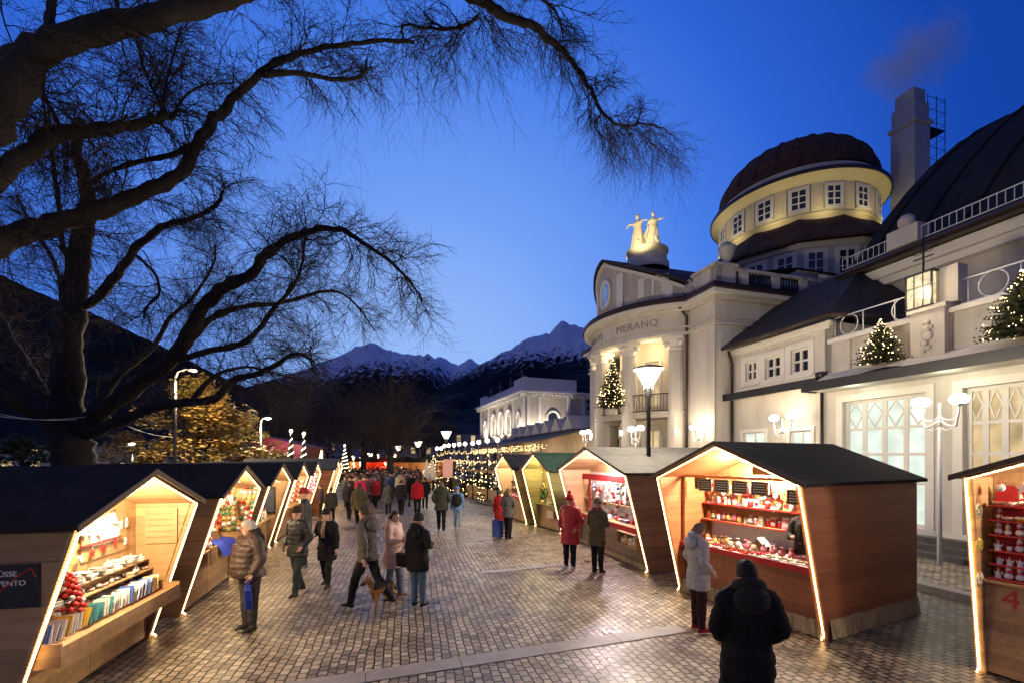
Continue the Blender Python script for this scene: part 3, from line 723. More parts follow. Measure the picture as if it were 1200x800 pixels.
mb.build('lantern_wall', M['drumwall'], hall)
for i in range(NW):
    a = 2*PI*i/NW
    if math.cos(a-R(235)) > -.15:
        window(hall, fdrum(RD+.05, a), -.40, .40, 16.95, 18.15, 'glassdark', 2, 3, surround=.12, bar=.06, depth=.0, name='lantern_window')
mb = MB(); mb.lathe([(RD, 18.3), (RD+.12, 18.38), (RD+.15, 18.55), (RD+.55, 18.72), (RD+.6, 18.8), (RD+.1, 18.85)], (DV, DT, 0), 64); mb.lathe([(RD, 16.55), (RD+.12, 16.55), (RD+.12, 16.68), (RD, 16.7)], (DV, DT, 0), 64); mb.build('lantern_cornice', M['drumwall'], hall)
mb = MB(); mb.lathe([(RD+.62, 18.72), (RD+.66, 18.92), (RD+.45, 19.0), (RD+.2, 19.1)], (DV, DT, 0), 64); mb.build('lantern_gutter', M['gutter'], hall)
mb = MB(); mb.lathe([(RD+.18, 19.08), (RD+.12, 19.45), (RD+.0, 19.5)], (DV, DT, 0), 64); mb.build('dome_ring', M['drumwall'], hall)
mb = MB()
pr = [(RD+.15, 19.5), (RD+.22, 19.6)]+[((RD+.1)*math.cos(a)**.96 if a < PI/2-.01 else .001, 19.6+3.25*math.sin(a)) for a in [PI/2*i/14 for i in range(15)]]
mb.lathe(pr, (DV, DT, 0), 48)
for i in range(24):
    a = 2*PI*i/24; mb.tube([(DV+(r+.02)*math.cos(a), DT+(r+.02)*math.sin(a), z+.02) for r, z in pr[1:-1]], .045, 4)
mb.build('dome', M['roofbrown'], hall)
# --- chimney with service ladder cage
ch = (15.5, 10.4)
mb = MB(); mb.bx((ch[0]-.65, ch[1]-.65, 12), (ch[0]+.65, ch[1]+.65, 22.6)); mb.bx((ch[0]-.75, ch[1]-.75, 22.6), (ch[0]+.75, ch[1]+.75, 22.85)); mb.bx((ch[0]-.62, ch[1]-.62, 22.853), (ch[0]+.62, ch[1]+.62, 23.9)); mb.bx((ch[0]-.5, ch[1]-.5, 23.9), (ch[0]+.5, ch[1]+.5, 24.75))
mb.bx((ch[0]+.653, ch[1]-.5, 12), (ch[0]+1.7, ch[1]+.5, 18.8)); mb.bx((ch[0]+.653, ch[1]-.55, 18.8), (ch[0]+1.75, ch[1]+.55, 18.95))
cs = mb.build('chimney', mat('chimney_plaster', (.42, .41, .42), .85, var=.1, scale=1.5), hall)
mb = MB(); x0, x1, y0, y1 = ch[0]+.7, ch[0]+2.2, ch[1]-.5, ch[1]+.5
for x in (x0, (x0+x1)/2, x1):
    for y in (y0, y1): mb.tube([(x, y, 19), (x, y, 24.6)], .025, 4)
for i in range(8):
    z = 19.2+i*.75
    mb.tube([(x0, y0, z), (x1, y0, z), (x1, y1, z), (x0, y1, z)], .02, 4)
mb.bx((x0, y0, 22.6), (x1, y1, 22.66))
mb.build('ladder_cage', M['metaldark'], cs)
# smoke above the chimney
M['smoke'], nt, out = newmat('smoke'); L = nt.links.new
pv = N(nt, 'ShaderNodeVolumePrincipled'); pv.inputs['Color'].default_value = (1, .95, .96, 1)
tcn = N(nt, 'ShaderNodeTexCoord'); nzn = N(nt, 'ShaderNodeTexNoise'); nzn.inputs['Scale'].default_value = .55; nzn.inputs['Detail'].default_value = 5; nzn.inputs['Roughness'].default_value = .6; L(tcn.outputs['Object'], nzn.inputs['Vector'])
ln = N(nt, 'ShaderNodeVectorMath', operation='LENGTH')
mpn = N(nt, 'ShaderNodeMapping'); mpn.inputs['Scale'].default_value = (1/3.0, 1/2.6, 1/2.6); L(tcn.outputs['Object'], mpn.inputs[0]); L(mpn.outputs[0], ln.inputs[0])
sb = N(nt, 'ShaderNodeMath', operation='SUBTRACT'); L(nzn.outputs[0], sb.inputs[0]); 
ml = N(nt, 'ShaderNodeMath', operation='MULTIPLY'); ml.inputs[1].default_value = .42; L(ln.outputs['Value'], ml.inputs[0]); L(ml.outputs[0], sb.inputs[1])
mr2 = N(nt, 'ShaderNodeMapRange'); mr2.inputs['From Min'].default_value = .16; mr2.inputs['From Max'].default_value = .5; mr2.inputs['To Max'].default_value = .6; L(sb.outputs[0], mr2.inputs['Value']); L(mr2.outputs[0], pv.inputs['Density'])
pv.inputs['Emission Color'].default_value = (.5, .35, .55, 1); pv.inputs['Emission Strength'].default_value = 0
L(pv.outputs[0], out.inputs['Volume'])
mb = MB(); mb.ball((0, 0, 0), 1, 16, sx=2.9, sy=2.5, sz=2.6)
cw = P0+Vv*ch[0]+Ss*ch[1]
sm = mb.build('smoke', M['smoke'], loc=(cw.x+.1, cw.y, 26.9)); tag(sm, kind='stuff')
# --- wall candelabra (each a two-globe bracket lamp)
def candelabra(name, loc, rz, post=0, sc=1.0, label='', power=60, group='two-globe lamps along the hall'):
    r = empty(name, loc, rz, label, 'lamp', group); r.scale = (sc, sc, sc)
    mb = MB()
    if post: mb.tube([(0, 0, -post), (0, 0, 0)], [.05, .032], 8); mb.lathe([(.14, -post), (.12, -post+.12), (.06, -post+.2)], (0, 0, 0), 10)
    mb.tube([(0, 0, 0), (0, 0, .55)], .025, 8)
    for s in (-1, 1):
        mb.tube([(0, s*.02, .0)]+[(0, s*(.30-.30*math.cos(a)), .30-.30*math.sin(a)) for a in [PI*i/10 for i in range(1, 6)]]+[(0, s*.36, .36), (0, s*.36, .46)], .022, 8)
        mb.tube([(0, s*.02, .15)]+[(0, s*(.18-.18*math.cos(a)), .32-.17*math.sin(a)) for a in [PI*i/10 for i in range(1, 10)]], .015, 6)
        mb.tube([(0, 0, .02), (0, s*.1, -.08), (0, s*.22, -.05), (0, s*.3, .06)], .012, 6)
        mb.lathe([(.02, .44), (.09, .47), (.10, .50)], (0, s*.36, 0), 10)
    mb.build('arm', M['metalwhite'] if post == 0 else M['metalwhite'], r)
    for s in (-1, 1):
        g_ = MB(); g_.ball((0, s*.36, .60), .15, 12, sx=1.15, sy=1.15, sz=.85); g_.build('globe', M['globe'], r)
    l = lamp('lamp_glow', (-.45, 0, .6), power*1.15, (1, .80, .55), .2, parent=r)
    return r
def fw(v, t, z): return P0+Vv*v+Ss*t+Vector((0, 0, z))
for (px, py, v, post, label, pw) in ((745, 518, -4.2, 2.6, 'two-globe lamp in front of the rotunda columns', 60), (819, 516, -1.25, 0, 'two-globe lamp beside the brown downpipe on the rotunda corner', 80),
                         (917, 508, -.7, 0, 'two-globe lamp between the small lit windows behind the orange stall', 80), (1101, 500, -2.4, 2.9, 'two-globe candelabrum lamp between the tall lattice windows', 50),
                         (686, 518, -3.4, 2.4, 'two-globe lamp left of the rotunda, above the green stall roof', 40)):
    d = Vector(((px-600)/F, 1, 0)); k_ = (v+P0.dot(Vv))/d.dot(Vv)
    p = at(px, py, k_)
    candelabra('candelabrum_lamp', p, SA, post=(p.z if post else 0), sc=1.05, label=label, power=pw)
# black bollard light with square head in front of the wall
p = at(963, 515, 16.0)
r = empty('pole_floodlight', (p.x, p.y, 0), SA, 'thin dark pole with square floodlight head in front of the pale wall', 'lamp')
mb = MB(); mb.tube([(0, 0, 0), (0, 0, 5.45)], .05, 8); mb.build('pole', M['metaldark'], r)
mb = MB(); mb.lathe([(.05, 5.4), (.18, 5.5), (.21, 5.72), (.2, 5.78), (.0, 5.78)], (0, 0, 0), 12); mb.build('head', M['metaldark'], r)
# terrace lantern
tl, zl = bp(1094, 350, -.05)
lr = empty('terrace_lantern', fw(-.12, tp+.18, 7.02), SA, 'glowing square glass lantern on the terrace pier', 'lantern')
mb = MB()
for x in (-.2, .2):
    for y in (-.32, .32): mb.bx((x-.02, y-.02, 0), (x+.02, y+.02, .98))
mb.bx((-.24, -.36, .983), (.24, .36, 1.03)); mb.bx((-.24, -.36, 0.003), (.24, .36, .04))
for y in (-.11, .11): mb.bx((-.215, y-.012, .04), (-.20, y+.012, .98))
mb.bx((-.215, -.3, .6), (-.2, .3, .625))
mb.tube([(0, 0, 1.03), (0, 0, 2.1)], .03, 6); mb.tube([(0, -.25, 1.5), (0, .25, 1.5)], .02, 6)
for s in (-1, 1): mb.tube([(0, s*(.14+.13*math.cos(a)), 1.75+.13*math.sin(a)) for a in [2*PI*i/12 for i in range(13)]], .012, 5, cap=False)
mb.build('lantern_frame', M['metaldark'], lr)
mb = MB(); mb.bx((-.19, -.30, .045), (.17, .30, .975)); mb.build('lantern_glass', winmat('lantern_glow', (1, .80, .45), 1.3, scale=6), lr)
lamp('lantern_light', (-.5, 0, .5), 70, (1, .8, .5), .2, parent=lr)
# sculpture group on the ridge
M['gilded'] = mat('pale_gilded_stone', (.72, .62, .42), .55, var=.12, scale=5, bump=.2)
sb_ = fw(-.5, CT, 13.75)
pd = MB(); pd.lathe([(1.25, -.3), (1.25, .1), (1.12, .15), (1.1, .72), (1.2, .78), (1.2, .9), (.001, .92)], (0, 0, 0), 24)
statue = empty('statue_group', sb_, SA, 'floodlit pale statue group of dancing women on a round pedestal, on the gable ridge', 'statue')
pd.build('pedestal', M['gilded'], statue)
# ------------------------------------------------------------------ people: lofts remeshed into one continuous surface
def remesh_obj(mb, name, voxel, smooth_it=2):
    me = bpy.data.meshes.new(name); me.from_pydata(mb.v, [], mb.f)
    bm = bmesh.new(); bm.from_mesh(me); bmesh.ops.recalc_face_normals(bm, faces=bm.faces); bm.to_mesh(me); bm.free()
    o = bpy.data.objects.new(name, me); col.objects.link(o)
    rm = o.modifiers.new('r', 'REMESH'); rm.mode = 'VOXEL'; rm.voxel_size = voxel; rm.use_smooth_shade = True
    if smooth_it:
        sm_ = o.modifiers.new('s', 'SMOOTH'); sm_.iterations = smooth_it; sm_.factor = .5
    dg = bpy.context.evaluated_depsgraph_get(); dg.update()
    m2 = bpy.data.meshes.new_from_object(o.evaluated_get(dg))
    bpy.data.objects.remove(o); bpy.data.meshes.remove(me)
    m2.name = name
    return m2
def crease(me, amp, fx, fz, seed=0.0, lo=None):
    ns = [v.normal.copy() for v in me.vertices]
    for v, n in zip(me.vertices, ns):
        if lo is not None and v.co.z > lo: continue
        c = v.co; a = noise.noise(Vector((c.x*fx+seed, c.y*fx, c.z*fz))); b = noise.noise(Vector((c.x*fx*2.3, c.y*fx*2.3+seed, c.z*fz*2.6+c.x*9)))
        v.co = c+n*amp*(a+.6*b-.15)
def link(me, name, mats, parent):
    me.materials.clear()
    for m in (mats if isinstance(mats, (list, tuple)) else [mats]): me.materials.append(m)
    me.polygons.foreach_set('use_smooth', [True]*len(me.polygons))
    o = bpy.data.objects.new(name, me); col.objects.link(o); o.parent = parent; return o
def seglerp(a, b, t): return a+(b-a)*t
def limb(mb, pts, rads, n=10):
    """closed rounded limb"""
    P = [Vector(p) for p in pts]
    d0 = (P[0]-P[1]).normalized(); d1 = (P[-1]-P[-2]).normalized()
    g = lambda r: r if isinstance(r, (int, float)) else (r[0]+r[1])/2
    sc = lambda r, k: r*k if isinstance(r, (int, float)) else (r[0]*k, r[1]*k)
    P2 = [P[0]+d0*g(rads[0])*.7]+P+[P[-1]+d1*g(rads[-1])*.7]; R2 = [sc(rads[0], .5)]+list(rads)+[sc(rads[-1], .5)]
    mb.tube(P2, R2, n)
CLOTH = {}
def cloth(c, rough=.85, bump=.3, kind=''):
    k = (tuple(round(x, 3) for x in c), kind)
    if k not in CLOTH:
        nm = 'cloth_%02d' % len(CLOTH)
        if kind == 'puffer': CLOTH[k] = mat(nm, c, .55, var=.12, scale=7, bump=.4, stretch=(1, 1, 6))
        elif kind == 'fur': CLOTH[k] = mat(nm, c, .95, var=.45, scale=60, bump=1.0)
        else: CLOTH[k] = mat(nm, c, rough, var=.28, scale=11, bump=bump, spec=.2)
    return CLOTH[k]
M['skin'] = mat('skin', (.48, .27, .19), .55, var=.06, scale=8, bump=.05)
M['eye'] = mat('eye', (.03, .02, .02), .2, var=0, bump=0)
def make_person(loc, face, H=1.72, coat=(.03, .03, .035), trousers=(.02, .022, .03), shoes=(.02, .018, .016), hem=.78, hair=(.05, .03, .02), hairlen=0, hat=None, hatkind='beanie',
                hood=None, hoodup=False, scarf=None, stride=0., arms='down', lean=0., head_turn=0., head_tilt=0., flare=1.0, bulk=1.0, kind='', gloves=None, gloss=None, skirt=None, coatlabel=None,
                label='', vox=.012, group=None, fur=None, name='person', straps=None):
    """facing angle `face` (radians, 0 = +x). loc = ground point"""
    k = H/1.75
    root = empty(name, loc, face, label, 'person', group); root.scale = (k, k, k)
    st = stride
    hip_z = .93-.10*abs(st)*.5
    hipj = {s: Vector((0, s*.095, hip_z)) for s in (-1, 1)}
    knee = {}; ank = {}
    for s in (-1, 1):
        a = st*s*.55; back = (a < 0)
        knee[s] = hipj[s]+Vector((math.sin(a)*.43+(.03 if st else .01), s*.0, -math.cos(a)*.43))
        b = a-(.22*abs(st)+(.35*abs(st) if back else 0.))
        ank[s] = knee[s]+Vector((math.sin(b)*.41, 0, -math.cos(b)*.41))
    low = min(ank[-1].z, ank[1].z); dz = .085-low
    for d in (hipj, knee, ank):
        for s in d: d[s] = d[s]+Vector((0, 0, dz))
    hz = hip_z+dz
    lx = math.sin(lean)
    def tor(z, x=0): return Vector((x+lx*(z-hz), 0, z))
    sh_z = hz+.50; neck = tor(hz+.57, .0); hc = tor(hz+.70, .025+.02*lean)
    body = MB(); bones = []
    # legs, torso, neck
    for s in (-1, 1):
        limb(body, [hipj[s], seglerp(hipj[s], knee[s], .5), knee[s], seglerp(knee[s], ank[s], .35), ank[s]], [.100*bulk**.5, .090*bulk**.5, .074*bulk**.4, .072*bulk**.3, .056])
        bones.append((hipj[s], ank[s]-Vector((0, 0, -.02)), 1))
        toe = ank[s]+Vector((.15, s*.02, -.045)); toe.z = max(.035, toe.z) if ank[s].z < .12 else toe.z-.03
        heel = ank[s]+Vector((-.045, 0, -.045)); limb(body, [heel, ank[s]+Vector((.02, 0, -.03)), seglerp(ank[s], toe, .65), toe], [(.04, .04), (.05, .05), (.046, .036), (.04, .025)])
        bones.append((heel, toe, 2))
    limb(body, [tor(hz-.02), tor(hz+.12), tor(hz+.28), tor(hz+.45), tor(hz+.52)], [(.15, .11), (.135, .10), (.15, .115), (.16, .11), (.09, .08)], 14)
    bones.append((tor(hz-.05), tor(hz+.5), 1))
    limb(body, [tor(hz+.50), neck, tor(hz+.64, .01)], [.065, .055, .055]); bones.append((neck, hc, 0))
    # arms
    pose = arms if isinstance(arms, dict) else {'down': {-1: ((-.02, .06, -.28), (.05, .02, -.25)), 1: ((-.02, .06, -.28), (.05, .02, -.25))},
        'pockets': {-1: ((-.05, .10, -.26), (.15, -.05, -.16)), 1: ((-.05, .10, -.26), (.15, -.05, -.16))},
        'swing': {-1: ((.10, .05, -.26), (.14, .0, -.20)), 1: ((-.12, .06, -.26), (.0, .0, -.25))},
        'front': {-1: ((.03, .07, -.27), (.21, -.08, .03)), 1: ((.03, .07, -.27), (.21, -.10, .02))},
        'elbow': {-1: ((-.06, .13, -.24), (.20, -.10, .02)), 1: ((-.02, .06, -.28), (.05, .02, -.25))},
        'phone': {-1: ((.10, .08, -.25), (.12, -.10, .20)), 1: ((-.02, .06, -.28), (.05, .02, -.25))},
        'back': {-1: ((-.12, .08, -.25), (-.08, -.10, -.18)), 1: ((-.12, .08, -.25), (-.08, -.10, -.18))}}[arms]
    armj = {}
    for s in (-1, 1):
        S_ = tor(sh_z)+Vector((0, s*.175*bulk**.3, 0)); e, h = pose[s]
        E = S_+Vector((e[0], s*e[1], e[2])); W = E+Vector((h[0], s*h[1], h[2])); hd = (W-E).normalized()
        armj[s] = (S_, E, W, hd)
        limb(body, [S_, seglerp(S_, E, .5), E, seglerp(E, W, .5), W], [.058, .05, .042, .038, .029]); bones.append((S_, W, 1))
        # hand: palm, four fingers and a thumb, slightly curled
        up = Vector((1, 0, 0)) if abs(hd.z) > .6 else Vector((0, 0, 1))
        side = hd.cross(up).normalized()*s; up2 = side.cross(hd).normalized()*s
        inn = (Vector((0, -s, 0))-hd*hd.dot(Vector((0, -s, 0)))).normalized()   # palm side faces the body
        wid = hd.cross(inn).normalized()
        if wid.x < 0: wid = -wid                                            # thumb side forwards
        pc = W+hd*.055
        limb(body, [W-hd*.01, W+hd*.03, W+hd*.085], [(.026, .024), (.036, .020), (.040, .018)], 8)
        if vox <= .014:
            for q, (off, ln_) in enumerate(((.030, .068), (.010, .078), (-.010, .072), (-.030, .055))):
                a = W+hd*.085+wid*off; b = a+hd*ln_*.5+inn*.006; c = a+hd*ln_*.85+inn*.03
                limb(body, [a-hd*.02, b, c], [.0095, .009, .008], 6)
            a = W+hd*.025+wid*.03; limb(body, [a, a+hd*.035+wid*.028+inn*.01, a+hd*.06+wid*.032+inn*.02], [.013, .011, .009], 6)
        bones.append((W, W+hd*.17, 3 if gloves else 0))
    # head with chin, nose, ears
    Rh = Matrix.Rotation(head_turn, 3, 'Z') @ Matrix.Rotation(head_tilt, 3, 'Y')
    def hp(x, y, z): return hc+Rh @ Vector((x, y, z))
    rings = [(-.118, .030, .028, .050), (-.10, .045, .042, .038), (-.06, .066, .056, .014), (-.02, .080, .066, .002), (.03, .092, .073, -.006), (.07, .088, .070, -.012), (.10, .066, .054, -.014), (.117, .03, .026, -.012)]
    vs = [hp(cx+rx*math.cos(2*PI*j/14), ry*math.sin(2*PI*j/14), z) for z, rx, ry, cx in rings for j in range(14)]
    fs = [(i*14+j, i*14+(j+1) % 14, (i+1)*14+(j+1) % 14, (i+1)*14+j) for i in range(7) for j in range(14)]+[tuple(range(14))[::-1], tuple(range(98, 112))]
    body.add(vs, fs)
    limb(body, [hp(.076, 0, .02), hp(.098, 0, -.012), hp(.106, 0, -.026)], [.010, .013, .015], 8)                # nose
    limb(body, [hp(.088, -.018, -.062), hp(.093, 0, -.061), hp(.088, .018, -.062)], [.006, .009, .006], 6)      # lips
    limb(body, [hp(.082, -.03, .026), hp(.09, 0, .024), hp(.082, .03, .026)], [.008, .008, .008], 6)            # brow
    for s in (-1, 1): limb(body, [hp(-.008, s*.072, .02), hp(-.016, s*.08, -.005), hp(-.004, s*.074, -.03)], [.012, .013, .009], 6)
    bones.append((hp(0, 0, .1), hp(.01, 0, -.1), 0))
    me = remesh_obj(body, 'body', vox, 1)
    if vox < .02: crease(me, .011, 9, 13, H, lo=hz-.02)
    mi = []
    for p in me.polygons:
        c = p.center; best = 9; bi = 1
        for a, b, m_ in bones:
            ab = b-a; t = max(0, min(1, (c-a).dot(ab)/ab.length_squared)); d = (c-a-ab*t).length
            if d < best: best = d; bi = m_
        if bi == 0 and (c-hc).length > .20 and c.z < neck.z-.03 and c.z > hz+.35: bi = 1
        mi.append(bi)
    link(me, 'body', [M['skin'], cloth(trousers), cloth(shoes, .5), cloth(gloves or coat)], root)
    me.polygons.foreach_set('material_index', mi)
    if vox <= .014:
        eb = MB()
        for s in (-1, 1): eb.ball(hp(.079, s*.029, .006), .0105, 8)
        eb.build('eyes', M['eye'], root)
    # coat
    cb = MB()
    hemz = hem; fl = flare
    def ring(z, rx, ry, x=0):
        c = tor(z, x); return [(c.x+rx*math.cos(2*PI*j/20), c.y+ry*math.sin(2*PI*j/20), c.z) for j in range(20)]
    prof = [(hemz, .165*fl, .222*fl)]
    zs = hemz
    top = [(hz+.0, .158, .214), (hz+.10, .145, .188), (hz+.22, .148, .182), (hz+.34, .155, .196), (hz+.44, .145, .205), (hz+.52, .115, .165), (hz+.56, .078, .09), (hz+.60, .07, .072)]
    for z, a, b in top:
        if z > hemz+.03: prof.append((z, a, b))
    puff = 1 if kind == 'puffer' else 0
    P2 = []
    for i in range(len(prof)-1):
        (z0, a0, b0), (z1, a1, b1) = prof[i], prof[i+1]; m_ = max(2, int((z1-z0)/.02))
        for q in range(m_):
            t = q/m_; z = z0+(z1-z0)*t; w_ = (1+.045*abs(math.sin(z*PI/.085))) if puff else 1+.012*math.sin(z*37)
            P2.append((z, (a0+(a1-a0)*t)*w_, (b0+(b1-b0)*t)*w_))
    P2.append(prof[-1])
    vs = []; bx_ = bulk
    for z, a, b in P2:
        w_ = bx_ if z < hz+.45 else 1+(bx_-1)*.4
        belly = .03*(bx_-1)*4*math.exp(-((z-(hz+.12))/.16)**2)
        rg = ring(z, a*w_, b*w_**.8, belly)
        if z < hz+.02:                     # soft folds in the skirt of the coat
            rg = [(x+.012*math.sin(j*1.9)*(hz+.02-z)/.3, y+.012*math.cos(j*2.3)*(hz+.02-z)/.3, zz) for j, (x, y, zz) in enumerate(rg)]
        vs += rg
    m_ = len(P2)
    cb.add(vs, [(i*20+j, i*20+(j+1) % 20, (i+1)*20+(j+1) % 20, (i+1)*20+j) for i in range(m_-1) for j in range(20)]+[tuple(range(20))[::-1], tuple(range((m_-1)*20, m_*20))])
    for s in (-1, 1):
        S_, E, W, hd = armj[s]
        ps = []; rs = []
        for (a, b, r0, r1, n_) in ((tor(sh_z)+Vector((0, s*.10, .02)), S_, .085, .085, 2), (S_, E, .082, .066, 7), (E, W-hd*.01, .066, .052, 7)):
            for q in range(n_):
                t = q/n_; ps.append(a+(b-a)*t); rs.append((r0+(r1-r0)*t)*(1+(.09*abs(math.sin(len(ps)*1.2)) if puff else .04*math.sin(len(ps)*1.7)))*bx_**.35)
        ps.append(W-hd*.01); rs.append(.052)
        limb(cb, ps, rs, 10)
    cm = remesh_obj(cb, 'coat', max(vox, .013), 2)
    crease(cm, .014 if kind != 'puffer' else .009, 8, 11, H*3)
    link(cm, 'coat', cloth(coat, kind=kind), root)
    # hood / collar
    if hood is not None:
        hb = MB()
        if hoodup:
            hb.lathe([(.001, .14), (.06, .135), (.105, .08), (.118, .0), (.112, -.09), (.10, -.16)], (0, 0, 0), 14)
            hb.v = [tuple(hp(-.022+x*(1.0 if x < 0 else .55), y, z)) for x, y, z in hb.v]
            hb.tube([hp(.055, .095*math.cos(a), .0+.115*math.sin(a)) for a in [2*PI*i/14 for i in range(15)]], .02, 7)
        else:
            hb.tube([tor(hz+.55, -.02)+Vector((.085*math.cos(a), .105*math.sin(a), .045-.05*math.cos(a))) for a in [2*PI*i/16 for i in range(17)]], [.034+.022*(1-math.cos(2*PI*i/16))/2 for i in range(17)], 8)
            hb.ball(tor(hz+.50, -.125), .15, 12, sx=.55, sy=1.05, sz=.85)
        hb.build('hood', cloth(hood, kind='fur' if fur else kind), root)
    if scarf is not None:
        sb2 = MB(); sb2.tube([tor(hz+.60, .0)+Vector((.085*math.cos(a), .085*math.sin(a), .012*math.sin(3*a))) for a in [2*PI*i/14 for i in range(15)]], .035, 8)
        sb2.tube([tor(hz+.56, .10), tor(hz+.40, .165*bulk), tor(hz+.22, .165*bulk)], [(.035, .02), (.045, .02), (.045, .015)], 8); sb2.build('scarf', cloth(scarf), root)
    # hair and hat
    if hair is not None and not (hoodup) and (hat is None or hairlen > 0):
        hb = MB(); k2 = 16
        for i in range(9):
            pass
        vs = []; rows = 8; hs_ = .9 if hat is not None else 1
        for i in range(rows):
            u = i/(rows-1); z = .132-.16*u
            rr = max(.004, math.sqrt(max(0, 1-((z+.02)/.1525)**2))) if z > -.02 else 1.0
            for j in range(k2):
                a = 2*PI*j/k2; fr_ = math.cos(a)
                zz = z+(.075*u if fr_ > .35 else 0)
                vs.append(hp(-.010+.112*rr*fr_*(.93 if fr_ > 0 else 1)*hs_, .090*hs_*rr*math.sin(a), zz))
        hb.add(vs, [(i*k2+j, i*k2+(j+1) % k2, (i+1)*k2+(j+1) % k2, (i+1)*k2+j) for i in range(rows-1) for j in range(k2)]+[tuple(range(k2))], 0, True)
        if hairlen > 0:
            n_ = 7
            for j in range(n_):
                y = -.075+.15*j/(n_-1)
                hb.tube([hp(-.05, y, .02), hp(-.095, y*1.05, -.06), hp(-.10, y*1.15, -.06-hairlen*.5), hp(-.085, y*1.1, -.06-hairlen)], [.026, .030, .028, .012], 7)
        hb.build('hair', cloth(hair, .7, .6), root)
    if hat is not None:
        hb = MB()
        if hatkind == 'beanie':
            hb.lathe([(.094, .025), (.108, .03), (.108, .075), (.100, .08), (.096, .11), (.076, .145), (.035, .165), (.001, .168)], (0, 0, 0), 16)
        elif hatkind == 'bobble':
            hb.lathe([(.094, .025), (.110, .03), (.108, .08), (.100, .085), (.094, .12), (.07, .16), (.03, .18), (.001, .182)], (0, 0, 0), 16); hb.ball((0, 0, .215), .045, 10)
        elif hatkind == 'cap':
            hb.lathe([(.10, .045), (.108, .05), (.100, .10), (.06, .14), (.001, .145)], (0, 0, 0), 16); hb.box((.115, 0, .052), (.09, .13, .012))
        hb.v = [tuple(hp(-.008+x, y*.88, z)) for x, y, z in hb.v]
        hb.build('hat', cloth(hat, .95, .8), root)
    if skirt is not None:
        sb3 = MB(); sb3.lathe([(.15, hz), (.17, hz-.2), (.19, skirt)], (0, 0, 0), 18); sb3.build('skirt', cloth(trousers), root)
    return root, armj, hz
# ------------------------------------------------------------------ sculpture figures
def stone_figure(parent, x, y, z, face, arm_l, arm_r, h=1.9, lean=.0, name='figure'):
    mb = MB(); k = h/1.75; c, s = math.cos(face), math.sin(face)
    def T(a, b, q): return Vector((x+(a*c-b*s)*k, y+(a*s+b*c)*k, z+q*k))
    vs = []
    prof = [(0, .38, .42), (.2, .33, .36), (.5, .26, .30), (.8, .21, .25), (.95, .19, .23), (1.1, .16, .20), (1.3, .18, .24), (1.42, .09, .16), (1.48, .05, .06)]
    n = 18
    for q, a, b in prof:
        for j in range(n):
            f_ = 1+(.10*math.sin(j*2.1*2+q*3) if q < .9 else 0)
            vs.append(T(lean*q+a*f_*math.cos(2*PI*j/n), b*f_*math.sin(2*PI*j/n), q))
    mb.add(vs, [(i*n+j, i*n+(j+1) % n, (i+1)*n+(j+1) % n, (i+1)*n+j) for i in range(len(prof)-1) for j in range(n)]+[tuple(range(n))[::-1], tuple(range((len(prof)-1)*n, len(prof)*n))])
    limb(mb, [T(lean*1.45, 0, 1.42), T(lean*1.5, 0, 1.55)], [.05*k, .045*k])
    mb.ball(T(lean*1.6+.01, 0, 1.64), .10*k, 12, sz=1.2); mb.ball(T(lean*1.6-.05, 0, 1.70), .09*k, 10)
    for sd, arm in ((1, arm_l), (-1, arm_r)):
        p = [T(lean*1.35, sd*.15, 1.36)]+[T(lean*1.35+a, sd*.15+b, 1.36+q) for a, b, q in arm]
        limb(mb, p, [.055*k, .045*k, .03*k])
    limb(mb, [T(.1, .12, .5), T(.28, .14, .35), T(.2, .12, .04)], [.09*k, .07*k, .05*k])
    limb(mb, [T(-.05, -.2, 1.1), T(-.3, -.35, .8), T(-.4, -.3, .3)], [.05*k, .09*k, .05*k])
    me = remesh_obj(mb, name, .03, 1); return link(me, name, M['gilded'], parent)
stone_figure(statue, -.15, .72, .9, R(170), [(.1, .12, -.12), (.15, .16, -.42)], [(.12, -.28, -.12), (.1, -.45, -.05)], 1.9, -.03)
stone_figure(statue, -.55, .02, .9, R(205), [(.12, .24, -.08), (.05, .42, -.10)], [(.12, -.24, .0), (.1, -.42, -.12)], 2.1, .05)
stone_figure(statue, -.05, -.68, .9, R(240), [(.12, .26, -.06), (.1, .40, .0)], [(.05, -.14, -.22), (.18, -.10, -.40)], 1.95, .04)
l_ = lamp('statue_floodlight', sb_+Vector((-1.8, -3.0, .4)), 620, (1, .86, .50), .1, 'SPOT', angle=50); aim(l_, sb_+Vector((0, 0, 2.0)))
l_ = lamp('statue_floodlight', sb_+Vector((-2.2, 1.6, .6)), 260, (1, .86, .50), .1, 'SPOT', angle=60); aim(l_, sb_+Vector((0, 0, 2.0)))
# floodlights on the roof ledge round the lantern drum
for a in range(150, 331, 30):
    q = fw(DV+5.55*math.cos(R(a)), DT+5.55*math.sin(R(a)), 16.0)
    t_ = fw(DV+4.7*math.cos(R(a)), DT+4.7*math.sin(R(a)), 18.2)
    l_ = lamp('lantern_floodlight', q, 64, (1, .84, .42), .1, 'SPOT', angle=150, blend=1); aim(l_, t_)

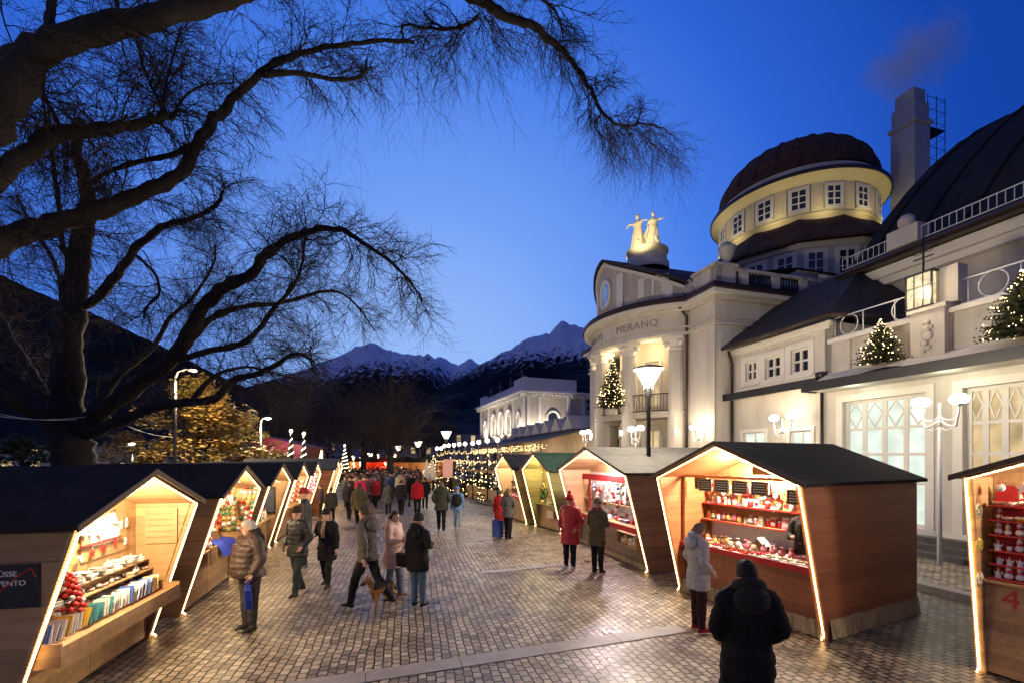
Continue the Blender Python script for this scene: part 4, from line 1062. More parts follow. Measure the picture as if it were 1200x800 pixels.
# ------------------------------------------------------------------ market stalls
def wood(name, c, v=.22, pl=None): return mat(name, c, .55, var=v, scale=3.5, bump=.25, stretch=(.6, .6, 4) if not pl else (.5, 3, 3), planks=pl)
M['wood_pale'] = wood('pale_spruce_board', (.40, .25, .115))
M['wood_warm'] = wood('honey_spruce_board', (.46, .27, .12), pl=('Z', .14))
M['wood_side'] = wood('weathered_spruce_side', (.34, .215, .11), pl=('Z', .42))
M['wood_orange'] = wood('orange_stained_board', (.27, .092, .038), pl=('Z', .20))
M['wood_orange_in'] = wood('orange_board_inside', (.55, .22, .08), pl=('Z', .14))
M['wood_olive'] = wood('olive_board', (.30, .25, .10), pl=('Z', .30))
M['wood_grey'] = wood('grey_brown_board', (.22, .15, .10), pl=('Z', .30))
M['roof_felt'] = mat('roof_felt', (.024, .021, .019), .85, var=.4, scale=5, bump=.5, spec=.15, planks=('X', .85))
M['roof_grey'] = mat('grey_shingle', (.045, .044, .040), .8, var=.5, scale=5, bump=.6, planks=('Z', .035))
M['roof_green'] = mat('green_shingle', (.03, .075, .05), .85, var=.35, scale=5, bump=.6, planks=('Z', .035))
M['roof_slate'] = mat('slate_shingle', (.035, .033, .032), .85, var=.35, scale=5, bump=.6, planks=('Z', .035))
M['red_cloth'] = mat('red_cloth', (.45, .02, .02), .8, var=.2, scale=10)
M['burlap'] = mat('burlap', (.33, .26, .15), .95, var=.4, scale=14, bump=.8, stretch=(1, 1, .3))
M['board_black'] = mat('chalkboard', (.022, .022, .022), .6, var=.3)
M['chalk'] = mat('chalk', (.75, .75, .7), .9, var=.1)
M['redpaint'] = mat('red_paint', (.55, .03, .03), .5, var=.1)
HUTS = {}
def hut(key, N_, F_, out, D, eave, ridge, ov, wall, inner, roof, label, counter=.92, cin=-.06, power=60, lcol=(1, .78, .48), front=None, group='wooden market stalls', back=-1.35, tray=False, shelf=()):
    N_ = Vector((N_[0], N_[1], 0)); F_ = Vector((F_[0], F_[1], 0)); mid = (N_+F_)/2; W = (N_-F_).length
    yd = (F_-N_).normalized() if out > 0 else (N_-F_).normalized()
    rz = math.atan2(yd.y, yd.x)-PI/2
    h = empty('market_stall', mid, rz, label, 'market stall', group)
    mw = Matrix.Translation(mid) @ Matrix.Rotation(rz, 4, 'Z')
    e = W/2; xs = lambda z: ov*z/eave
    for s in (-1, 1):
        mb = MB(); y0, y1 = s*e, s*(e-.05)
        P = [(-D, 0), (0, 0), (ov, eave), (-D, eave)]
        mb.slab([(x, y0, z) for x, z in P], (0, y1-y0, 0)); w_ = mb.build('side_wall', M[wall], h)
        mb = MB(); mb.slab([(back, s*(e-.053), 0), (-.02, s*(e-.053), 0), (ov-.02, s*(e-.053), eave), (back, s*(e-.053), eave)], (0, -s*.012, 0)); mb.build('lining', M[inner], w_)
        mb = MB(); mb.hexa([(.0, y0, 0), (.035, y0, 0), (.035, s*(e-.09), 0), (.0, s*(e-.09), 0), (ov, y0, eave), (ov+.035, y0, eave), (ov+.035, s*(e-.09), eave-.02), (ov, s*(e-.09), eave-.02)])
        mb.build('front_post', M[inner], h)
    mb = MB(); mb.slab([(-D, -e+.052, 0), (-D, e-.052, 0), (-D, e-.052, eave), (-D, 0, ridge), (-D, -e+.052, eave)], (.05, 0, 0)); mb.build('rear_wall', M[wall], h)
    mb = MB(); mb.slab([(back, -e+.07, 0), (back, e-.07, 0), (back, e-.07, eave), (back, 0, ridge-.06), (back, -e+.07, eave)], (-.03, 0, 0)); mb.build('back_board', M[inner], h)
    sl = (ridge-eave)/e
    mb = MB(); mc = MB()
    for s in (-1, 1):
        yo = s*(e+.10); zo = eave-.10*sl
        a = [(-D-.12, yo, zo), (ov+.10, yo, zo), (ov+.10, 0, ridge), (-D-.12, 0, ridge)]
        mb.slab([(x, y, z+.004) for x, y, z in a], (0, 0, .05))
        mc.slab([(back, s*(e-.06), eave+.0), (ov+.06, s*(e-.06), eave+.0), (ov+.06, 0, ridge-.012), (back, 0, ridge-.012)], (0, 0, -.015))
    r_ = mb.build('roof', M[roof], h); mc.build('ceiling', M[inner], h)
    mb = MB()
    for s in (-1, 1): mb.slab([(ov+.103, s*(e+.11), eave-.11*sl-.012), (ov+.103, 0, ridge-.012), (ov+.103, 0, ridge+.06), (ov+.103, s*(e+.11), eave-.11*sl+.06)], (.02, 0, 0))
    mb.build('barge_board', mat('barge_board_brown', (.06, .038, .025), .7), r_)
    # strip light
    mb = MB(); o_ = .05
    pts = []
    for s in (-1, 1): mb.tube([(o_, s*(e-.03), .06), (ov+o_, s*(e-.03), eave-.03), (ov+o_+.02, s*.012, ridge-.06)], .0115, 6)
    for s in (-1, 1): mb.tube([(o_, s*(e-.03), .06), (.06+o_, s*(e-.03), .02)], .0115, 6)
    mb.build('light_strip', M['strip'], h)
    # counter
    mb = MB(); mb.bx((cin-.03, -e+.07, .04), (cin, -.004, counter-.03)); mb.bx((cin-.03, .004, .04), (cin, e-.07, counter-.03)); mb.build('counter_front', M[front or inner], h)
    mb = MB(); x1 = cin+.12 if not tray else cin+.05; mb.bx((max(back+.01, cin-.75), -e+.07, counter-.03), (x1, e-.07, counter)); ct = mb.build('counter_top', M[inner], h)
    if tray:
        mb = MB(); y0, y1 = -e+.12, e-.10
        mb.hexa([(cin+.05, y0, .78), (cin+.42, y0, .66), (cin+.42, y1, .66), (cin+.05, y1, .78), (cin+.05, y0, .80), (cin+.42, y0, .68), (cin+.42, y1, .68), (cin+.05, y1, .80)])
        mb.bx((cin+.42, y0, .60), (cin+.445, y1, .80)); mb.bx((cin+.02, y0-.025, .60), (cin+.445, y0, .84)); mb.bx((cin+.02, y1, .60), (cin+.445, y1+.025, .84)); mb.build('display_tray', M['wood_warm'], h)
    for (x0, z, d) in shelf:
        mb = MB(); mb.bx((x0, -e+.1, z-.02), (x0+d, e-.1, z)); mb.build('shelf', M[inner], h)
    # fittings
    mb = MB(); lx_ = max(-.50, back+.30); mb.bx((lx_, -.35, ridge-.30), (lx_+.08, .35, ridge-.27)); mb.build('strip_lamp', emat('tube_lamp', (1, .93, .8), 9), h)
    lamp('stall_light', (max(-.35, back+.35), 0, ridge-.36), power*1.35, lcol, .12, parent=h)
    HUTS[key] = dict(h=h, mw=mw, W=W, e=e, eave=eave, ridge=ridge, ov=ov, c=counter, cin=cin, back=back, D=D, rz=rz)
    return h
s_ = Ss
def lpos(t, v=0): return Vector((-5.69, 7.55, 0))+Ss*t+Vv*v
LW = 2.5
hut('L1', (-4.92, 4.24), (-5.48, 6.70), 1, 3.4, 2.03, 2.50, .60, 'wood_side', 'wood_warm', 'roof_felt', 'nearest stall on the left, selling books and knitted goods, with an open counter tray', tray=True, back=-.14, cin=.0, power=190)
hut('L2', lpos(0), lpos(2.55), 1, 3.4, 2.03, 2.50, .60, 'wood_side', 'wood_warm', 'roof_felt', 'left stall filled with Christmas baubles, behind the man in the brown jacket', back=-.14, cin=.02, power=153)
hut('L3', lpos(3.36), lpos(3.36+2.6), 1, 3.4, 2.03, 2.50, .60, 'wood_side', 'wood_pale', 'roof_felt', 'third stall from the left edge, with a dark framed display on its back board', back=-.14, cin=.02, power=114)
hut('L4', lpos(6.72), lpos(6.72+2.5), 1, 3.4, 2.03, 2.50, .60, 'wood_side', 'wood_warm', 'roof_felt', 'fourth left stall, behind the person in the dark red hat', back=-.14, cin=.02, power=114)
hut('L5', lpos(10.08), lpos(10.08+2.6), 1, 3.4, 2.03, 2.50, .60, 'wood_side', 'wood_pale', 'roof_felt', 'fifth left stall with pink and white goods in it', back=-.14, cin=.02, power=153, lcol=(1, .72, .68))
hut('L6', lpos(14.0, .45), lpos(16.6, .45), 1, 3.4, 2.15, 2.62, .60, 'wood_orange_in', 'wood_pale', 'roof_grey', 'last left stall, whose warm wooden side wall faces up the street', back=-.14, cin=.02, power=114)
hut('L7', lpos(18.5, .2), lpos(21.0, .2), 1, 3.4, 2.1, 2.55, .60, 'wood_side', 'wood_pale', 'roof_felt', 'small far stall past the last large stall of the left row', back=-.14, cin=.02, power=114)
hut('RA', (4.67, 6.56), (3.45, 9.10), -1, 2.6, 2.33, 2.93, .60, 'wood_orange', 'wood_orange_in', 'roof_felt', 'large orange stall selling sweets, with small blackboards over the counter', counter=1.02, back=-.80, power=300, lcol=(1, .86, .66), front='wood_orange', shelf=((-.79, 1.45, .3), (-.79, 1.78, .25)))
hut('RB', (3.24, 10.4), (2.15, 14.5), -1, 3.0, 2.33, 2.95, .60, 'wood_grey', 'wood_warm', 'roof_grey', 'stall with bright red and white goods under a grey roof, behind the red-coated woman', counter=.95, back=-.42, power=330, lcol=(1, .80, .86), front='wood_grey', shelf=((-.41, 1.4, .2),))
hut('RC', (1.82, 15.8), (.97, 17.5), -1, 3.0, 2.28, 2.85, .60, 'wood_olive', 'wood_olive', 'roof_green', 'green-roofed stall of olive boards with string lights inside', power=90, back=-.2, lcol=(1, .85, .45), front='wood_pale')
hut('RD', (.65, 17.9), (-.15, 19.9), -1, 3.0, 2.25, 2.80, .60, 'wood_olive', 'wood_pale', 'roof_slate', 'last stall of the right row, with white shelves of small goods', power=130, back=-.3, lcol=(1, .88, .65), front='wood_pale', shelf=((-.29, 1.35, .2), (-.29, 1.7, .2)))
hut('RE', (7.03, 3.2), (5.92, 5.64), -1, 2.2, 2.47, 3.0, .35, 'wood_grey', 'wood_warm', 'roof_felt', 'stall at the right edge with the red number 4 below its red shelves', counter=1.20, cin=.02, power=120, lcol=(1, .84, .68), front='wood_warm', back=-.22)
# burlap skirt round the orange stall
def skirt(h, pts, hgt=.30):
    mb = MB(); vs = []; acc = 0; rows = []
    for (a, b) in zip(pts, pts[1:]):
        a = Vector(a); b = Vector(b); L_ = (b-a).length; n = int(L_/.02); nn = Vector((a.y-b.y, b.x-a.x, 0)).normalized()
        for i in range(n):
            p = a+(b-a)*i/n; acc += .02
            rows.append((p, nn, math.sin(acc*62+2*math.sin(acc*9))+.5*math.sin(acc*23)))
    for p, nn, q in rows:
        vs += [tuple(p+nn*(.012+.008*q)+Vector((0, 0, hgt+.015*math.sin(q*5)))), tuple(p+nn*(.025+.014*q)+Vector((0, 0, hgt*.5))), tuple(p+nn*(.035+.022*q)+Vector((0, 0, .012)))]
    n = len(rows)
    mb.add(vs, [(3*i+j, 3*i+3+j, 3*i+4+j, 3*i+1+j) for i in range(n-1) for j in range(2)], 0, True)
    return mb.build('burlap_skirt', M['burlap'], h, recalc=False)
H = HUTS['RA']; e = H['e']
skirt(H['h'], [(-2.6, e+.0, 0), (0.0, e+.0, 0)]); skirt(H['h'], [(.02, e, 0), (.02, -e, 0)], .26)
H = HUTS['RB']; skirt(H['h'], [(.0, H['e'], 0), (.0, -H['e'], 0)], .14)

# ------------------------------------------------------------------ goods, each a thing of its own
PAL = dict(red=(.50, .02, .02), white=(.75, .73, .68), cream=(.65, .55, .38), blue=(.04, .12, .42), yellow=(.70, .45, .05), green=(.04, .2, .06), brown=(.22, .10, .04), grey=(.25, .25, .26), black=(.02, .02, .02), pink=(.70, .22, .28), gold=(.6, .38, .1), teal=(.05, .25, .28), orange=(.65, .2, .04))
def pm(c): return mat('paint_'+c, PAL[c], .45, var=.15, scale=14, bump=.1)
PROTO = {}
def proto(kind, c, c2):
    k = (kind, c, c2)
    if k in PROTO: return PROTO[k]
    mb = MB()
    if kind == 'jar': mb.lathe([(.001, 0), (.035, 0), (.038, .01), (.038, .075), (.030, .085)], n=12); mb.lathe([(.034, .085), (.034, .105), (.001, .106)], n=12, mi=1)
    elif kind == 'bottle': mb.lathe([(.001, 0), (.03, 0), (.032, .02), (.032, .13), (.012, .17), (.012, .2)], n=12); mb.lathe([(.014, .2), (.014, .23), (.001, .23)], n=10, mi=1)
    elif kind == 'packet':
        mb.hexa([(-.03, -.045, 0), (.03, -.045, 0), (.03, .045, 0), (-.03, .045, 0), (-.012, -.04, .13), (.012, -.04, .13), (.012, .04, .13), (-.012, .04, .13)]); mb.bx((-.008, -.042, .13), (.008, .042, .15), 1); mb.bx((.024, -.03, .03), (.0285, .03, .08), 1)
    elif kind == 'book': mb.bx((-.008, -.075, 0), (.008, .075, .21)); mb.bx((.0085, -.07, .02), (.0095, .07, .19), 1)
    elif kind == 'folded_scarf':
        for i in range(3): mb.bx((-.14+.005*i, -.10, .028*i), (.14, .10-.004*i, .028*i+.024), i % 2)
    elif kind == 'bauble': mb.ball((0, 0, 0), .035, 12); mb.lathe([(.010, .032), (.010, .045), (.002, .05)], n=8, mi=1)
    elif kind == 'felt_star':
        pts = [(.0, math.cos(a)*r, math.sin(a)*r) for a, r in [(PI/2+PI*i/5, .055 if i % 2 == 0 else .024) for i in range(10)]]; mb.slab(pts, (.014, 0, 0))
        mb.box((.007, 0, .075), (.004, .004, .05), 1)
    elif kind == 'felt_heart':
        pts = [(0, .0032*16*math.sin(t)**3, .0032*(13*math.cos(t)-5*math.cos(2*t)-2*math.cos(3*t)-math.cos(4*t))) for t in [2*PI*i/24 for i in range(24)]]; mb.slab(pts, (.02, 0, 0)); mb.box((.01, 0, .06), (.004, .004, .05), 1)
    elif kind == 'plush_figure': mb.ball((0, 0, .05), .05, 10); mb.ball((0, 0, .125), .038, 10, 1); mb.lathe([(.036, .135), (.02, .18), (.003, .215)], n=10, mi=0); mb.ball((.04, 0, .12), .01, 6, 0)
    elif kind == 'angel_figure': mb.lathe([(.04, 0), (.03, .05), (.014, .10), (.001, .11)], n=10); mb.ball((0, 0, .125), .02, 8, 1); mb.slab([(-.012, 0, .06), (-.012, .05, .10), (-.012, .04, .05)], (.006, 0, 0)); mb.slab([(-.012, 0, .06), (-.012, -.05, .10), (-.012, -.04, .05)], (.006, 0, 0))
    elif kind == 'loaf': mb.ball((0, 0, .035), .08, 12, sy=1.2, sx=.75, sz=.55); [mb.box((.0, q*.04, .075), (.06, .01, .012), 1) for q in (-1, 0, 1)]
    elif kind == 'sweet_bag': mb.lathe([(.001, 0), (.04, .005), (.05, .04), (.04, .085), (.010, .105), (.012, .112), (.035, .14)], n=10); mb.lathe([(.014, .10), (.014, .112)], n=8, mi=1)
    elif kind == 'bowl': mb.lathe([(.03, 0), (.07, .03), (.085, .06), (.08, .06), (.06, .035), (.001, .03)], n=14); [mb.ball((.03*math.cos(i*1.3), .03*math.sin(i*1.3), .055), .02, 6, 1) for i in range(5)]
    elif kind == 'basket': mb.lathe([(.001, 0), (.08, 0), (.10, .05), (.11, .10), (.10, .10), (.09, .03)], n=16); mb.tube([(0, .105*math.cos(a), .1+.12*math.sin(a)) for a in [PI*i/10 for i in range(11)]], .008, 5, 1)
    elif kind == 'tray_of_sweets':
        mb.bx((-.10, -.14, 0), (.10, .14, .02), 1)
        r2 = random.Random(3)
        for i in range(24): mb.ball((r2.uniform(-.08, .08), r2.uniform(-.12, .12), .035), .02, 6)
    elif kind == 'gingerbread_house':
        mb.bx((-.07, -.09, 0), (.07, .09, .09)); mb.slab([(-.09, -.12, .08), (-.09, 0, .20), (-.09, .0, .215), (-.09, -.13, .09)], (.18, 0, 0), 1); mb.slab([(-.09, .12, .08), (-.09, 0, .20), (-.09, 0, .215), (-.09, .13, .09)], (.18, 0, 0), 1); mb.slab([(.0705, -.09, .09), (.0705, .09, .09), (.0705, 0, .19)], (.003, 0, 0)); mb.bx((.0706, -.02, 0), (.08, .02, .055), 1)
    elif kind == 'cap': mb.lathe([(.10, 0), (.10, .03), (.085, .08), (.04, .11), (.001, .115)], n=14); mb.ball((0, 0, .13), .03, 8, 1)
    elif kind == 'cup': mb.lathe([(.001, 0), (.028, 0), (.035, .08), (.031, .08), (.026, .008)], n=12); mb.tube([(0, .03, .06), (0, .055, .055), (0, .055, .025), (0, .03, .02)], .005, 5, 1)
    elif kind == 'price_card': mb.hexa([(-.02, -.04, 0), (.02, -.04, 0), (.02, .04, 0), (-.02, .04, 0), (-.002, -.04, .06), (.002, -.04, .06), (.002, .04, .06), (-.002, .04, .06)]); mb.bx((.004, -.025, .02), (.018, .025, .024), 1)
    elif kind == 'wreath':
        mb.tube([(0, .10*math.cos(a), .10*math.sin(a)) for a in [2*PI*i/20 for i in range(21)]], .028, 7)
        for i in range(9): a = i*.7; mb.ball((.025, .10*math.cos(a), .10*math.sin(a)), .014, 6, 1)
    elif kind == 'round_plate': mb.lathe([(.001, .0), (.10, .0), (.12, .012), (.12, .018), (.001, .014)], n=20); [mb.ball((.06*math.cos(i*1.05), .06*math.sin(i*1.05), .016), .022, 6, 1, sz=.3) for i in range(6)]
    me_o = mb.build(kind, [pm(c), pm(c2)]); me = me_o.data; bpy.data.objects.remove(me_o)
    PROTO[k] = me; return me
NG = 0
def put(hk, kind, x, y, z, c='white', c2='red', label=None, group=None, rz=0, sc=1.0, rot=None):
    global NG; NG += 1
    H = HUTS[hk]; o = bpy.data.objects.new(kind, proto(kind, c, c2)); col.objects.link(o)
    o.location = H['mw'] @ Vector((x, y, z)); o.rotation_euler = (0, 0, H['rz']+rz) if rot is None else rot
    if rot is not None:
        o.rotation_euler = (Matrix.Rotation(H['rz'], 3, 'Z') @ Matrix.Rotation(rot[2], 3, 'Z') @ Matrix.Rotation(rot[1], 3, 'Y') @ Matrix.Rotation(rot[0], 3, 'X')).to_euler()
    o.scale = (sc, sc, sc)
    return tag(o, label, kind.replace('_', ' '), group)
def row(hk, kinds, x, z, y0, y1, n, cols, where, sc=1.0, jx=.02, jz=0, rz=0, rot=None):
    for i in range(n):
        kd = kinds[rnd.randrange(len(kinds))]; c, c2 = cols[rnd.randrange(len(cols))]
        nm = kd.replace('_', ' ')
        y = y0+(y1-y0)*(i+.5)/n+rnd.uniform(-.01, .01)
        put(hk, kd, x+rnd.uniform(-jx, jx), y, z+rnd.uniform(-jz, jz), c, c2, '%s and %s %s %s' % (c, c2, nm, where), '%s and %s %ss %s' % (c, c2, nm, where), sc=sc*rnd.uniform(.9, 1.1), rz=rz+rnd.uniform(-.3, .3) if rot is None else 0, rot=rot)
def line_text(s, size, mt, parent, loc, rot, name='lettering', ext=.002):
    cu = bpy.data.curves.new('t', 'FONT'); cu.body = s; cu.size = size; cu.extrude = ext; cu.align_x = 'CENTER'; cu.align_y = 'CENTER'
    o = bpy.data.objects.new('t', cu); col.objects.link(o); bpy.context.view_layer.update()
    me = bpy.data.meshes.new_from_object(o.evaluated_get(bpy.context.evaluated_depsgraph_get())); bpy.data.objects.remove(o)
    me.materials.clear(); me.materials.append(mt); o = bpy.data.objects.new(name, me); col.objects.link(o); o.parent = parent; o.location = loc; o.rotation_euler = rot
    return o
# nearest left stall
e = HUTS['L1']['e']; B = HUTS['L1']['back']
bw = [('blue', 'white'), ('white', 'blue'), ('yellow', 'white'), ('teal', 'white'), ('white', 'grey'), ('white', 'black')]
for i in range(46):
    c, c2 = bw[(i//6+(rnd.random() < .3)) % len(bw)]
    y = -e+.2+(2*e-.4)*i/46
    put('L1', 'book', HUTS['L1']['cin']+.16, y, .775, c, c2, '%s picture book in the tray of the nearest left stall' % c, '%s books in the counter tray' % c, rot=(rnd.uniform(-.06, .06), .42+rnd.uniform(-.1, .1), PI/2+.12+rnd.uniform(-.12, .12)), sc=rnd.uniform(.86, 1.08))
for k_, (x_, z_) in enumerate(((.0, .92), (-.04, 1.06), (-.09, 1.20))):
    if k_:
        mb = MB(); mb.bx((x_-.05, -e+.08, z_-.016), (x_+.13, e-.08, z_)); mb.build('display_step', M['wood_warm'], HUTS['L1']['h'])
row('L1', ['folded_scarf', 'folded_scarf', 'cap'], .02, .921, -e+1.0, e-.12, 6, [('grey', 'white'), ('black', 'white'), ('brown', 'grey')], 'on the counter of the nearest left stall', .62)
row('L1', ['sweet_bag', 'basket', 'jar', 'plush_figure'], .04, .921, -e+.12, -e+1.0, 13, [('brown', 'cream'), ('cream', 'white'), ('white', 'red')], 'at the near end of the left counter', .8)
row('L1', ['folded_scarf', 'bowl', 'sweet_bag'], .02, 1.061, -e+.2, e-.12, 18, [('cream', 'brown'), ('white', 'red'), ('grey', 'white'), ('black', 'white')], 'on the middle step of the nearest left stall', .62)
row('L1', ['folded_scarf', 'basket', 'cap'], -.03, 1.201, -e+.2, e-.12, 18, [('white', 'grey'), ('cream', 'white'), ('grey', 'white')], 'on the top step of the nearest left stall', .6)
row('L1', ['folded_scarf', 'cap'], -.03, 1.265, -e+.4, e-.3, 8, [('white', 'grey'), ('grey', 'white')], 'piled on the top step of the nearest left stall', .6)
row('L1', ['felt_star', 'angel_figure', 'felt_heart'], B+.045, 1.80, -e+.25, e-.3, 14, [('white', 'grey'), ('white', 'red'), ('white', 'black')], 'hanging on the back board of the nearest left stall', 1.2, jz=.09, jx=.0)
row('L1', ['felt_star', 'felt_heart'], B+.045, 1.50, -e+.25, e-.3, 9, [('white', 'brown'), ('red', 'white')], 'hanging low on the back board of the nearest left stall', 1.0, jz=.05, jx=.0)
row('L1', ['price_card'], .395, .735, -e+.3, e-.3, 7, [('white', 'black'), ('yellow', 'black')], 'on the tray edge of the nearest left stall', .8)
h = HUTS['L1']['h']
mb = MB(); mb.bx((B+.002, .05, 1.40), (B+.02, e-.3, 1.95)); pb = mb.build('peg_board', M['wood_pale'], h)
mb = MB(); mb.bx((B+.021, .0, 1.60), (B+.07, e-.5, 1.615)); mb.build('red_shelf', M['redpaint'], h)
for (a, b, y0, z0) in ((.42, .34, .45, 1.75), (.30, .30, -.45, 1.78)):
    pass
mb = MB(); mb.slab([(B+.022, .22, 1.56), (B+.022, .75, 1.56), (B+.022, .80, 1.80), (B+.022, .60, 1.92), (B+.022, .30, 1.90), (B+.022, .18, 1.75)], (.006, 0, 0)); mb.build('white_felt_sheet', pm('white'), h)
# red bauble pyramid on the counter
tr = empty('bauble_pyramid', HUTS['L1']['mw'] @ Vector((.03, -.42, .93)), 0, 'cone of red baubles standing on the nearest left counter', 'decoration')
mb = MB(); mb.lathe([(.13, 0), (.02, .42)], n=10); mb.build('cone', pm('brown'), tr)
mb = MB(); r2 = random.Random(5)
for i in range(70):
    u = i/70; a = i*2.4; mb.ball(((.15-.12*u)*math.cos(a), (.15-.12*u)*math.sin(a), .03+.42*u), .032, 8, 1 if r2.random() < .15 else 0)
mb.build('baubles', [pm('red'), pm('white')], tr)
def sign(parent, c, w, hgt, axis, mt, lines, tm, sz, name='sign_board', th=.02, rot=(PI/2, 0, 0), frame=None, tilt=0):
    """board facing local +x (axis x) or -y (axis y)"""
    sg = empty(name, (0, 0, 0)); sg.parent = parent; sg.location = c; sg.rotation_euler = (0, tilt, {'x': PI/2, 'y': 0, 'Y': PI}[axis])
    mb = MB(); mb.bx((-w/2, -.001, -hgt/2), (w/2, th, hgt/2)); b_ = mb.build('board', mt, sg)
    if frame:
        mb = MB(); f_ = .015
        mb.bx((-w/2-f_, -.008, -hgt/2-f_), (w/2+f_, th*.9, -hgt/2)); mb.bx((-w/2-f_, -.008, hgt/2), (w/2+f_, th*.9, hgt/2+f_)); mb.bx((-w/2-f_, -.008, -hgt/2), (-w/2, th*.9, hgt/2)); mb.bx((w/2, -.008, -hgt/2), (w/2+f_, th*.9, hgt/2))
        mb.build('frame', frame, sg)
    for i, s in enumerate(lines):
        line_text(s, sz, tm, sg, (0, -.004, hgt*(.5-(i+.5)/len(lines))*.85), (PI/2, 0, 0))
    return sg
def scribble(parent, w, hgt, n, tm):
    mb = MB(); r2 = random.Random(n*7+int(w*100))
    for i in range(n):
        z = hgt/2-hgt*(i+.8)/(n+.8); x = -w*.40
        while x < w*.36:
            l_ = r2.uniform(.015, .045); mb.bx((x, -.004, z-.004), (min(x+l_, w*.42), -.002, z+.004)); x += l_+.012
    mb.build('chalk_lines', tm, parent)
sg = sign(h, (B+.03, .10, 2.12), .52, .15, 'x', mat('sign_brown', (.30, .12, .05), .6), [], M['chalk'], .05, frame=M['wood_pale']); scribble(sg, .52, .15, 2, pm('cream'))
sg = sign(h, (-.3, e-.075, 1.72), .42, .52, 'y', M['wood_pale'], [], M['redpaint'], .08); sg.location = (.20, e-.09, 1.68); scribble(sg, .42, .5, 5, pm('brown'))
# blackboard on the outside wall facing the camera
sg = sign(h, (-.15, -e-.03, 1.47), 1.0, .42, 'y', M['board_black'], [], M['chalk'], .1, 'blackboard')
line_text('SÜSSE', .07, M['chalk'], sg, (.24, -.006, .12), (PI/2, 0, 0)); line_text('AVVENTO', .07, M['chalk'], sg, (.24, -.006, .03), (PI/2, 0, 0))
mb = MB(); mb.tube([(.08, -.004, -.20), (.09, -.004, -.10), (.20, -.004, -.04), (.34, -.004, .10), (.44, -.004, .17), (.48, -.004, .08)], .008, 4); mb.build('painted_ribbon', M['redpaint'], sg)
# second left stall: walls of baubles
e = HUTS['L2']['e']
for r_ in range(9):
    row('L2', ['bauble', 'felt_star', 'bauble'], B+.05, 1.18+.115*r_, -e+.25, e-.2, 12 if r_ < 7 else 8, [('red', 'gold'), ('gold', 'white'), ('white', 'gold'), ('green', 'gold')], 'on the bauble wall of the second left stall', 1.25, jx=.01)
row('L2', ['plush_figure'], .04, .921, -e+.15, 0, 5, [('white', 'red'), ('red', 'white')], 'on the counter of the second left stall', 1.6)
row('L2', ['wreath'], .25, 1.78, -e+.25, e-.3, 4, [('green', 'red'), ('cream', 'red')], 'hanging in the opening of the second left stall', 1.1)
row('L2', ['bauble', 'felt_star'], .2, 2.12, -e*.6, e*.6, 12, [('red', 'gold'), ('white', 'gold')], 'hanging under the roof of the second left stall', 1.3, jx=.2, jz=.08)
h = HUTS['L2']['h']
mb = MB(); r2 = random.Random(9)
vs = []; nx_, ny_ = 16, 8
for i in range(nx_+1):
    for j in range(ny_+1):
        u = i/nx_; v_ = j/ny_; vs.append((-.08+.34*v_+.01*math.sin(u*9), .15+u*.95, .955-(0 if v_ < .72 else (v_-.72)*1.0)+.02*math.sin(u*14+v_*6)))
mb.add(vs, [(i*(ny_+1)+j, (i+1)*(ny_+1)+j, (i+1)*(ny_+1)+j+1, i*(ny_+1)+j+1) for i in range(nx_) for j in range(ny_)], 0, True)
bc = mb.build('blue_cloth', mat('blue_cloth', (.02, .05, .45), .8, var=.2)); bc.matrix_world = HUTS['L2']['mw']; tag(bc, 'bright blue cloth draped over the counter beside the bauble stall', 'cloth')
sg = sign(h, (.09, -.15, .72), .34, .34, 'x', M['wood_warm'], [], M['redpaint'], .08); sg.location = (.19, -.15, .80); scribble(sg, .3, .3, 4, pm('brown'))
for r_ in range(9):
    for q in range(6):
        kd = ('bauble', 'felt_star', 'bauble')[(r_+q) % 3]; c, c2 = (('red', 'gold'), ('gold', 'white'), ('white', 'red'), ('green', 'gold'))[rnd.randrange(4)]
        put('L2', kd, -.05+.095*q+.02*r_*(q > 2), e-.10, 1.12+.115*r_, c, c2, '%s %s on the far side wall of the second left stall' % (c, kd.replace('_', ' ')), '%s %ss on the far wall of the second left stall' % (c, kd.replace('_', ' ')), rz=-PI/2, sc=1.2)
mb = MB(); mb.bx((-.02, -e+.10, .93), (.03, -e+.15, 2.0)); mb.build('inner_post', M['wood_pale'], h)
# third to seventh left stalls
e = HUTS['L3']['e']
mb = MB(); mb.bx((-.05, e-.12, 1.05), (.26, e-.07, 1.85)); mb.build('display_frame', M['metaldark'], HUTS['L3']['h'])
mb = MB(); mb.bx((-.02, e-.125, 1.1), (.23, e-.121, 1.8)); mb.build('display_panel', winmat('display_glow', (.35, .5, .6), .14, scale=9), HUTS['L3']['h'])
row('L3', ['jar', 'bottle', 'packet'], .04, .921, -e+.2, e-.2, 14, [('green', 'white'), ('cream', 'brown'), ('white', 'red')], 'on the counter of the third left stall', 1.3)
row('L3', ['bauble', 'felt_star'], -.2, 2.10, -e*.6, e*.6, 14, [('red', 'gold'), ('green', 'gold')], 'hanging under the roof of the third left stall', 1.5, jx=.15, jz=.08)
row('L4', ['jar', 'bottle', 'plush_figure'], .04, .921, -e+.2, e-.2, 12, [('red', 'white'), ('cream', 'brown'), ('white', 'red')], 'on the counter of the fourth left stall', 1.3)
row('L4', ['felt_star', 'felt_heart'], B+.05, 1.7, -e+.2, e-.2, 12, [('red', 'white'), ('white', 'red')], 'on the back board of the fourth left stall', 1.8, jz=.3)
for z in (1.2, 1.4, 1.6, 1.8): row('L5', ['plush_figure', 'felt_heart', 'cup'], B+.1, z, -e+.2, e-.2, 9, [('pink', 'white'), ('white', 'pink'), ('red', 'white')], 'in the pink display of the fifth left stall', 1.5)
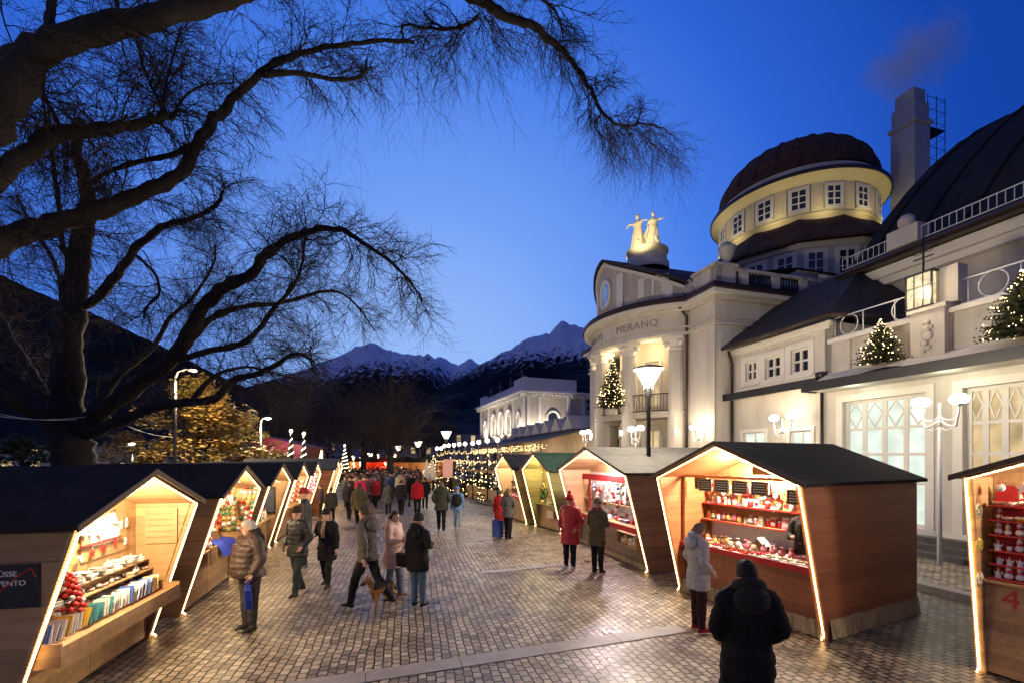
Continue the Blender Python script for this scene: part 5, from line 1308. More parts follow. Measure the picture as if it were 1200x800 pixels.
row('L5', ['plush_figure', 'cup'], .04, .921, -e+.2, e-.2, 10, [('pink', 'white'), ('white', 'red')], 'on the counter of the fifth left stall', 1.4)
row('L6', ['jar', 'plush_figure'], .04, .921, -e+.2, e-.2, 8, [('red', 'white'), ('cream', 'brown')], 'on the counter of the last left stall', 1.3)
# orange sweets stall
e = HUTS['RA']['e']; c_ = HUTS['RA']['c']; h = HUTS['RA']['h']
sw = [('red', 'white'), ('white', 'red'), ('cream', 'red'), ('white', 'gold'), ('gold', 'red'), ('pink', 'white')]
mb = MB(); mb.bx((.062, -e+.08, c_-.09), (.075, e-.08, c_+.005)); mb.build('red_counter_edge', M['red_cloth'], h)
mb = MB(); mb.bx((-.62, -e+.1, c_+.001), (.05, e-.1, c_+.006)); mb.build('counter_cloth', pm('white'), h)
row('RA', ['tray_of_sweets'], -.08, c_+.008, -e+.15, e-.15, 9, [('cream', 'white'), ('brown', 'red'), ('gold', 'white'), ('red', 'white')], 'at the front of the orange stall counter', 1.05)
row('RA', ['sweet_bag', 'bowl', 'sweet_bag'], -.32, c_+.008, -e+.15, e-.15, 15, sw+[('brown', 'cream')], 'in the second rank of the orange stall counter', 1.15)
row('RA', ['sweet_bag', 'jar', 'price_card'], -.52, c_+.008, -e+.15, e-.15, 16, sw, 'at the back of the orange stall counter', 1.15)
mb = MB(); mb.bx((-.02, -e+.09, c_), (.03, -e+.15, 2.32)); mb.bx((-.02, -e+.09, 2.32), (.03, e-.09, 2.37)); mb.build('inner_post', M['wood_orange_in'], h)
row('RA', ['packet', 'sweet_bag', 'felt_heart'], -.66, 1.90, -e+.15, e-.15, 20, sw, 'on the top rail of the orange stall', 1.2)
put('RA', 'gingerbread_house', -.42, .05, c_+.01, 'brown', 'white', 'gingerbread house with white icing on the orange stall counter', None, sc=1.15)
for z, n_, kk in ((1.45, 22, ['jar', 'packet', 'sweet_bag']), (1.78, 22, ['packet', 'felt_heart', 'jar'])):
    row('RA', kk, -.62, z+.002, -e+.15, e-.15, n_, sw, 'on the %s back shelf of the orange stall' % ('lower' if z < 1.6 else 'upper'), 1.25)
row('RA', ['felt_heart', 'packet'], -.6, 2.03, -e+.2, e-.2, 16, sw, 'hanging above the shelves of the orange stall', 1.2, jz=.04)
mb = MB(); mb.bx((-.79, -e+.12, 1.06), (-.77, e-.12, 1.40)); mb.build('mirror_panel', pm('white'), h)
mb = MB(); mb.bx((-.49, -e+.12, 1.425), (-.475, e-.12, 1.452)); mb.bx((-.54, -e+.12, 1.755), (-.525, e-.12, 1.782)); mb.build('red_shelf_edge', M['redpaint'], h)
for i, y in enumerate((-.98, -.55, -.20, .16, .52, 1.12)):
    sg = sign(h, (.28 if i not in (0,) else -.1, y, 2.20 if i < 5 else 2.10), .26, .20, 'x', M['board_black'], [], M['chalk'], .05, 'menu_board', frame=M['wood_pale'], tilt=0); scribble(sg, .26, .20, 4, M['chalk'])
mb = MB(); mb.bx((.20, .35, 2.42), (.215, 1.0, 2.57)); mb.build('name_board', mat('sign_brown', (.3, .12, .05)), h)
# pink-white stall
e = HUTS['RB']['e']; c_ = HUTS['RB']['c']; h = HUTS['RB']['h']
B = HUTS['RB']['back']; mb = MB(); mb.bx((B+.002, -e+.08, .95), (B+.012, e-.08, 2.25)); mb.build('white_backing', pm('white'), h)
mb = MB(); B = HUTS['RB']['back']; mb.bx((B+.28, -e+.08, 2.02), (B+.29, e-.08, 2.2)); mb.bx((B+.25, -e+.5, 1.0), (B+.262, -e+.62, 2.2)); mb.bx((B+.25, e-.3, .95), (B+.262, e-.12, 2.1)); mb.build('red_valance', M['red_cloth'], h)
for z in (1.15, 1.4, 1.65, 1.9): row('RB', ['plush_figure', 'felt_heart', 'felt_star', 'cup'], B+.12, z, -e+.2, e-.2, 15, [('white', 'red'), ('red', 'white'), ('white', 'pink'), ('white', 'blue')], 'on the back wall of the red and white stall', 1.4, jz=.02)
row('RB', ['folded_scarf', 'plush_figure', 'cap'], -.3, c_, -e+.15, e-.15, 16, [('white', 'red'), ('red', 'white'), ('white', 'blue')], 'on the counter of the red and white stall', 1.1)
mb = MB(); mb.bx((.063, -e+.1, c_-.12), (.07, e-.1, c_+.003)); mb.build('red_counter_edge', M['red_cloth'], h)
mb = MB(); mb.bx((-.02, e-1.25, .50), (.20, e-.35, .52)); mb.bx((-.02, e-1.25, .80), (.20, e-.35, .82)); mb.bx((-.02, e-1.27, .48), (.20, e-1.25, .84)); mb.bx((-.02, e-.35, .48), (.20, e-.33, .84)); mb.build('side_display', M['wood_pale'], h)
row('RB', ['packet', 'jar'], .08, .522, e-1.2, e-.4, 7, [('yellow', 'white'), ('white', 'gold')], 'in the low display box of the red and white stall', 1.3)
for (hk, kk, cc) in (('L4', 'felt_heart', ('red', 'white')), ('L5', 'plush_figure', ('pink', 'white')), ('L3', 'bauble', ('gold', 'red'))):
    ee = HUTS[hk]['e']
    for r_ in range(5):
        for q in range(4): put(hk, kk, .0+.11*q+.03*r_, ee-.10 if hk != 'L3' else .2*q-.3, 1.15+.17*r_ if hk != 'L3' else 1.95+.05*r_, cc[q % 2], cc[1-q % 2], '%s %s hung inside the %s left stall' % (cc[q % 2], kk.replace('_', ' '), {'L3': 'third', 'L4': 'fourth', 'L5': 'fifth'}[hk]), '%s %ss hung inside the %s left stall' % (cc[q % 2], kk.replace('_', ' '), {'L3': 'third', 'L4': 'fourth', 'L5': 'fifth'}[hk]), rz=-PI/2, sc=1.3)
# green-roofed stall, last stall
e = HUTS['RC']['e']
row('RC', ['bottle', 'jar', 'packet'], -.05, .92, -e+.15, e-.15, 9, [('gold', 'white'), ('green', 'gold'), ('yellow', 'brown')], 'on the counter of the green-roofed stall', 1.3)
for z in (1.3, 1.6): row('RC', ['wreath', 'felt_star'], -.15, z, -e+.15, e-.15, 6, [('gold', 'white'), ('green', 'gold')], 'on the back board of the green-roofed stall', 1.2)
sg = sign(HUTS['RC']['h'], (.09, .2, .60), .45, .26, 'x', pm('cream'), [], M['chalk'], .05, 'notice'); scribble(sg, .4, .24, 4, pm('grey'))
def fairy_cloud(parent, pts, r=.012, mt=None, name='fairy_lights'):
    mb = MB()
    for p in pts: mb.ball(p, r, 4)
    return mb.build(name, mt or M['fairy'], parent, recalc=False)
for key, n_ in (('RC', 90), ('RD', 50), ('L2', 40), ('L3', 60), ('L4', 50)):
    H = HUTS[key]; r2 = random.Random(n_); pts = []
    for i in range(n_):
        y = r2.uniform(-1, 1)*(H['e']-.12); zt = H['ridge']-(H['ridge']-H['eave'])*abs(y)/H['e']-.08
        pts.append((r2.uniform(-1.2, H['ov']-.1), y, zt-r2.uniform(0, .22)))
    fairy_cloud(H['h'], pts, .011)
e = HUTS['RD']['e']
for z in (1.1, 1.35, 1.7, 1.95): row('RD', ['jar', 'cup', 'bottle', 'packet'], -.18, z, -e+.15, e-.15, 9, [('white', 'red'), ('white', 'gold'), ('cream', 'brown'), ('blue', 'white')], 'on the white shelves of the last right stall', 1.5)
row('RD', ['plush_figure', 'jar', 'sweet_bag'], -.04, .92, -e+.1, e-.1, 9, [('white', 'red'), ('red', 'white')], 'on the counter of the last right stall', 1.4)
# stall at the right edge
H = HUTS['RE']; h = H['h']; e = H['e']
mb = MB(); mb.bx((-.10, -e+.13, 1.22), (-.08, e-.10, 2.36)); mb.build('red_backing', M['red_cloth'], h)
for i, z in enumerate((1.23, 1.40, 1.57, 1.76, 1.94, 2.12)):
    mb = MB(); mb.bx((-.08, -e+.13, z-.015), (.10, e-.10, z)); mb.build('red_shelf', M['redpaint'], h)
    row('RE', ['plush_figure', 'cup', 'angel_figure'] if i < 3 else ['bowl', 'plush_figure'], .03, z+.001, -e+.15, e-.12, 26, [('white', 'red'), ('white', 'red'), ('white', 'gold')] if i < 4 else [('gold', 'white'), ('cream', 'red')], 'on a red shelf of the stall at the right edge', .78)
row('RE', ['bauble', 'felt_star'], .15, 2.34, -e+.15, e-.15, 12, [('white', 'gold'), ('white', 'blue'), ('white', 'red')], 'hanging above the red shelves at the right edge', 1.4)
line_text('4', .34, M['redpaint'], h, (.026, -e+.30, .98), (PI/2, 0, PI/2), 'number')
for i, z in enumerate((2.05, 1.62, 1.20)):
    put('RE', 'round_plate', .13+.12*(z/2.47), -e+.075, z, 'cream' if i != 1 else 'yellow', 'green' if i != 2 else 'white', 'painted round plate, %s of three hung down the post at the right edge' % ('top', 'middle', 'lowest')[i], None, rot=(-PI/2, 0, 0), sc=.8)
# ------------------------------------------------------------------ bare trees
def spline(P, n):
    out_ = []
    for i in range(len(P)-1):
        p0, p1, p2, p3 = P[max(i-1, 0)], P[i], P[i+1], P[min(i+2, len(P)-1)]
        for q in range(n):
            t = q/n
            out_.append(.5*((2*p1)+(p2-p0)*t+(2*p0-5*p1+4*p2-p3)*t*t+(3*p1-p0-3*p2+p3)*t**3))
    out_.append(P[-1]); return out_
def twigs(mb, rd, p, d, length, r, level, droop, n=3):
    """one shoot that wanders, droops and forks"""
    seg_ = 5 if level > 0 else 4
    pts = [p]; dd = d.normalized(); cur = p
    kids = []
    for i in range(seg_):
        dd = (dd+Vector((rd.gauss(0, .19), rd.gauss(0, .19), rd.gauss(0, .17)-droop))).normalized()
        cur = cur+dd*(length/seg_); pts.append(cur)
        if level > 0: kids.append((cur, dd, 1-(i+1)/seg_))
    mb.tube(pts, [r*(1-.72*i/seg_) for i in range(seg_+1)], n, 0, cap=False)
    if level > 0:
        for (c, q, f_) in kids:
            for _ in range(2 if level > 1 else rd.choice((1, 1, 2))):
                ax = Vector((rd.gauss(0, 1), rd.gauss(0, 1), rd.gauss(0, .8))).normalized()
                nd = (q*.85+ax*.72).normalized()
                twigs(mb, rd, c, nd, length*rd.uniform(.42, .68), max(.0021, r*rd.uniform(.42, .58)), level-1, droop*1.2, n)
def limbs(tree, specs, rd, tname='limb', density=1.0, tlen=1.5, droop=.05, trunk_first=False, rs=1.0):
    tw = MB(); first = True
    for (pts, r0, r1, dens) in specs:
        if not (first and trunk_first): r0 *= rs; r1 *= rs
        P = spline([at(*q) for q in pts], 5)
        k = len(P)
        # bark wander
        P = [p+Vector((rd.gauss(0, .012), rd.gauss(0, .02), rd.gauss(0, .012)))*min(1, r0*6) for p in P]
        rad = [(r0+(r1-r0)*(i/(k-1))**.8)*(1+rd.uniform(-.10, .10)+(.22 if rd.random() < .08 else 0)) for i in range(k)]
        mb = MB(); mb.tube(P, rad, 10 if r0 > .1 else 7)
        mb.build('trunk' if (first and trunk_first) else tname, M['bark'], tree); first = False
        L_ = sum((b-a).length for a, b in zip(P, P[1:])); m_ = int(L_*dens*density)
        for i in range(m_):
            u = rd.random()**.75; f_ = u*(k-1); i0 = min(k-2, int(f_)); p = P[i0].lerp(P[i0+1], f_-i0); d = (P[i0+1]-P[i0]).normalized()
            ax = Vector((rd.gauss(0, 1), rd.gauss(0, 1), rd.gauss(.1, 1))).normalized(); nd = (d*.9+ax*.9).normalized()
            big = rd.random() < .40
            twigs(tw, rd, p, nd, tlen*(1-.5*u)*(rd.uniform(.7, 1.3) if big else rd.uniform(.3, .7)), min(rad[i0]*.5, .014 if big else .005), 2 if big else 1, droop)
    tw.build('twigs', M['twig'], tree, recalc=False)
rd = random.Random(11)
# near tree rooted outside the frame on the left, limbs reaching over the street
tn = empty('bare_tree', (-8.2, 5.0, 0), 0, 'near bare tree whose thick dark limbs cross the top of the view', 'tree', 'old bare trees')
old = MB()
trk = [Vector((-8.2, 5.0, -.1)), Vector((-8.1, 5.0, 1.5)), Vector((-8.0, 5.1, 3.2)), Vector((-7.9, 5.2, 5.0))]
mb = MB(); mb.tube(spline(trk, 4), [.75, .7, .66, .62, .58, .55, .52, .5, .5, .48, .46, .45, .42], 14); o = mb.build('trunk', M['bark']); o.parent = tn; o.matrix_parent_inverse = Matrix.Translation((8.2, -5.0, 0))
near = [
 ([(-180, 300, 5.3), (-60, 190, 5.4), (6, 118, 5.6), (35, 66, 5.8), (90, 42, 6.0), (175, 21, 6.4), (245, 5, 6.9), (300, -12, 7.4), (380, -45, 8)], .36, .12, 9),
 ([(-200, 360, 5.3), (-60, 260, 5.6), (0, 207, 6.0), (30, 178, 6.3), (70, 157, 6.6), (122, 151, 7.0), (172, 144, 7.4), (197, 134, 7.6)], .20, .09, 12),
 ([(-200, 400, 5.3), (-80, 320, 5.8), (0, 283, 6.4), (52, 266, 6.9), (105, 250, 7.3), (157, 232, 7.7), (210, 205, 8.1), (232, 168, 8.4), (257, 132, 8.7), (297, 94, 9.2), (332, 70, 9.6), (378, 56, 10), (424, 50, 10.4), (486, 49, 10.8)], .26, .05, 10),
 ([(230, 168, 8.4), (200, 182, 8.2), (160, 190, 8.0), (120, 205, 8.2), (98, 222, 8.4)], .07, .04, 12),
 ([(309, 88, 9.3), (350, 86, 9.8), (395, 94, 10.3), (424, 88, 10.7), (430, 70, 11)], .09, .035, 12),
 ([(-60, -160, 6.5), (150, -120, 7.2), (350, -60, 8.0), (500, -22, 8.8), (560, -2, 9.2), (585, 15, 9.4), (622, 29, 9.7), (640, 44, 9.9), (659, 59, 10.1), (673, 77, 10.3), (692, 106, 10.6), (706, 130, 10.8), (727, 147, 11.0), (765, 146, 11.3), (788, 160, 11.5)], .22, .012, 6),
 ([(706, 130, 10.8), (697, 148, 10.7), (706, 160, 10.7), (722, 170, 10.8)], .03, .010, 10),
 ([(560, 20, 9.2), (545, 30, 9.4), (527, 34, 9.6), (500, 33, 9.8), (472, 30, 10), (474, 48, 10.2)], .055, .03, 18),
 ([(605, -20, 9.3), (644, 6, 9.6), (655, 22, 9.8), (661, 45, 10)], .05, .02, 18),
 ([(196, 134, 7.6), (182, 110, 7.7), (168, 78, 7.8), (161, 48, 7.9), (150, 10, 8.0)], .04, .02, 14),
 ([(190, 132, 7.6), (194, 100, 7.9), (205, 60, 8.2), (212, 30, 8.5)], .035, .02, 14),
 ([(60, 48, 5.9), (58, 20, 6.0), (62, -15, 6.1)], .10, .06, 6),
 ([(130, 38, 6.3), (138, 10, 6.5), (128, -30, 6.6)], .05, .03, 10),
 ([(202, 140, 7.6), (215, 115, 7.9), (240, 100, 8.3), (275, 98, 8.7)], .035, .015, 16),
 ([(0, 120, 6.0), (40, 100, 6.3), (60, 128, 6.6), (75, 160, 6.8), (80, 185, 7)], .04, .03, 12),
]
limbs(tn, near, rd, density=1.15, tlen=1.15, droop=.08, rs=.74)
# drooping curtain of fine shoots hanging from the long overhanging limb
tw = MB()
for i in range(250):
    px = rd.choice((rd.uniform(380, 560), rd.uniform(560, 760), rd.uniform(690, 795), rd.uniform(690, 795))); base = interp([(380, 55), (480, 48), (560, 10), (640, 44), (673, 77), (706, 130), (765, 146), (795, 165)], px)
    Y = interp([(380, 10), (560, 9.2), (706, 10.8), (790, 11.5)], px)+rd.uniform(-.5, .5)
    p = at(px, base+rd.uniform(-4, 25), Y)
    ln_ = rd.uniform(.5, 1.5) if px > 600 else rd.uniform(.4, 2.0)
    twigs(tw, rd, p, Vector((rd.gauss(.25, .5), rd.gauss(0, .4), rd.uniform(-.9, .15))), ln_, .006, 1, .17)
tw.build('hanging_twigs', M['twig'], tn, recalc=False)
# big tree behind the left stalls
tb = empty('bare_tree', (-13.8, 14, 0), 0, 'big bare tree with a broad dark trunk behind the nearest left stall', 'tree', 'old bare trees')
Yb = 14.0
big = [
 ([(92, 640, Yb), (90, 590, Yb), (88, 550, Yb), (84, 515, Yb), (78, 480, Yb), (80, 440, Yb), (81, 400, Yb), (86, 352, Yb), (93, 300, Yb-.1), (99, 264, Yb-.3), (103, 240, Yb-.5), (98, 205, Yb-.7), (90, 175, Yb-.9), (95, 140, Yb-1.2)], .66, .10, 3),
 ([(86, 355, Yb), (104, 356, Yb-.2), (132, 328, Yb-.5), (160, 292, Yb-.9), (190, 266, Yb-1.3), (222, 257, Yb-1.8), (248, 244, Yb-2.2), (262, 226, Yb-2.5)], .24, .06, 8),
 ([(160, 300, Yb-.9), (182, 322, Yb-.8), (186, 345, Yb-.7), (172, 360, Yb-.6), (168, 372, Yb-.6)], .07, .03, 9),
 ([(88, 505, Yb), (118, 482, Yb-.2), (160, 452, Yb-.6), (205, 418, Yb-1.0), (230, 372, Yb-1.4), (258, 340, Yb-1.8), (296, 320, Yb-2.1), (314, 296, Yb-2.4), (348, 276, Yb-2.8), (392, 267, Yb-3.3), (424, 284, Yb-3.7), (464, 312, Yb-4.0), (496, 352, Yb-4.3)], .40, .022, 9),
 ([(216, 408, Yb-1.1), (245, 375, Yb-1.0), (280, 361, Yb-.9), (332, 354, Yb-.6), (384, 341, Yb-.4), (412, 352, Yb-.3), (440, 388, Yb-.2)], .17, .02, 10),
 ([(212, 420, Yb-1.1), (246, 411, Yb-1.5), (288, 400, Yb-1.9), (318, 366, Yb-2.4), (348, 328, Yb-2.8), (357, 290, Yb-3.2), (358, 270, Yb-3.4)], .15, .025, 10),
 ([(96, 510, Yb), (132, 497, Yb-.4), (190, 474, Yb-1.1), (248, 468, Yb-1.8), (272, 446, Yb-2.2), (312, 434, Yb-2.7), (348, 414, Yb-3.2), (368, 424, Yb-3.5)], .28, .03, 8),
 ([(225, 468, Yb-1.6), (252, 440, Yb-1.2), (290, 430, Yb-.8), (330, 440, Yb-.4), (360, 450, Yb-.2)], .11, .02, 9),
 ([(80, 520, Yb), (60, 495, Yb-.5), (28, 478, Yb-1.1), (-10, 455, Yb-1.8), (-60, 430, Yb-2.5)], .34, .16, 6),
 ([(78, 495, Yb), (58, 470, Yb+.4), (38, 436, Yb+.9), (18, 405, Yb+1.3), (0, 372, Yb+1.7), (-30, 330, Yb+2)], .24, .10, 7),
 ([(82, 410, Yb), (70, 380, Yb+.5), (72, 340, Yb+.9), (60, 300, Yb+1.2), (40, 270, Yb+1.5), (20, 230, Yb+1.8)], .14, .05, 8),
 ([(92, 320, Yb), (74, 290, Yb-.6), (70, 245, Yb-1.0), (62, 190, Yb-1.4), (52, 130, Yb-1.8), (50, 90, Yb-2)], .13, .04, 9),
 ([(105, 490, Yb), (140, 440, Yb+.6), (180, 405, Yb+1.1), (200, 372, Yb+1.5), (225, 350, Yb+1.8), (250, 310, Yb+2.1), (252, 290, Yb+2.3)], .15, .04, 9),
]
limbs(tb, big, rd, density=1.45, tlen=1.65, droop=.03, rs=.70, trunk_first=True)
for t_ in (tn, tb):
    for c in t_.children:
        if c.name.startswith(('limb', 'twigs', 'trunk', 'hanging')) and c.matrix_parent_inverse == Matrix.Identity(4): c.matrix_parent_inverse = Matrix.Translation(-Vector(t_.location))
# far bare trees massed down the promenade
def far_tree(x, y, hgt, seed, label, group='dark bare trees down the promenade', crown=(1, 1)):
    r = empty('bare_tree', (x, y, 0), 0, label, 'tree', group); rr = random.Random(seed)
    mb = MB(); mb.tube([(0, 0, 0), (.1, 0, hgt*.15), (0, .1, hgt*.32)], [.35, .28, .22], 8); mb.build('trunk', M['bark'], r)
    tw = MB()
    for i in range(7):
        a = i*2.4; d = Vector((math.cos(a)*.6*crown[0], math.sin(a)*.6, 1.0)).normalized()
        twigs(tw, rr, Vector((0, 0, hgt*(.18+.02*i))), d, hgt*.50, .08, 2, -.01)
    for i in range(12):
        a = i*1.1; twigs(tw, rr, Vector((0, 0, hgt*(.25+.01*i))), Vector((math.cos(a), math.sin(a), .9)), hgt*.34, .03, 2, -.01)
    tw.build('crown', M['twig'], r, recalc=False); return r
protos = [far_tree(-10.5, 38, 11, 1, 'dark bare tree in the mass beyond the left stalls'), far_tree(-14.8, 44, 13, 2, 'dark bare tree in the mass beyond the left stalls')]
for i, (px, Y, s, rz_) in enumerate(((325, 36, .75, 1), (355, 48, .95, 2), (385, 55, .95, 3), (410, 62, 1.05, 4), (440, 60, 1.0, 1.5), (468, 66, 1.0, .4), (495, 72, 1.0, 5), (522, 80, .95, 2.2), (300, 44, .8, .7), (270, 52, .9, 3.3), (240, 60, 1., 4.4), (345, 70, 1.1, 5.3), (430, 85, 1.25, .2), (482, 95, 1.2, 3.9))):
    p = at(px, HY, Y)
    copy_tree(protos[i % 2], loc=(p.x, p.y, 0), rz=rz_, sc=s)
# leafy lit trees behind the left stalls
def leafy(name, x, y, hgt, rad, seed, leafm, label, n=5200, base=.12, size=.12, tiers=0, group=None):
    r = empty(name, (x, y, 0), 0, label, 'tree', group); rr = random.Random(seed)
    mb = MB(); mb.tube([(0, 0, 0), (.1, .05, hgt*.3), (0, 0, hgt*.8)], [.25, .18, .05], 8); mb.build('trunk', M['bark'], r)
    cl = []
    for i in range(64):
        u = rr.random(); z = hgt*(base+(1-base)*u); rmax = rad*(1-u**1.6)*(1 if not tiers else .75+.25*math.cos(u*tiers*2*PI))
        a = rr.uniform(0, 2*PI); q = rmax*math.sqrt(rr.uniform(.15, 1)); cl.append((Vector((q*math.cos(a), q*math.sin(a), z)), rr.uniform(.35, .8)*rad*.28))
    mb = MB(); lm = MB()
    for c, _ in cl: lm.tube([(0, 0, c.z*.72), (c.x*.5, c.y*.5, c.z*.85), tuple(c)], [.05, .035, .015], 5)
    lm.build('branches', M['bark'], r)
    for i in range(n):
        c, cr_ = cl[rr.randrange(len(cl))]
        v = Vector((rr.gauss(0, 1), rr.gauss(0, 1), rr.gauss(0, .45))).normalized()*cr_*rr.random()**.4
        p = c+v; a = rr.uniform(0, 6.28); t = Vector((math.cos(a), math.sin(a), rr.uniform(-.5, .3))).normalized(); b = t.cross(Vector((rr.gauss(0, .5), rr.gauss(0, .5), 1))).normalized()
        s1 = size*rr.uniform(.6, 1.3)
        mb.add([p-t*s1, p+b*s1*.45, p+t*s1, p-b*s1*.45], [(0, 1, 2, 3)])
    mb.build('crown', leafm, r, recalc=False); return r
M['leaf_yellow'] = mat('yellow_leaves', (.34, .17, .03), .7, c2=(.16, .14, .03), scale=.8, bump=0)
M['leaf_brown'] = mat('brown_leaves', (.12, .06, .02), .8, var=.5, scale=1.2, bump=0)
M['leaf_dark'] = mat('dark_leaves', (.02, .035, .015), .7, var=.5, scale=1.2, bump=0)
p = at(232, HY, 24); leafy('leafy_tree', p.x, p.y, 6.9, 5.0, 3, M['leaf_yellow'], 'lamp-lit tree with yellow-green layered leaves behind the left stalls', 15000, .12, .15, 3)
p = at(150, HY, 27); leafy('leafy_tree', p.x, p.y, 4.2, 2.6, 4, M['leaf_brown'], 'low brown-leaved tree left of the yellow-green one', 4200, .1, .13)
p = at(290, HY, 30); leafy('leafy_tree', p.x, p.y, 5.6, 3.1, 6, M['leaf_yellow'], 'smaller yellow-leaved tree right of the lamp-lit tree', 4200, .2, .14)
p = at(25, HY, 30); leafy('leafy_tree', p.x, p.y, 4.0, 3.5, 8, M['leaf_dark'], 'dark shrubby tree at the left edge behind the trunk', 4200, .05, .15)
# ------------------------------------------------------------------ lit conifers
def conifer(loc, hgt, rad, seed, label, group='Christmas trees', nl=90, lsize=.03, tiers=14, lm='fairy', pot=True):
    r = empty('christmas_tree', loc, 0, label, 'christmas tree', group); rr = random.Random(seed)
    mb = MB(); mb.tube([(0, 0, 0), (0, 0, hgt*.97)], [rad*.06+.02, .01], 6); mb.build('trunk', M['bark'], r)
    mb = MB(); tips = []
    for i in range(tiers):
        u = i/(tiers-1); z = hgt*(.08+.88*u); rr_ = rad*(1-u)**.9+.03; nb = max(5, int(15*(1-u)+5))
        for j in range(nb):
            a = 2*PI*j/nb+rr.uniform(-.2, .2)+i*.7; q = rr_*rr.uniform(.72, 1.12); d = Vector((math.cos(a), math.sin(a), -.10+.5*u)); tip = Vector((0, 0, z))+d*q
            tips.append(tip); n_ = 7; pr_ = Vector((-math.sin(a), math.cos(a), 0))
            for m_ in range(1, n_+1):
                c = Vector((0, 0, z))+d*q*m_/n_; w_ = q*.30*(1-m_/(n_+1.5))+.02
                for s in (-1, 1):
                    e_ = c+pr_*s*w_+d*w_*.7+Vector((0, 0, rr.uniform(-.3, .1)*w_)); h_ = Vector((0, 0, .012+q*.02))
                    mb.add([c-h_, e_, c+h_+d*w_*.35], [(0, 1, 2)])
                    mb.add([c-d*.01*hgt, e_+d*w_*.2, c+d*w_*.5], [(0, 1, 2)])
    mb.build('needles', M['needle'], r, recalc=False)
    mb = MB()
    for i in range(nl):
        t = tips[rr.randrange(len(tips))]; f_ = rr.uniform(.55, 1.0); p = Vector((t.x*f_, t.y*f_, t.z+rr.uniform(-.02, .05)*hgt)); mb.ball(p, lsize*rr.uniform(.7, 1.1), 4)
    mb.ball((0, 0, hgt), lsize*1.3, 4)
    mb.build('fairy_lights', M[lm], r, recalc=False); return r
M['needle'] = mat('conifer_needles', (.035, .04, .018), .8, var=.5, scale=8, bump=0)
t1, z1 = bp(1032, 413, -.6); conifer(fw(-.6, t1, 5.62), 1.30, .62, 1, 'lit Christmas tree on the canopy, left of the glowing lantern', nl=150, lsize=.014)
t2, z2 = bp(1190, 385, -.6); conifer(fw(-.6, t2-.1, 5.62), 1.55, .75, 2, 'lit Christmas tree on the canopy at the right edge', nl=170, lsize=.014)
a_ = arc(CR+.30, R(17)); p_ = fw(a_[0], a_[1], 5.3)
conifer(p_, 2.85, .85, 3, 'tall lit Christmas tree on the rotunda balcony', nl=190, lsize=.017, tiers=18)
a2_ = arc(CR-.2, R(-26))
mb = MB(); mb.lathe([(.001, -.30), (.3, -.30), (.36, -.02), (.001, .0)], n=16); ob = mb.build('balcony_bracket', M['plaster2'], hall, loc=(a_[0], a_[1], 5.3))
# ------------------------------------------------------------------ the people in the street
def man(px, hy, fy, deg, label, **kw):
    Y = F*CAMH/(fy-HY); H_ = (fy-hy)*Y/F
    H_ = max(1.5, min(1.92, H_)); p = gr(px, fy)
    r = make_person((p.x, p.y, .012), R(deg), H=H_, label=label, **kw); return r, p, H_
blk = (.012, .012, .014)
m1, p1, h1 = man(293, 609, 739, 236, 'white-haired man in a padded brown jacket and grey trousers, in front of the left stalls', coat=(.055, .032, .022), trousers=(.05, .045, .042), hem=.86, flare=.90, hair=(.45, .40, .34), bulk=1.5, kind='puffer', hood=(.03, .02, .015), fur=True, vox=.0105, head_tilt=.12, head_turn=-.45, arms={-1: ((-.04, .09, -.27), (.08, .03, -.22)), 1: ((-.02, .10, -.27), (.14, .02, -.20))})
def held_bag(loc, rz, w, h, d, c, label, cat='bag', name='shopping_bag', handle=.12):
    mb = MB(); w2, d2 = w/2, d/2
    mb.hexa([(-d2*.8, -w2*.9, -h), (d2*.8, -w2*.9, -h), (d2*.8, w2*.95, -h*.97), (-d2*.8, w2*.9, -h), (-d2, -w2, 0), (d2*.5, -w2, -.01), (d2*.5, w2*.92, .01), (-d2, w2, 0)])
    r = empty(name, loc, rz, label, cat)
    b_ = mb.build('bag_body', cloth(c), r)
    bv = b_.modifiers.new('b', 'BEVEL'); bv.width = .02; bv.segments = 2
    mb = MB()
    for x in (-d2*.5, d2*.3): mb.tube([(x, -w2*.4, -.01), (x*.5, -w2*.15, handle), (x*.5, w2*.15, handle), (x, w2*.4, -.01)], .007, 5)
    mb.build('handle', cloth(c), r); return r
def hand_world(res, s, p, deg, H_):
    root, aj, hz = res; S_, E, W, hd = aj[s]; v = (W+hd*.09)*(H_/1.75)
    return Vector((p.x, p.y, .012))+Matrix.Rotation(R(deg), 3, 'Z') @ v
hw = hand_world(m1, 1, p1, 236, h1); held_bag(hw-Vector((0, 0, .10)), R(30), .34, .30, .12, (.02, .04, .28), 'blue fabric shopping bag held by the man in the brown jacket')
man(349, 594, 697, 250, 'man in a black jacket and dark cap walking towards the camera', coat=blk, trousers=(.03, .04, .05), hem=.78, hair=(.03, .02, .02), hat=(.05, .025, .02), vox=.012, stride=.35, arms='pockets', kind='puffer', head_turn=.4)
man(383, 597, 688, 262, 'woman in a long black coat, black hat and beige scarf, hand on hip', coat=blk, trousers=blk, hem=.62, hair=(.10, .06, .03), hairlen=.12, hat=blk, vox=.012, arms='elbow', scarf=(.35, .26, .16), stride=.25, head_turn=.8)
man(357, 573, 662, 200, 'person in a dark red hat and black jacket at the fourth left stall', coat=blk, trousers=blk, hem=.75, hat=(.22, .02, .02), vox=.014, kind='puffer')
m2, p2, h2 = man(431, 590, 712, 165, 'man in a grey-olive jacket striding past the pink coat', coat=(.10, .09, .075), trousers=(.015, .015, .018), hem=.80, hair=(.06, .04, .03), vox=.0115, stride=.65, arms='swing', hood=(.09, .08, .07), lean=.06)
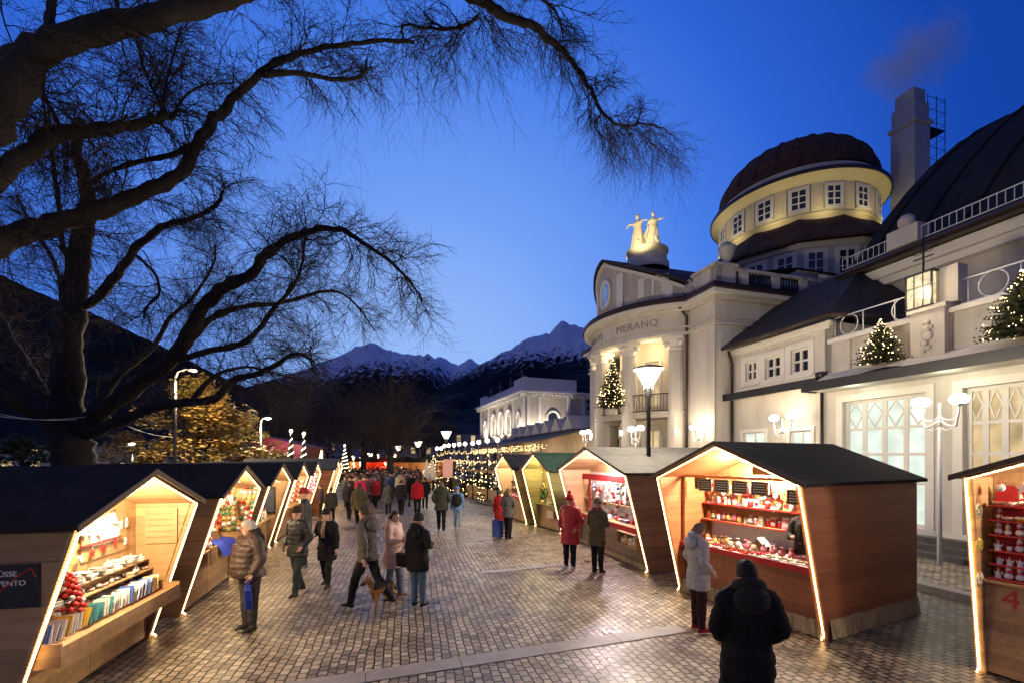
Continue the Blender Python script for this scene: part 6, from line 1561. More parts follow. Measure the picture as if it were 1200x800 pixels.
man(461, 598, 700, 346, 'woman in a long pale pink quilted coat with a fur hood', coat=(.50, .31, .25), trousers=(.10, .13, .19), shoes=(.35, .22, .13), hem=.62, hair=(.05, .03, .02), hairlen=.06, vox=.0115, kind='puffer', hood=(.48, .36, .30), fur=True, arms='front', bulk=1.1, stride=.2)
m3, p3, h3 = man(490, 604, 711, 62, 'woman in a black coat and bobble hat with blue jeans tucked into black boots', coat=(.010, .010, .012), trousers=(.06, .10, .15), shoes=(.012, .012, .012), hem=.70, hair=(.06, .04, .03), hat=(.02, .02, .022), hatkind='bobble', vox=.0115, arms='elbow', hood=(.012, .012, .014), bulk=1.08)
hw = hand_world(m3, 1, p3, 62, h3); held_bag(gr(474, 705)+Vector((0, 0, .92)), R(60), .34, .26, .14, (.012, .012, .012), 'black handbag carried by the woman in the bobble hat', 'handbag', 'handbag')
man(517, 564, 622, 96, 'man in a dark green hooded jacket walking away beside the backpack', coat=(.035, .042, .030), trousers=blk, hem=.74, hair=(.12, .08, .05), vox=.016, stride=.35, hood=(.03, .035, .03), bulk=1.12, arms='pockets')
m4, p4, h4 = man(536, 570, 620, 92, 'person in a light blue jacket and pale jeans with a black backpack', coat=(.13, .24, .42), trousers=(.20, .27, .36), shoes=(.5, .4, .35), hem=.80, hair=(.12, .2, .35), vox=.016, stride=.3, hat=(.12, .22, .42))
bp_ = empty('backpack', p4+Vector((0, -.24, .90)), 0, 'black backpack worn over the light blue jacket', 'backpack')
mb = MB(); mb.ball((0, 0, .22), .2, 14, sy=.55, sz=1.25); mb.ball((0, -.09, .12), .12, 10, sy=.5, sz=.9); mb.build('pack', cloth(blk), bp_)
mb = MB(); [mb.tube([(s*.10, .05, .40), (s*.13, .16, .46), (s*.13, .30, .40)], .018, 5) for s in (-1, 1)]; mb.build('strap', cloth(blk), bp_)
m5, p5, h5 = man(489, 561, 603, 95, 'woman in a bright red coat seen from behind, with a black bag', coat=(.42, .012, .02), trousers=blk, hem=.80, hair=(.09, .05, .03), vox=.018, stride=.2, bulk=1.15, hood=(.35, .01, .02))
held_bag(p5+Vector((-.36, -.05, .62)), 0, .22, .22, .1, blk, 'small black bag at the side of the red-coated woman', 'handbag', 'handbag')
man(498, 559, 596, 90, 'dark-coated person half hidden by the bright red coat', coat=blk, trousers=blk, vox=.02)
man(470, 562, 604, 88, 'broad person in a black coat walking away, left of the bright red coat', coat=blk, trousers=blk, hair=(.05, .03, .02), vox=.018, stride=.3, bulk=1.2)
man(455, 565, 603, 100, 'person in a grey coat beside the broad black coat', coat=(.09, .085, .08), trousers=blk, vox=.018, hem=.6, stride=.3)
man(421, 566, 622, 95, 'person in an olive hooded parka walking away up the street', coat=(.07, .065, .035), trousers=blk, vox=.018, hood=(.08, .07, .04), stride=.3, bulk=1.15)
man(409, 563, 609, 85, 'person in black, left of the olive parka', coat=blk, trousers=blk, vox=.018, stride=.3)
man(422, 558, 600, 92, 'person in a hot pink jacket in front of the crowd', coat=(.60, .02, .09), trousers=blk, vox=.018, bulk=1.1)
man(388, 578, 615, 120, 'dark person at the wooden side wall of the last left stall', coat=(.03, .03, .03), trousers=blk, vox=.018)
man(376, 572, 606, 200, 'person in a dark coat at the pink stall counter', coat=(.04, .03, .03), trousers=blk, vox=.018)
man(595, 572, 632, 60, 'woman in a grey-brown jacket and dark trousers at the last right stall', coat=(.07, .07, .065), trousers=blk, hem=.78, hair=(.12, .07, .04), hairlen=.1, vox=.015, stride=.1, arms='front')
man(586, 574, 626, 70, 'person in a red coat left of the grey-brown jacket', coat=(.32, .012, .015), trousers=(.03, .05, .12), hem=.55, hair=(.08, .05, .03), vox=.016)
m6, p6, h6 = man(668, 581, 667, 232, 'woman in a red down coat and red bobble hat with white shoes', coat=(.38, .015, .022), trousers=(.012, .012, .02), shoes=(.6, .6, .6), hem=.62, hair=(.1, .06, .03), hat=(.35, .015, .03), hatkind='bobble', hood=(.36, .015, .02), kind='puffer', vox=.0115, arms='pockets', bulk=1.08, head_turn=.2)
man(700, 585, 672, 42, 'person in an olive shawl coat and grey cap beside the red-hatted woman', coat=(.075, .065, .04), trousers=(.015, .014, .014), hem=.55+.12, hair=(.15, .10, .07), hat=(.14, .11, .09), scarf=(.16, .04, .05), vox=.012, arms='front')
m7, p7, h7 = man(818, 613, 740, 6, 'woman in a silver quilted jacket and dark red boots looking at the orange stall', coat=(.34, .32, .30), trousers=(.035, .012, .015), shoes=(.28, .012, .03), hem=.70, hair=(.20, .12, .07), hairlen=.08, hood=(.32, .31, .30), kind='puffer', scarf=(.35, .02, .02), vox=.0105, arms='pockets', head_tilt=.15)
mb = MB(); mb.ball((0, 0, 0), .05, 10); 
man(876, 657, 884, 78, 'person in a black hooded coat seen from behind in the foreground', coat=(.006, .006, .007), trousers=(.006, .006, .007), hem=.42, hair=(.012, .01, .01), hood=(.008, .007, .007), fur=True, vox=.0115, bulk=1.08, arms='pockets', stride=.2, head_tilt=.1)
# vendor in the orange stall
H = HUTS['RA']; v_ = H['mw'] @ Vector((-.52, .80, 0))
make_person((v_.x, v_.y, .25), H['rz']+.3, H=1.70, coat=blk, trousers=blk, hair=(.04, .03, .02), hat=(.45, .16, .03), hatkind='cap', vox=.014, arms='front', label='stallholder in black with an orange cap behind the orange stall counter')
pl = MB(); pl.bx((-.76, .35, .0), (-.30, 1.2, .24)); o = pl.build('duckboard', M['wood_side']); o.matrix_world = H['mw']; tag(o, 'wooden duckboard under the stallholder in the orange stall', 'duckboard')
# dog walking beside the man in the grey-olive jacket
def dog(loc, rz, label):
    r = empty('dog', loc, rz, label, 'dog'); mb = MB()
    limb(mb, [(-.28, 0, .46), (-.12, 0, .44), (.08, 0, .45), (.24, 0, .50)], [(.10, .11), (.09, .10), (.12, .13), (.11, .12)], 12)
    limb(mb, [(.26, 0, .52), (.36, 0, .62), (.42, 0, .70)], [.09, .07, .06]); limb(mb, [(.42, 0, .71), (.50, 0, .70), (.60, 0, .665), (.64, 0, .66)], [.068, .06, .036, .026])
    for s in (-1, 1):
        limb(mb, [(.40, s*.04, .76), (.39, s*.05, .83)], [.028, .008], 6)
        f_ = .10*s
        limb(mb, [(.22, s*.07, .42), (.20+f_*.3, s*.075, .27), (.20+f_, s*.075, .13), (.22+f_, s*.075, .03), (.26+f_, s*.075, .02)], [.06, .038, .026, .024, .02], 8)
        limb(mb, [(-.26, s*.07, .44), (-.20-f_*.3, s*.08, .30), (-.33-f_, s*.08, .19), (-.30-f_, s*.08, .04), (-.25-f_, s*.08, .02)], [.085, .06, .028, .024, .02], 8)
    limb(mb, [(-.34, 0, .48), (-.46, 0, .36), (-.52, 0, .24)], [.035, .04, .02], 8)
    me = remesh_obj(mb, 'coat', .012, 1); o = link(me, 'body', [cloth((.28, .13, .04), kind='fur'), cloth((.02, .016, .014), kind='fur')], r)
    me.polygons.foreach_set('material_index', [1 if (p.center.z > .47 and p.center.x < .33) or p.center.x > .57 or p.center.x < -.42 else 0 for p in me.polygons])
    return r
dp = gr(447, 712); dog((dp.x, dp.y, .012), R(-112), 'black and tan dog walking beside the striding man').scale = (.82, .82, .82)
mb = MB(); mb.tube([dp+Vector((-.3, -.1, .62)), dp+Vector((-.3, .1, .75)), p2+Vector((.15, .0, .95))], .006, 4); ob = mb.build('leash', cloth(blk)); tag(ob, 'thin dark leash between the striding man and the dog', 'leash')
# crowd further up the street
variants = []
cols_ = [(blk, blk, 'black'), ((.05, .045, .04), blk, 'dark brown'), ((.30, .02, .03), blk, 'red'), ((.09, .09, .1), (.03, .04, .07), 'grey'), ((.45, .10, .14), blk, 'pink'), ((.03, .05, .12), blk, 'navy blue'), ((.35, .28, .2), (.04, .05, .08), 'beige')]
spots = []
rc = random.Random(21)
def inlane(Y): return ((380-600)/F*Y+.4+.03*Y, (500-600)/F*Y)
for Y in [23.5, 25, 26.5, 28, 29.5, 31, 32.5, 34, 35.5, 37, 38.5, 40, 42, 44, 46, 48, 50, 53, 56, 59]:
    a, b = inlane(Y); n_ = 6 if Y < 32 else 8
    for i in range(n_):
        x = a+(b-a)*(i+rc.uniform(.15, .85))/n_*.92
        if Y < 27 and ((x/Y*F+600) > 440): continue
        spots.append((x, Y+rc.uniform(-.5, .5)))
for i, (x, y) in enumerate(spots):
    vi = rc.choice((0, 0, 0, 1, 1, 2, 3, 4, 5, 6, 0, 1)) if i >= 7 else i
    nm = cols_[vi][2]; lab = 'person in a %s coat in the crowd far up the promenade' % nm; grp = 'people in %s coats in the far crowd' % nm
    if i < 7:
        r_, aj_, hz_ = make_person((x, y, .012), R(rc.choice((90, 95, 80, 265))), H=1.72, coat=cols_[vi][0], trousers=cols_[vi][1], hair=(.06, .04, .03), vox=.026, stride=.4, label=lab, group=grp, hat=(.02, .02, .02) if i % 3 == 0 else None, hem=.7, bulk=1.1)
        variants.append(r_)
    else:
        c = copy_tree(variants[vi], loc=(x, y, .012), rz=R(rc.choice((90, 95, 80, 265, 275, 100, 20))), label=lab, group=grp); k_ = rc.uniform(.90, 1.05); c.scale = tuple(s*k_ for s in c.scale)
for (px, hy, fy) in ((560, 560, 573), (566, 545, 572), (569, 547, 571)):
    Y = 37; p = at(px, HY, Y); c = copy_tree(variants[0], loc=(p.x, p.y, .012), rz=R(200), label='dark-coated person by the round steps near the last right stall', group='dark-coated people by the round steps')
# blue suitcase by the last right stall
sp = gr(583, 630); sc_ = empty('suitcase', (sp.x, sp.y, 0), R(30), 'blue wheeled suitcase standing in front of the last right stall', 'suitcase')
mb = MB(); mb.bx((-.12, -.19, .05), (.12, .19, .60)); b_ = mb.build('shell', cloth((.03, .06, .22)), sc_); bv = b_.modifiers.new('b', 'BEVEL'); bv.width = .03; bv.segments = 3
mb = MB(); [mb.tube([(0, s*.10, .6), (0, s*.10, .95)], .008, 5) for s in (-1, 1)]; mb.tube([(0, -.10, .95), (0, .10, .95)], .012, 6); mb.build('handle', M['metaldark'], sc_)
mb = MB(); [mb.ball((x, s*.14, .03), .028, 8) for s in (-1, 1) for x in (-.08, .08)]; mb.build('wheels', M['metaldark'], sc_)
# ------------------------------------------------------------------ lamps
def cone_lamp(px, py_head, Y, label, power, hsc=1.0, group='street lamps with cone-shaped glass heads', real=True):
    p = at(px, py_head, Y); r = empty('street_lamp', (p.x, p.y, 0), 0, label, 'street lamp', group); z = p.z; s = hsc
    mb = MB(); mb.lathe([(.11, 0), (.10, .9), (.06, 1.0), (.055, z-.55*s), (.09*s, z-.5*s), (.09*s, z-.30*s)], n=12); mb.build('pole', M['metaldark'], r)
    mb = MB(); mb.lathe([(.10*s, z-.27*s), (.30*s, z+.12*s)], n=20); mb.lathe([(.001, z-.26*s), (.10*s, z-.262*s)], n=20); mb.build('lamp_shade', emat('cone_glass', (1, .90, .70), 4), r)
    mb = MB(); mb.lathe([(.34*s, z+.12*s), (.34*s, z+.16*s), (.20*s, z+.20*s), (.001, z+.22*s)], n=20); mb.lathe([(.34*s, z+.12*s), (.001, z+.121*s)], n=20); mb.lathe([(.11*s, z-.34*s), (.11*s, z-.27*s)], n=16); mb.build('lamp_cap', M['metaldark'], r)
    if real:
        for a in (0, 2.1, 4.2): lamp('street_light', (.45*math.cos(a), .45*math.sin(a), z-.1), power/3, (1, .84, .62), .25, parent=r)
    return r
cone_lamp(760, 439, 11.8, 'near street lamp with a glowing cone head in front of the rotunda', 1700, 1.15)
for (px, py, Y, n_) in ((523, 508, 40, 'tallest'), (490, 519, 52, 'middle'), (467, 524, 66, 'small'), (434, 532, 78, 'farthest')):
    cone_lamp(px, py, Y, '%s of the far cone-headed street lamps down the promenade' % n_, 260, 1.6 if Y < 60 else 1.8)
rear = cone_lamp(760, 439, 11.8, 'street lamp standing behind the viewpoint', 600, 1.15); rear.location = (-1.5, -5.0, 0)
def pole_lamp(px, py, Y, pole_px, label, power, c=(1, .9, .7)):
    b = at(pole_px, HY, Y); p = at(px, py, Y); r = empty('street_lamp', (b.x, b.y, 0), 0, label, 'street lamp', 'tall pole lamps in the park')
    dx = p.x-b.x
    mb = MB(); mb.tube([(0, 0, 0), (0, 0, p.z-.4), (dx*.15, 0, p.z-.05), (dx*.6, 0, p.z+.08), (dx, 0, p.z+.03)], [.09, .07, .05, .04, .04], 8); mb.build('pole', mat('pole_grey', (.10, .10, .10), .6), r)
    mb = MB(); mb.ball((dx, 0, p.z), .15, 10, sz=.45, sx=1.3); mb.build('lamp_head', emat('sodium_head_%d' % px, c, 14), r)
    lamp('park_light', (dx, 0, p.z-.8), power*2, c, .2, parent=r); return r
pole_lamp(226, 434, 20.5, 205, 'tall pale lamp pole in front of the yellow-green tree', 900, (1, .80, .48))
pole_lamp(314, 490, 27.5, 305, 'lamp at the top right of the yellow-green tree', 520, (.95, 1, .8))
pole_lamp(155, 520, 25, 157, 'low lamp left of the yellow-green tree', 160, (.9, .95, 1))
# globe lamps with garlands lining the terrace down the promenade
gl = [(512, 525, 43), (517, 525, 41), (521, 522, 39), (526, 521.5, 37), (532, 521, 35), (538, 520, 33), (545, 519.6, 31), (554, 519, 29), (561, 517.6, 27.3), (571, 516, 25.8), (583, 515, 24.4)]
tops = []; r0 = None
for i, (px, py, Y) in enumerate(gl):
    p = at(px, py, Y); r = empty('globe_lamp', (p.x, p.y, 0), 0, 'round globe lamp on a thin post in the garlanded row along the terrace', 'lamp', 'globe lamps in a row along the terrace')
    mb = MB(); mb.tube([(0, 0, 0), (0, 0, p.z-.1)], .04, 6); mb.build('post', M['metaldark'], r)
    mb = MB(); mb.ball((0, 0, p.z), .12+.002*(Y-24), 10); mb.build('globe', M['globe'], r); tops.append(p)
    if i % 2 == 0: lamp('globe_light', (0, -.5, p.z-.1), 60, (1, .75, .42), .2, parent=r)
mb = MB()
for i in range(len(tops)-1):
    a, b = tops[i], tops[i+1]
    for dz_, sag in ((-.45, .12), (-1.15, .05)):
        for q in range(15):
            t = q/15; p = a.lerp(b, t); mb.ball((p.x+rnd.uniform(-.05, .05), p.y, p.z+dz_-sag*math.sin(PI*t)*2+rnd.uniform(-.05, .05)), .015, 4)
tag(mb.build('light_garland', emat('fairy_dim', (1, .66, .28), 7), recalc=False), 'garland of tiny warm lights strung between the globe lamps', 'garland')
mb = MB()
for i in range(len(tops)-1):
    a, b = tops[i], tops[i+1]; mb.slab([a+Vector((0, .1, -1.85)), b+Vector((0, .1, -1.85)), b+Vector((0, .1, -1.70)), a+Vector((0, .1, -1.70))], (0, .06, 0))
    mb.slab([(a.x, a.y+.1, .1), (b.x, b.y+.1, .1), (b.x, b.y+.1, .9), (a.x, a.y+.1, .9)], (0, .06, 0))
tag(mb.build('terrace_fence', M['wood_pale']), 'wooden terrace railing under the globe lamps', 'fence')
for i, (px, Y) in enumerate(((572, 27), (548, 31), (528, 36), (508, 40), (538, 37), (560, 31), (588, 27.5))):
    p = at(px, HY, Y); conifer((p.x, p.y, 0), 2.9-.1*(i % 3), .95, 30+i, 'lit Christmas tree behind the terrace railing down the promenade', 'Christmas trees behind the terrace railing', nl=60, lsize=.022, tiers=10)
# awning roof of the terrace beside the hall, with warm lights under it
r = empty('terrace_awning', P0, SA, 'long sloping terrace awning left of the rotunda, with warm string lights under its edge', 'awning')
mb = MB(); mb.hexa([(-4.6, 20.8, 3.9), (-.4, 20.8, 4.9), (-.4, 46, 4.9), (-4.6, 46, 3.9), (-4.6, 20.8, 4.02), (-.4, 20.8, 5.02), (-.4, 46, 5.02), (-4.6, 46, 4.02)]); mb.build('awning_sheet', mat('awning_grey', (.13, .125, .12), .9, spec=.1), r)
mb = MB(); [mb.tube([(-4.5, t, 0), (-4.5, t, 3.9)], .06, 6) for t in range(21, 46, 4)]; mb.build('awning_post', M['wood_pale'], r)
mb = MB()
for i in range(420): mb.ball((-4.62+rnd.uniform(-.1, .5), 20.8+25*i/420, 3.72-rnd.uniform(0, .5)), .022, 4)
mb.build('fairy_lights', MATS['fairy_dim'], r, recalc=False)
for t in (23, 29, 36): lamp('awning_light', (-3, t, 3.3), 170, (1, .62, .3), .3, parent=r)
mb = MB()
for i in range(7):
    t = 24+i*2.6; mb.add([(-1.2, t-1.1, 5.0), (-1.2, t+1.1, 5.0), (-1.2, t, 6.1), (1.5, t, 6.1), (1.5, t-1.1, 5.0), (1.5, t+1.1, 5.0)], [(0, 1, 2), (0, 2, 3, 4), (1, 5, 3, 2)])
mb.build('gablet', M['plaster2'], r)
mb = MB(); mb.bx((-.4, 20.9, 0), (0, 46, 4.8)); mb.build('terrace_wall', M['plaster2'], r)
# ------------------------------------------------------------------ theatre-like building far down the right side
ta = R(19.5); tq = Vector((1.7, 60, 0))
th = empty('arcaded_hall', tq, ta, 'floodlit white hall with round-arched windows and a roof parapet, far down the right side', 'building')
def fs(u, z, d): return Vector((d, u, z))
def fe(u, z, d): return Vector((u, d, z))
arch = []
mb = MB(); ops = [(5.2, 7.4, 6.3, 8.9), (9.0, 11.2, 6.3, 8.9), (12.8, 15.0, 6.3, 8.9), (5.2, 7.4, 1, 4), (9.0, 11.2, 1, 4), (12.8, 15.0, 1, 4)]
wallgrid(mb, fs, 0, 22, 0, 11.3, ops, .4); mb.bx((.4, 0, 0), (9.5, .4, 11.3)); mb.bx((.4, 21.6, 0), (9.5, 22, 11.3)); mb.bx((9.5, 1.5, 0), (20, 20, 9.8))
mb.build('wall', mat('warm_stucco', (.50, .44, .36), .8, var=.15, scale=.8), th)
mb = MB()
for o in ops[:3]:
    pts = [((o[0]+o[1])/2+1.1*math.cos(a), 8.9+1.0*math.sin(a)) for a in [PI*i/12 for i in range(13)]]
    mb.tube([(-.08, o[0], 6.3)]+[(-.08, y, z) for y, z in pts[::-1]]+[(-.08, o[1], 6.3)], .16, 6)
mb.tube([(-.06, 2.2+.8*math.cos(a), 8.2+1.0*math.sin(a)) for a in [2*PI*i/20 for i in range(21)]], .14, 6); mb.tube([(-.06, 18.8+.8*math.cos(a), 8.2+1.0*math.sin(a)) for a in [2*PI*i/20 for i in range(21)]], .14, 6)
mb.tube([(4.2+1.0*math.cos(a), -.06, 8.2+1.0*math.sin(a)) for a in [2*PI*i/20 for i in range(21)]], .16, 6)
for y in (.15, 4.2, 16.8, 21.8): mb.bx((-.18, y-.25, 0), (-.003, y+.25, 11.2))
for x in (.5, 2.2, 6.6, 8.9): mb.bx((x-.22, -.15, 5), (x+.22, -.003, 11.2))
mb.bx((-.2, 0, 5.2), (-.003, 22, 5.5)); mb.bx((0, -.2, 5.2), (9.5, -.003, 5.5)); mb.bx((0, -.12, 6.3), (9.5, -.003, 6.5))
mb.build('wall_moulding', M['trim'], th)
for o in ops[:3]:
    p = MB(); p.slab([(.35, o[0], o[2]), (.35, o[1], o[2])]+[(.35, (o[0]+o[1])/2+1.1*math.cos(a), 8.9+1.0*math.sin(a)) for a in [PI*i/10 for i in range(11)]], (.02, 0, 0)); p.build('window', winmat('arch_glow', (.9, .72, .5), .5), th)
mb = MB(); mb.lathe([(.001, 0), (.7, 0)], n=20); o = mb.build('round_window', M['glassdark'], th, loc=(4.2, -.03, 8.2), rot=(PI/2, 0, 0))
mb = MB(); mb.bx((-.7, -.7, 11.3), (10.2, 22.7, 11.55)); mb.bx((-.9, -.9, 11.553), (10.4, 22.9, 11.8)); mb.bx((9.5, 1.2, 10.2), (20.3, 20.3, 10.6)); mb.build('cornice', M['trim'], th)
mb = MB()
for i in range(40): mb.bx((-.65, i*.57, 11.0), (-.35, i*.57+.25, 11.298))
for i in range(18): mb.bx((i*.57, -.65, 11.0), (i*.57+.25, -.35, 11.298))
mb.build('cornice_bracket', M['trim'], th)
mb = MB(); mb.bx((-.1, 0, 11.8), (.25, 22, 13.0)); mb.bx((-.1, -.1, 11.8), (7.8, .25, 13.6)); mb.bx((-.12, -.12, 11.8), (.4, 4, 13.7)); mb.bx((-.15, 19, 11.8), (.4, 22.1, 13.5)); mb.build('roof_parapet', M['trim'], th)
mb = MB()
for y in (1, 6, 11, 16): mb.lathe([(.2, 13.0), (.3, 13.2), (.15, 13.5), (.28, 13.9), (.05, 14.6)], (.1, y, 0), 8)
mb.build('roof_urn', M['darkstone'], th)
mb = MB(); mb.hexa([(2.5, -6, 5.8), (16, -6, 5.8), (16, -.3, 7.5), (5.8, -.3, 7.5), (2.5, -6, 6.0), (16, -6, 6.0), (16, -.3, 8.4), (5.8, -.3, 8.4)]); mb.bx((2.8, -5.8, 0), (16, -.3, 5.8)); mb.build('side_wing', M['roofdark'], th)
for (x, y, z, tx, ty, tz, pw) in ((-1.5, 1, 5.8, 0, 1.5, 9, 160), (-1.5, 6.3, 5.8, 0, 6.3, 9, 260), (-1.5, 10, 5.8, 0, 10, 9, 260), (-1.5, 13.9, 5.8, 0, 13.9, 9, 260), (-1.5, 18.6, 5.8, 0, 18.6, 9, 200), (4.2, -1.6, 5.8, 4.2, 0, 9, 380), (1.2, -1.4, 5.8, 1.2, 0, 9, 150), (8, -1.4, 7.2, 8, 0, 10, 150)):
    l_ = lamp('facade_floodlight', (x, y, z), pw*4.5, (1, .90, .76), .3, 'SPOT', angle=140, parent=th, blend=1)
    d = Vector((tx-x, ty-y, tz-z)); l_.rotation_euler = d.to_track_quat('-Z', 'Y').to_euler()
# lower houses further down the promenade
def house(px, Y, w, d, hgt, label, roofh=2, cols=5, rows=3, lit=.25, wallm='plaster2', seed=1):
    p = at(px, HY, Y); r = empty('town_house', (p.x, p.y, 0), SA, label, 'building'); rr = random.Random(seed)
    ops = []
    for i in range(cols):
        for j in range(rows):
            a = -w/2+w*(i+.5)/cols; z = hgt*(j+.35)/rows; ops.append((a-.45, a+.45, z, z+hgt/rows*.5))
    f = lambda u, z, q: Vector((u, q, z))
    mb = MB(); wallgrid(mb, f, -w/2, w/2, 0, hgt, ops, .3); mb.bx((-w/2, .3, 0), (w/2, d, hgt)); mb.build('wall', M[wallm], r)
    for o in ops:
        q = MB(); q.bx((o[0], .12, o[2]), (o[1], .16, o[3])); q.build('window', M['win_warm'] if rr.random() < lit else M['glassdark'], r)
    mb = MB(); mb.slab([(-w/2-.4, -.4, hgt), (-w/2-.4, d+.4, hgt), (-w/2-.4, d/2, hgt+roofh)], (w+.8, 0, 0)); mb.build('roof', M['roofdark'], r)
house(520, 95, 16, 9, 8, 'dim town house at the end of the promenade, left of the white hall', 2.5, seed=4, lit=.3)
house(500, 120, 14, 9, 10, 'taller dark town house far behind the street lamps', 3, seed=5, lit=.15)
house(57, 45, 9, 8, 3.9, 'lit house behind the left edge of the big trunk', .2, 4, 3, .6, 'cream', 7)
house(440, 150, 40, 12, 12, 'long dark building closing the far end of the promenade', 2, 9, 3, .08, seed=9)
# ------------------------------------------------------------------ far market: cone trees, light fans, umbrellas, tent, sign, booths
def cone_tree(px, Y, hgt, rad, label, group='spiral light cones'):
    p = at(px, HY, Y); r = empty('light_cone', (p.x, p.y, 0), 0, label, 'decoration', group)
    mb = MB(); mb.lathe([(rad*.9, 0), (.02, hgt)], n=14); mb.build('cone', M['needle'], r)
    mb = MB(); n_ = 170
    for i in range(n_):
        u = i/n_; a = u*11*2*PI; mb.ball((rad*(1-u)*math.cos(a), rad*(1-u)*math.sin(a), hgt*u), .017+Y*.0005, 4)
    mb.ball((0, 0, hgt+.05), .10, 6); mb.build('fairy_lights', M['fairywhite'], r, recalc=False); return r
cone_tree(341, 24, 4.1, .42, 'left of the two tall light cones in front of the red tent'); cone_tree(356, 24.8, 4.0, .42, 'right of the two tall light cones in front of the red tent')
cone_tree(404, 44, 3.9, .7, 'lit cone tree standing above the crowd')
r = empty('red_tent', (at(318, HY, 31).x, 31, 0), 0, 'large dark red lit tent behind the left stalls', 'tent')
mb = MB(); mb.bx((-3.2, 0, 0), (2.3, 3, 2.9)); mb.slab([(-3.3, -.1, 2.9), (2.4, -.1, 2.9), (2.4, -.1, 3.5), (-.5, -.1, 4.2)], (0, 3.2, 0)); mb.build('tent_sheet', mat('red_tent_sheet', (.17, .006, .022), .6, var=.2), r)
l_ = lamp('tent_light', (1, -3, 2.8), 130, (1, .35, .40), .4, parent=r)
r = empty('light_arch', (at(372, HY, 27).x, 27, 0), 0, 'tall narrow light-trimmed wooden arch beyond the left stalls', 'decoration')
mb = MB(); mb.tube([(-.35, 0, 0), (-.05, 0, 2.0), (.25, 0, 3.2)], .05, 5); mb.tube([(.35, 0, 0), (.35, 0, 2.0), (.3, 0, 3.2)], .05, 5); mb.build('arch_beam', M['wood_pale'], r)
mb = MB(); mb.tube([(-.30, -.07, 0), (.0, -.07, 2.0), (.27, -.07, 3.15)], .02, 5); mb.tube([(.30, -.07, 0), (.31, -.07, 2.0), (.29, -.07, 3.15)], .02, 5); mb.build('light_strip', M['strip'], r)
for i in range(13):
    px = 414+i*4.3; Y = 56+i*.8; p = at(px, HY, Y); r = empty('light_mast', (p.x, p.y, 0), 0, 'leaning light-trimmed mast above the far stalls', 'decoration', 'leaning light masts above the far stalls')
    mb = MB(); a = rnd.uniform(-.9, .9); mb.tube([(0, 0, 0), (a, 0, rnd.uniform(2.6, 3.4))], .06, 5); mb.build('light_strip', M['strip'], r)
for i, (px, w_, col_, lab) in enumerate(((400, 4, (1, .75, .4), 'small far stall with warm light, left in the far row'), (428, 4, (1, .75, .45), 'second small far stall in the far row'), (452, 5, (1, .10, .06), 'far stall glowing red beside the light masts'), (478, 5, (1, .6, .4), 'far stall right of the red glowing one'), (500, 5, (1, .85, .5), 'rightmost small far stall of the far row'))):
    Y = 58-i*2.2; p = at(px, HY, Y); r = empty('market_booth', (p.x, p.y, 0), 0, lab, 'market stall', 'small far stalls')
    mb = MB(); mb.bx((-w_/2, 0, 0), (w_/2, 2.4, 1)); mb.bx((-w_/2, 1.8, 1), (w_/2, 2.4, 2.2)); mb.bx((-w_/2, 0, 1), (-w_/2+.12, 1.8, 2.2)); mb.bx((w_/2-.12, 0, 1), (w_/2, 1.8, 2.2)); mb.build('booth_wall', M['wood_orange_in'], r)
    mb = MB(); mb.slab([(-w_/2-.2, -.3, 2.2), (w_/2+.2, -.3, 2.2), (0, -.3, 2.9)], (0, 3, 0)); mb.build('roof', M['roof_felt'], r)
    mb = MB()
    for q in range(26): mb.ball((rnd.uniform(-w_/2+.2, w_/2-.2), rnd.uniform(.3, 1.2), rnd.uniform(1.0, 1.7)), rnd.uniform(.06, .13), 5, rnd.randrange(3))
    mb.build('wares', [pm('red'), pm('white'), pm('gold')], r, recalc=False)
    mb = MB(); mb.ball((0, .2, 2.05), .12 if i != 2 else .28, 8); mb.build('bulb', emat('booth_bulb_%d' % (i == 2), col_, 16 if i != 2 else 20), r); lamp('booth_light', (0, -.3, 1.9), 170 if i != 2 else 420, col_, .2, parent=r)
for i, px in enumerate((500, 507)):
    p = at(px, HY, 36); r = empty('closed_umbrella', (p.x, p.y, 0), 0, '%s of two closed white umbrellas beside the terrace' % ('left', 'right')[i], 'umbrella', 'closed white umbrellas')
    mb = MB(); mb.tube([(0, 0, 0), (0, 0, 2.6)], .04, 6); mb.build('pole', M['metaldark'], r)
    mb = MB(); mb.lathe([(.22, .9), (.30, 1.1), (.16, 1.8), (.12, 2.2), (.03, 2.6)], n=10); mb.build('canopy', M['trim'], r)
p = at(525, HY, 30.5); r = empty('notice_board', (p.x, p.y, 0), 0, 'tall pale pink lit notice board on posts at the end of the open space', 'sign')
mb = MB(); [mb.tube([(s*.30, 0, 0), (s*.30, 0, 2.6)], .03, 6) for s in (-1, 1)]; mb.build('post', M['metaldark'], r)
mb = MB(); mb.bx((-.33, -.05, 1.35), (.33, -.02, 2.60)); b_ = mb.build('board', mat('pink_board', (.62, .30, .24), .6, var=.12, scale=9, emit=(1, .5, .38), estr=.25), r); scribble(b_, .6, .01, 1, M['chalk'])
p = at(557, HY, 31.5); r = empty('dark_booth', (p.x, p.y, 0), SA, 'long dark counter with lights on top beside the round steps', 'counter')
mb = MB(); mb.bx((-1.3, 0, 0), (1.3, 1, 1.15)); mb.bx((-1.35, -.05, 1.153), (1.35, 1.05, 1.22)); mb.build('counter_body', M['darkstone'], r)
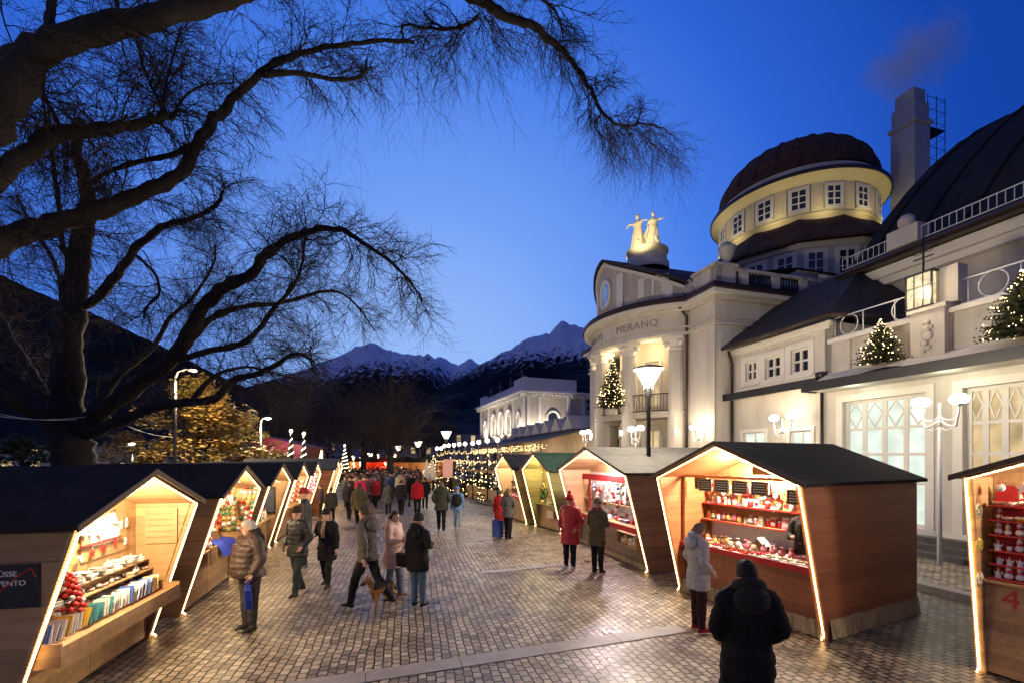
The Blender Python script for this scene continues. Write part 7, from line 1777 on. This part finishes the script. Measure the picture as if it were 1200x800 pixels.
# overhead cables at the left
mb = MB()
for k_, (a, b) in enumerate((((-30, 478, 10), (90, 491, 13)), ((-30, 483, 10), (100, 488, 13)))):
    A, B = at(*a), at(*b); mb.tube([A.lerp(B, t/10)-Vector((0, 0, .12*math.sin(PI*t/10))) for t in range(11)], .010, 4)
tag(mb.build('overhead_cables', mat('cable', (.35, .35, .38), .6)), 'two thin overhead cables crossing the big trunk at the left', 'cable')
A, B = at(118, 482, 18), at(205, 512, 20.5); mb = MB(); mb.tube([A.lerp(B, t/10)-Vector((0, 0, .25*math.sin(PI*t/10))) for t in range(11)], .010, 4)
tag(mb.build('overhead_cable', MATS['cable']), 'thin cable running to the pale lamp pole', 'cable')
# bench-like crowd barriers behind the right-hand stalls
for i, t in enumerate((.3, 2.4)):
    r = empty('crowd_barrier', fw(-2.0, t, .5), SA, '%s metal barrier on the steps behind the orange stall' % ('nearer', 'farther')[i], 'barrier', 'metal barriers')
    mb = MB()
    for (a, b) in (((0, 0, 0), (0, 0, 1.05)), ((0, 1.8, 0), (0, 1.8, 1.05)), ((0, 0, 1.05), (0, 1.8, 1.05)), ((0, 0, .2), (0, 1.8, .2))): mb.tube([a, b], .02, 6)
    for q in range(1, 12): mb.tube([(0, q*.15, .2), (0, q*.15, 1.05)], .008, 5)
    mb.build('barrier_frame', M['metaldark'], r)
# fallen leaves and scraps on the stones
lv = MB(); r2 = random.Random(4)
for i in range(240):
    Y = r2.uniform(3.6, 22); X = r2.uniform(-.75, .75)*Y*.6-.1*Y; a = r2.uniform(0, 6.3); s = r2.uniform(.012, .03)
    lv.add([(X+s*math.cos(a), Y+s*math.sin(a), .014), (X+s*.5*math.cos(a+1.6), Y+s*.5*math.sin(a+1.6), .018+s*.3), (X-s*math.cos(a), Y-s*math.sin(a), .014), (X-s*.5*math.cos(a+1.6), Y-s*.5*math.sin(a+1.6), .016)], [(0, 1, 2, 3)])
tag(lv.build('fallen_leaves', mat('dry_leaf', (.35, .27, .14), .8), recalc=False), kind='stuff')
# facade lights of the hall: uplights at column feet, wash from the lamps on the canopy soffit
for th_ in colth:
    c = arc(CR+.25, th_); q = fw(c[0], c[1], 4.0); l_ = lamp('column_uplight', q, 34, (1, .90, .74), .08, 'SPOT', angle=60, blend=.8); t_ = arc(CR-.42, th_); aim(l_, fw(t_[0], t_[1], 6.6))
    l_ = lamp('column_downlight', q, 20, (1, .90, .74), .08, 'SPOT', angle=80, blend=.8); aim(l_, fw(t_[0], t_[1], 1.6))
    mb = MB(); mb.lathe([(.06, -.14), (.07, .14)], n=10); r = empty('wall_lamp', q-Vv*0, SA, 'small up-and-down wall lamp at the foot of a rotunda column', 'lamp', 'up-and-down lamps on the rotunda columns'); mb.build('lamp_tube', emat('wall_tube', (1, .9, .7), 6), r)
for th_ in (R(40), R(5), R(-30)):
    c = arc(CR-.9, th_); lamp('loggia_light', fw(c[0], c[1], 8.3), 52, (1, .80, .48), .3)
for t in (-6, -3.2, -.6, 1.9): lamp('soffit_light', fw(-.80, t, cz-.30), 15, (.93, 1, .78), .25)
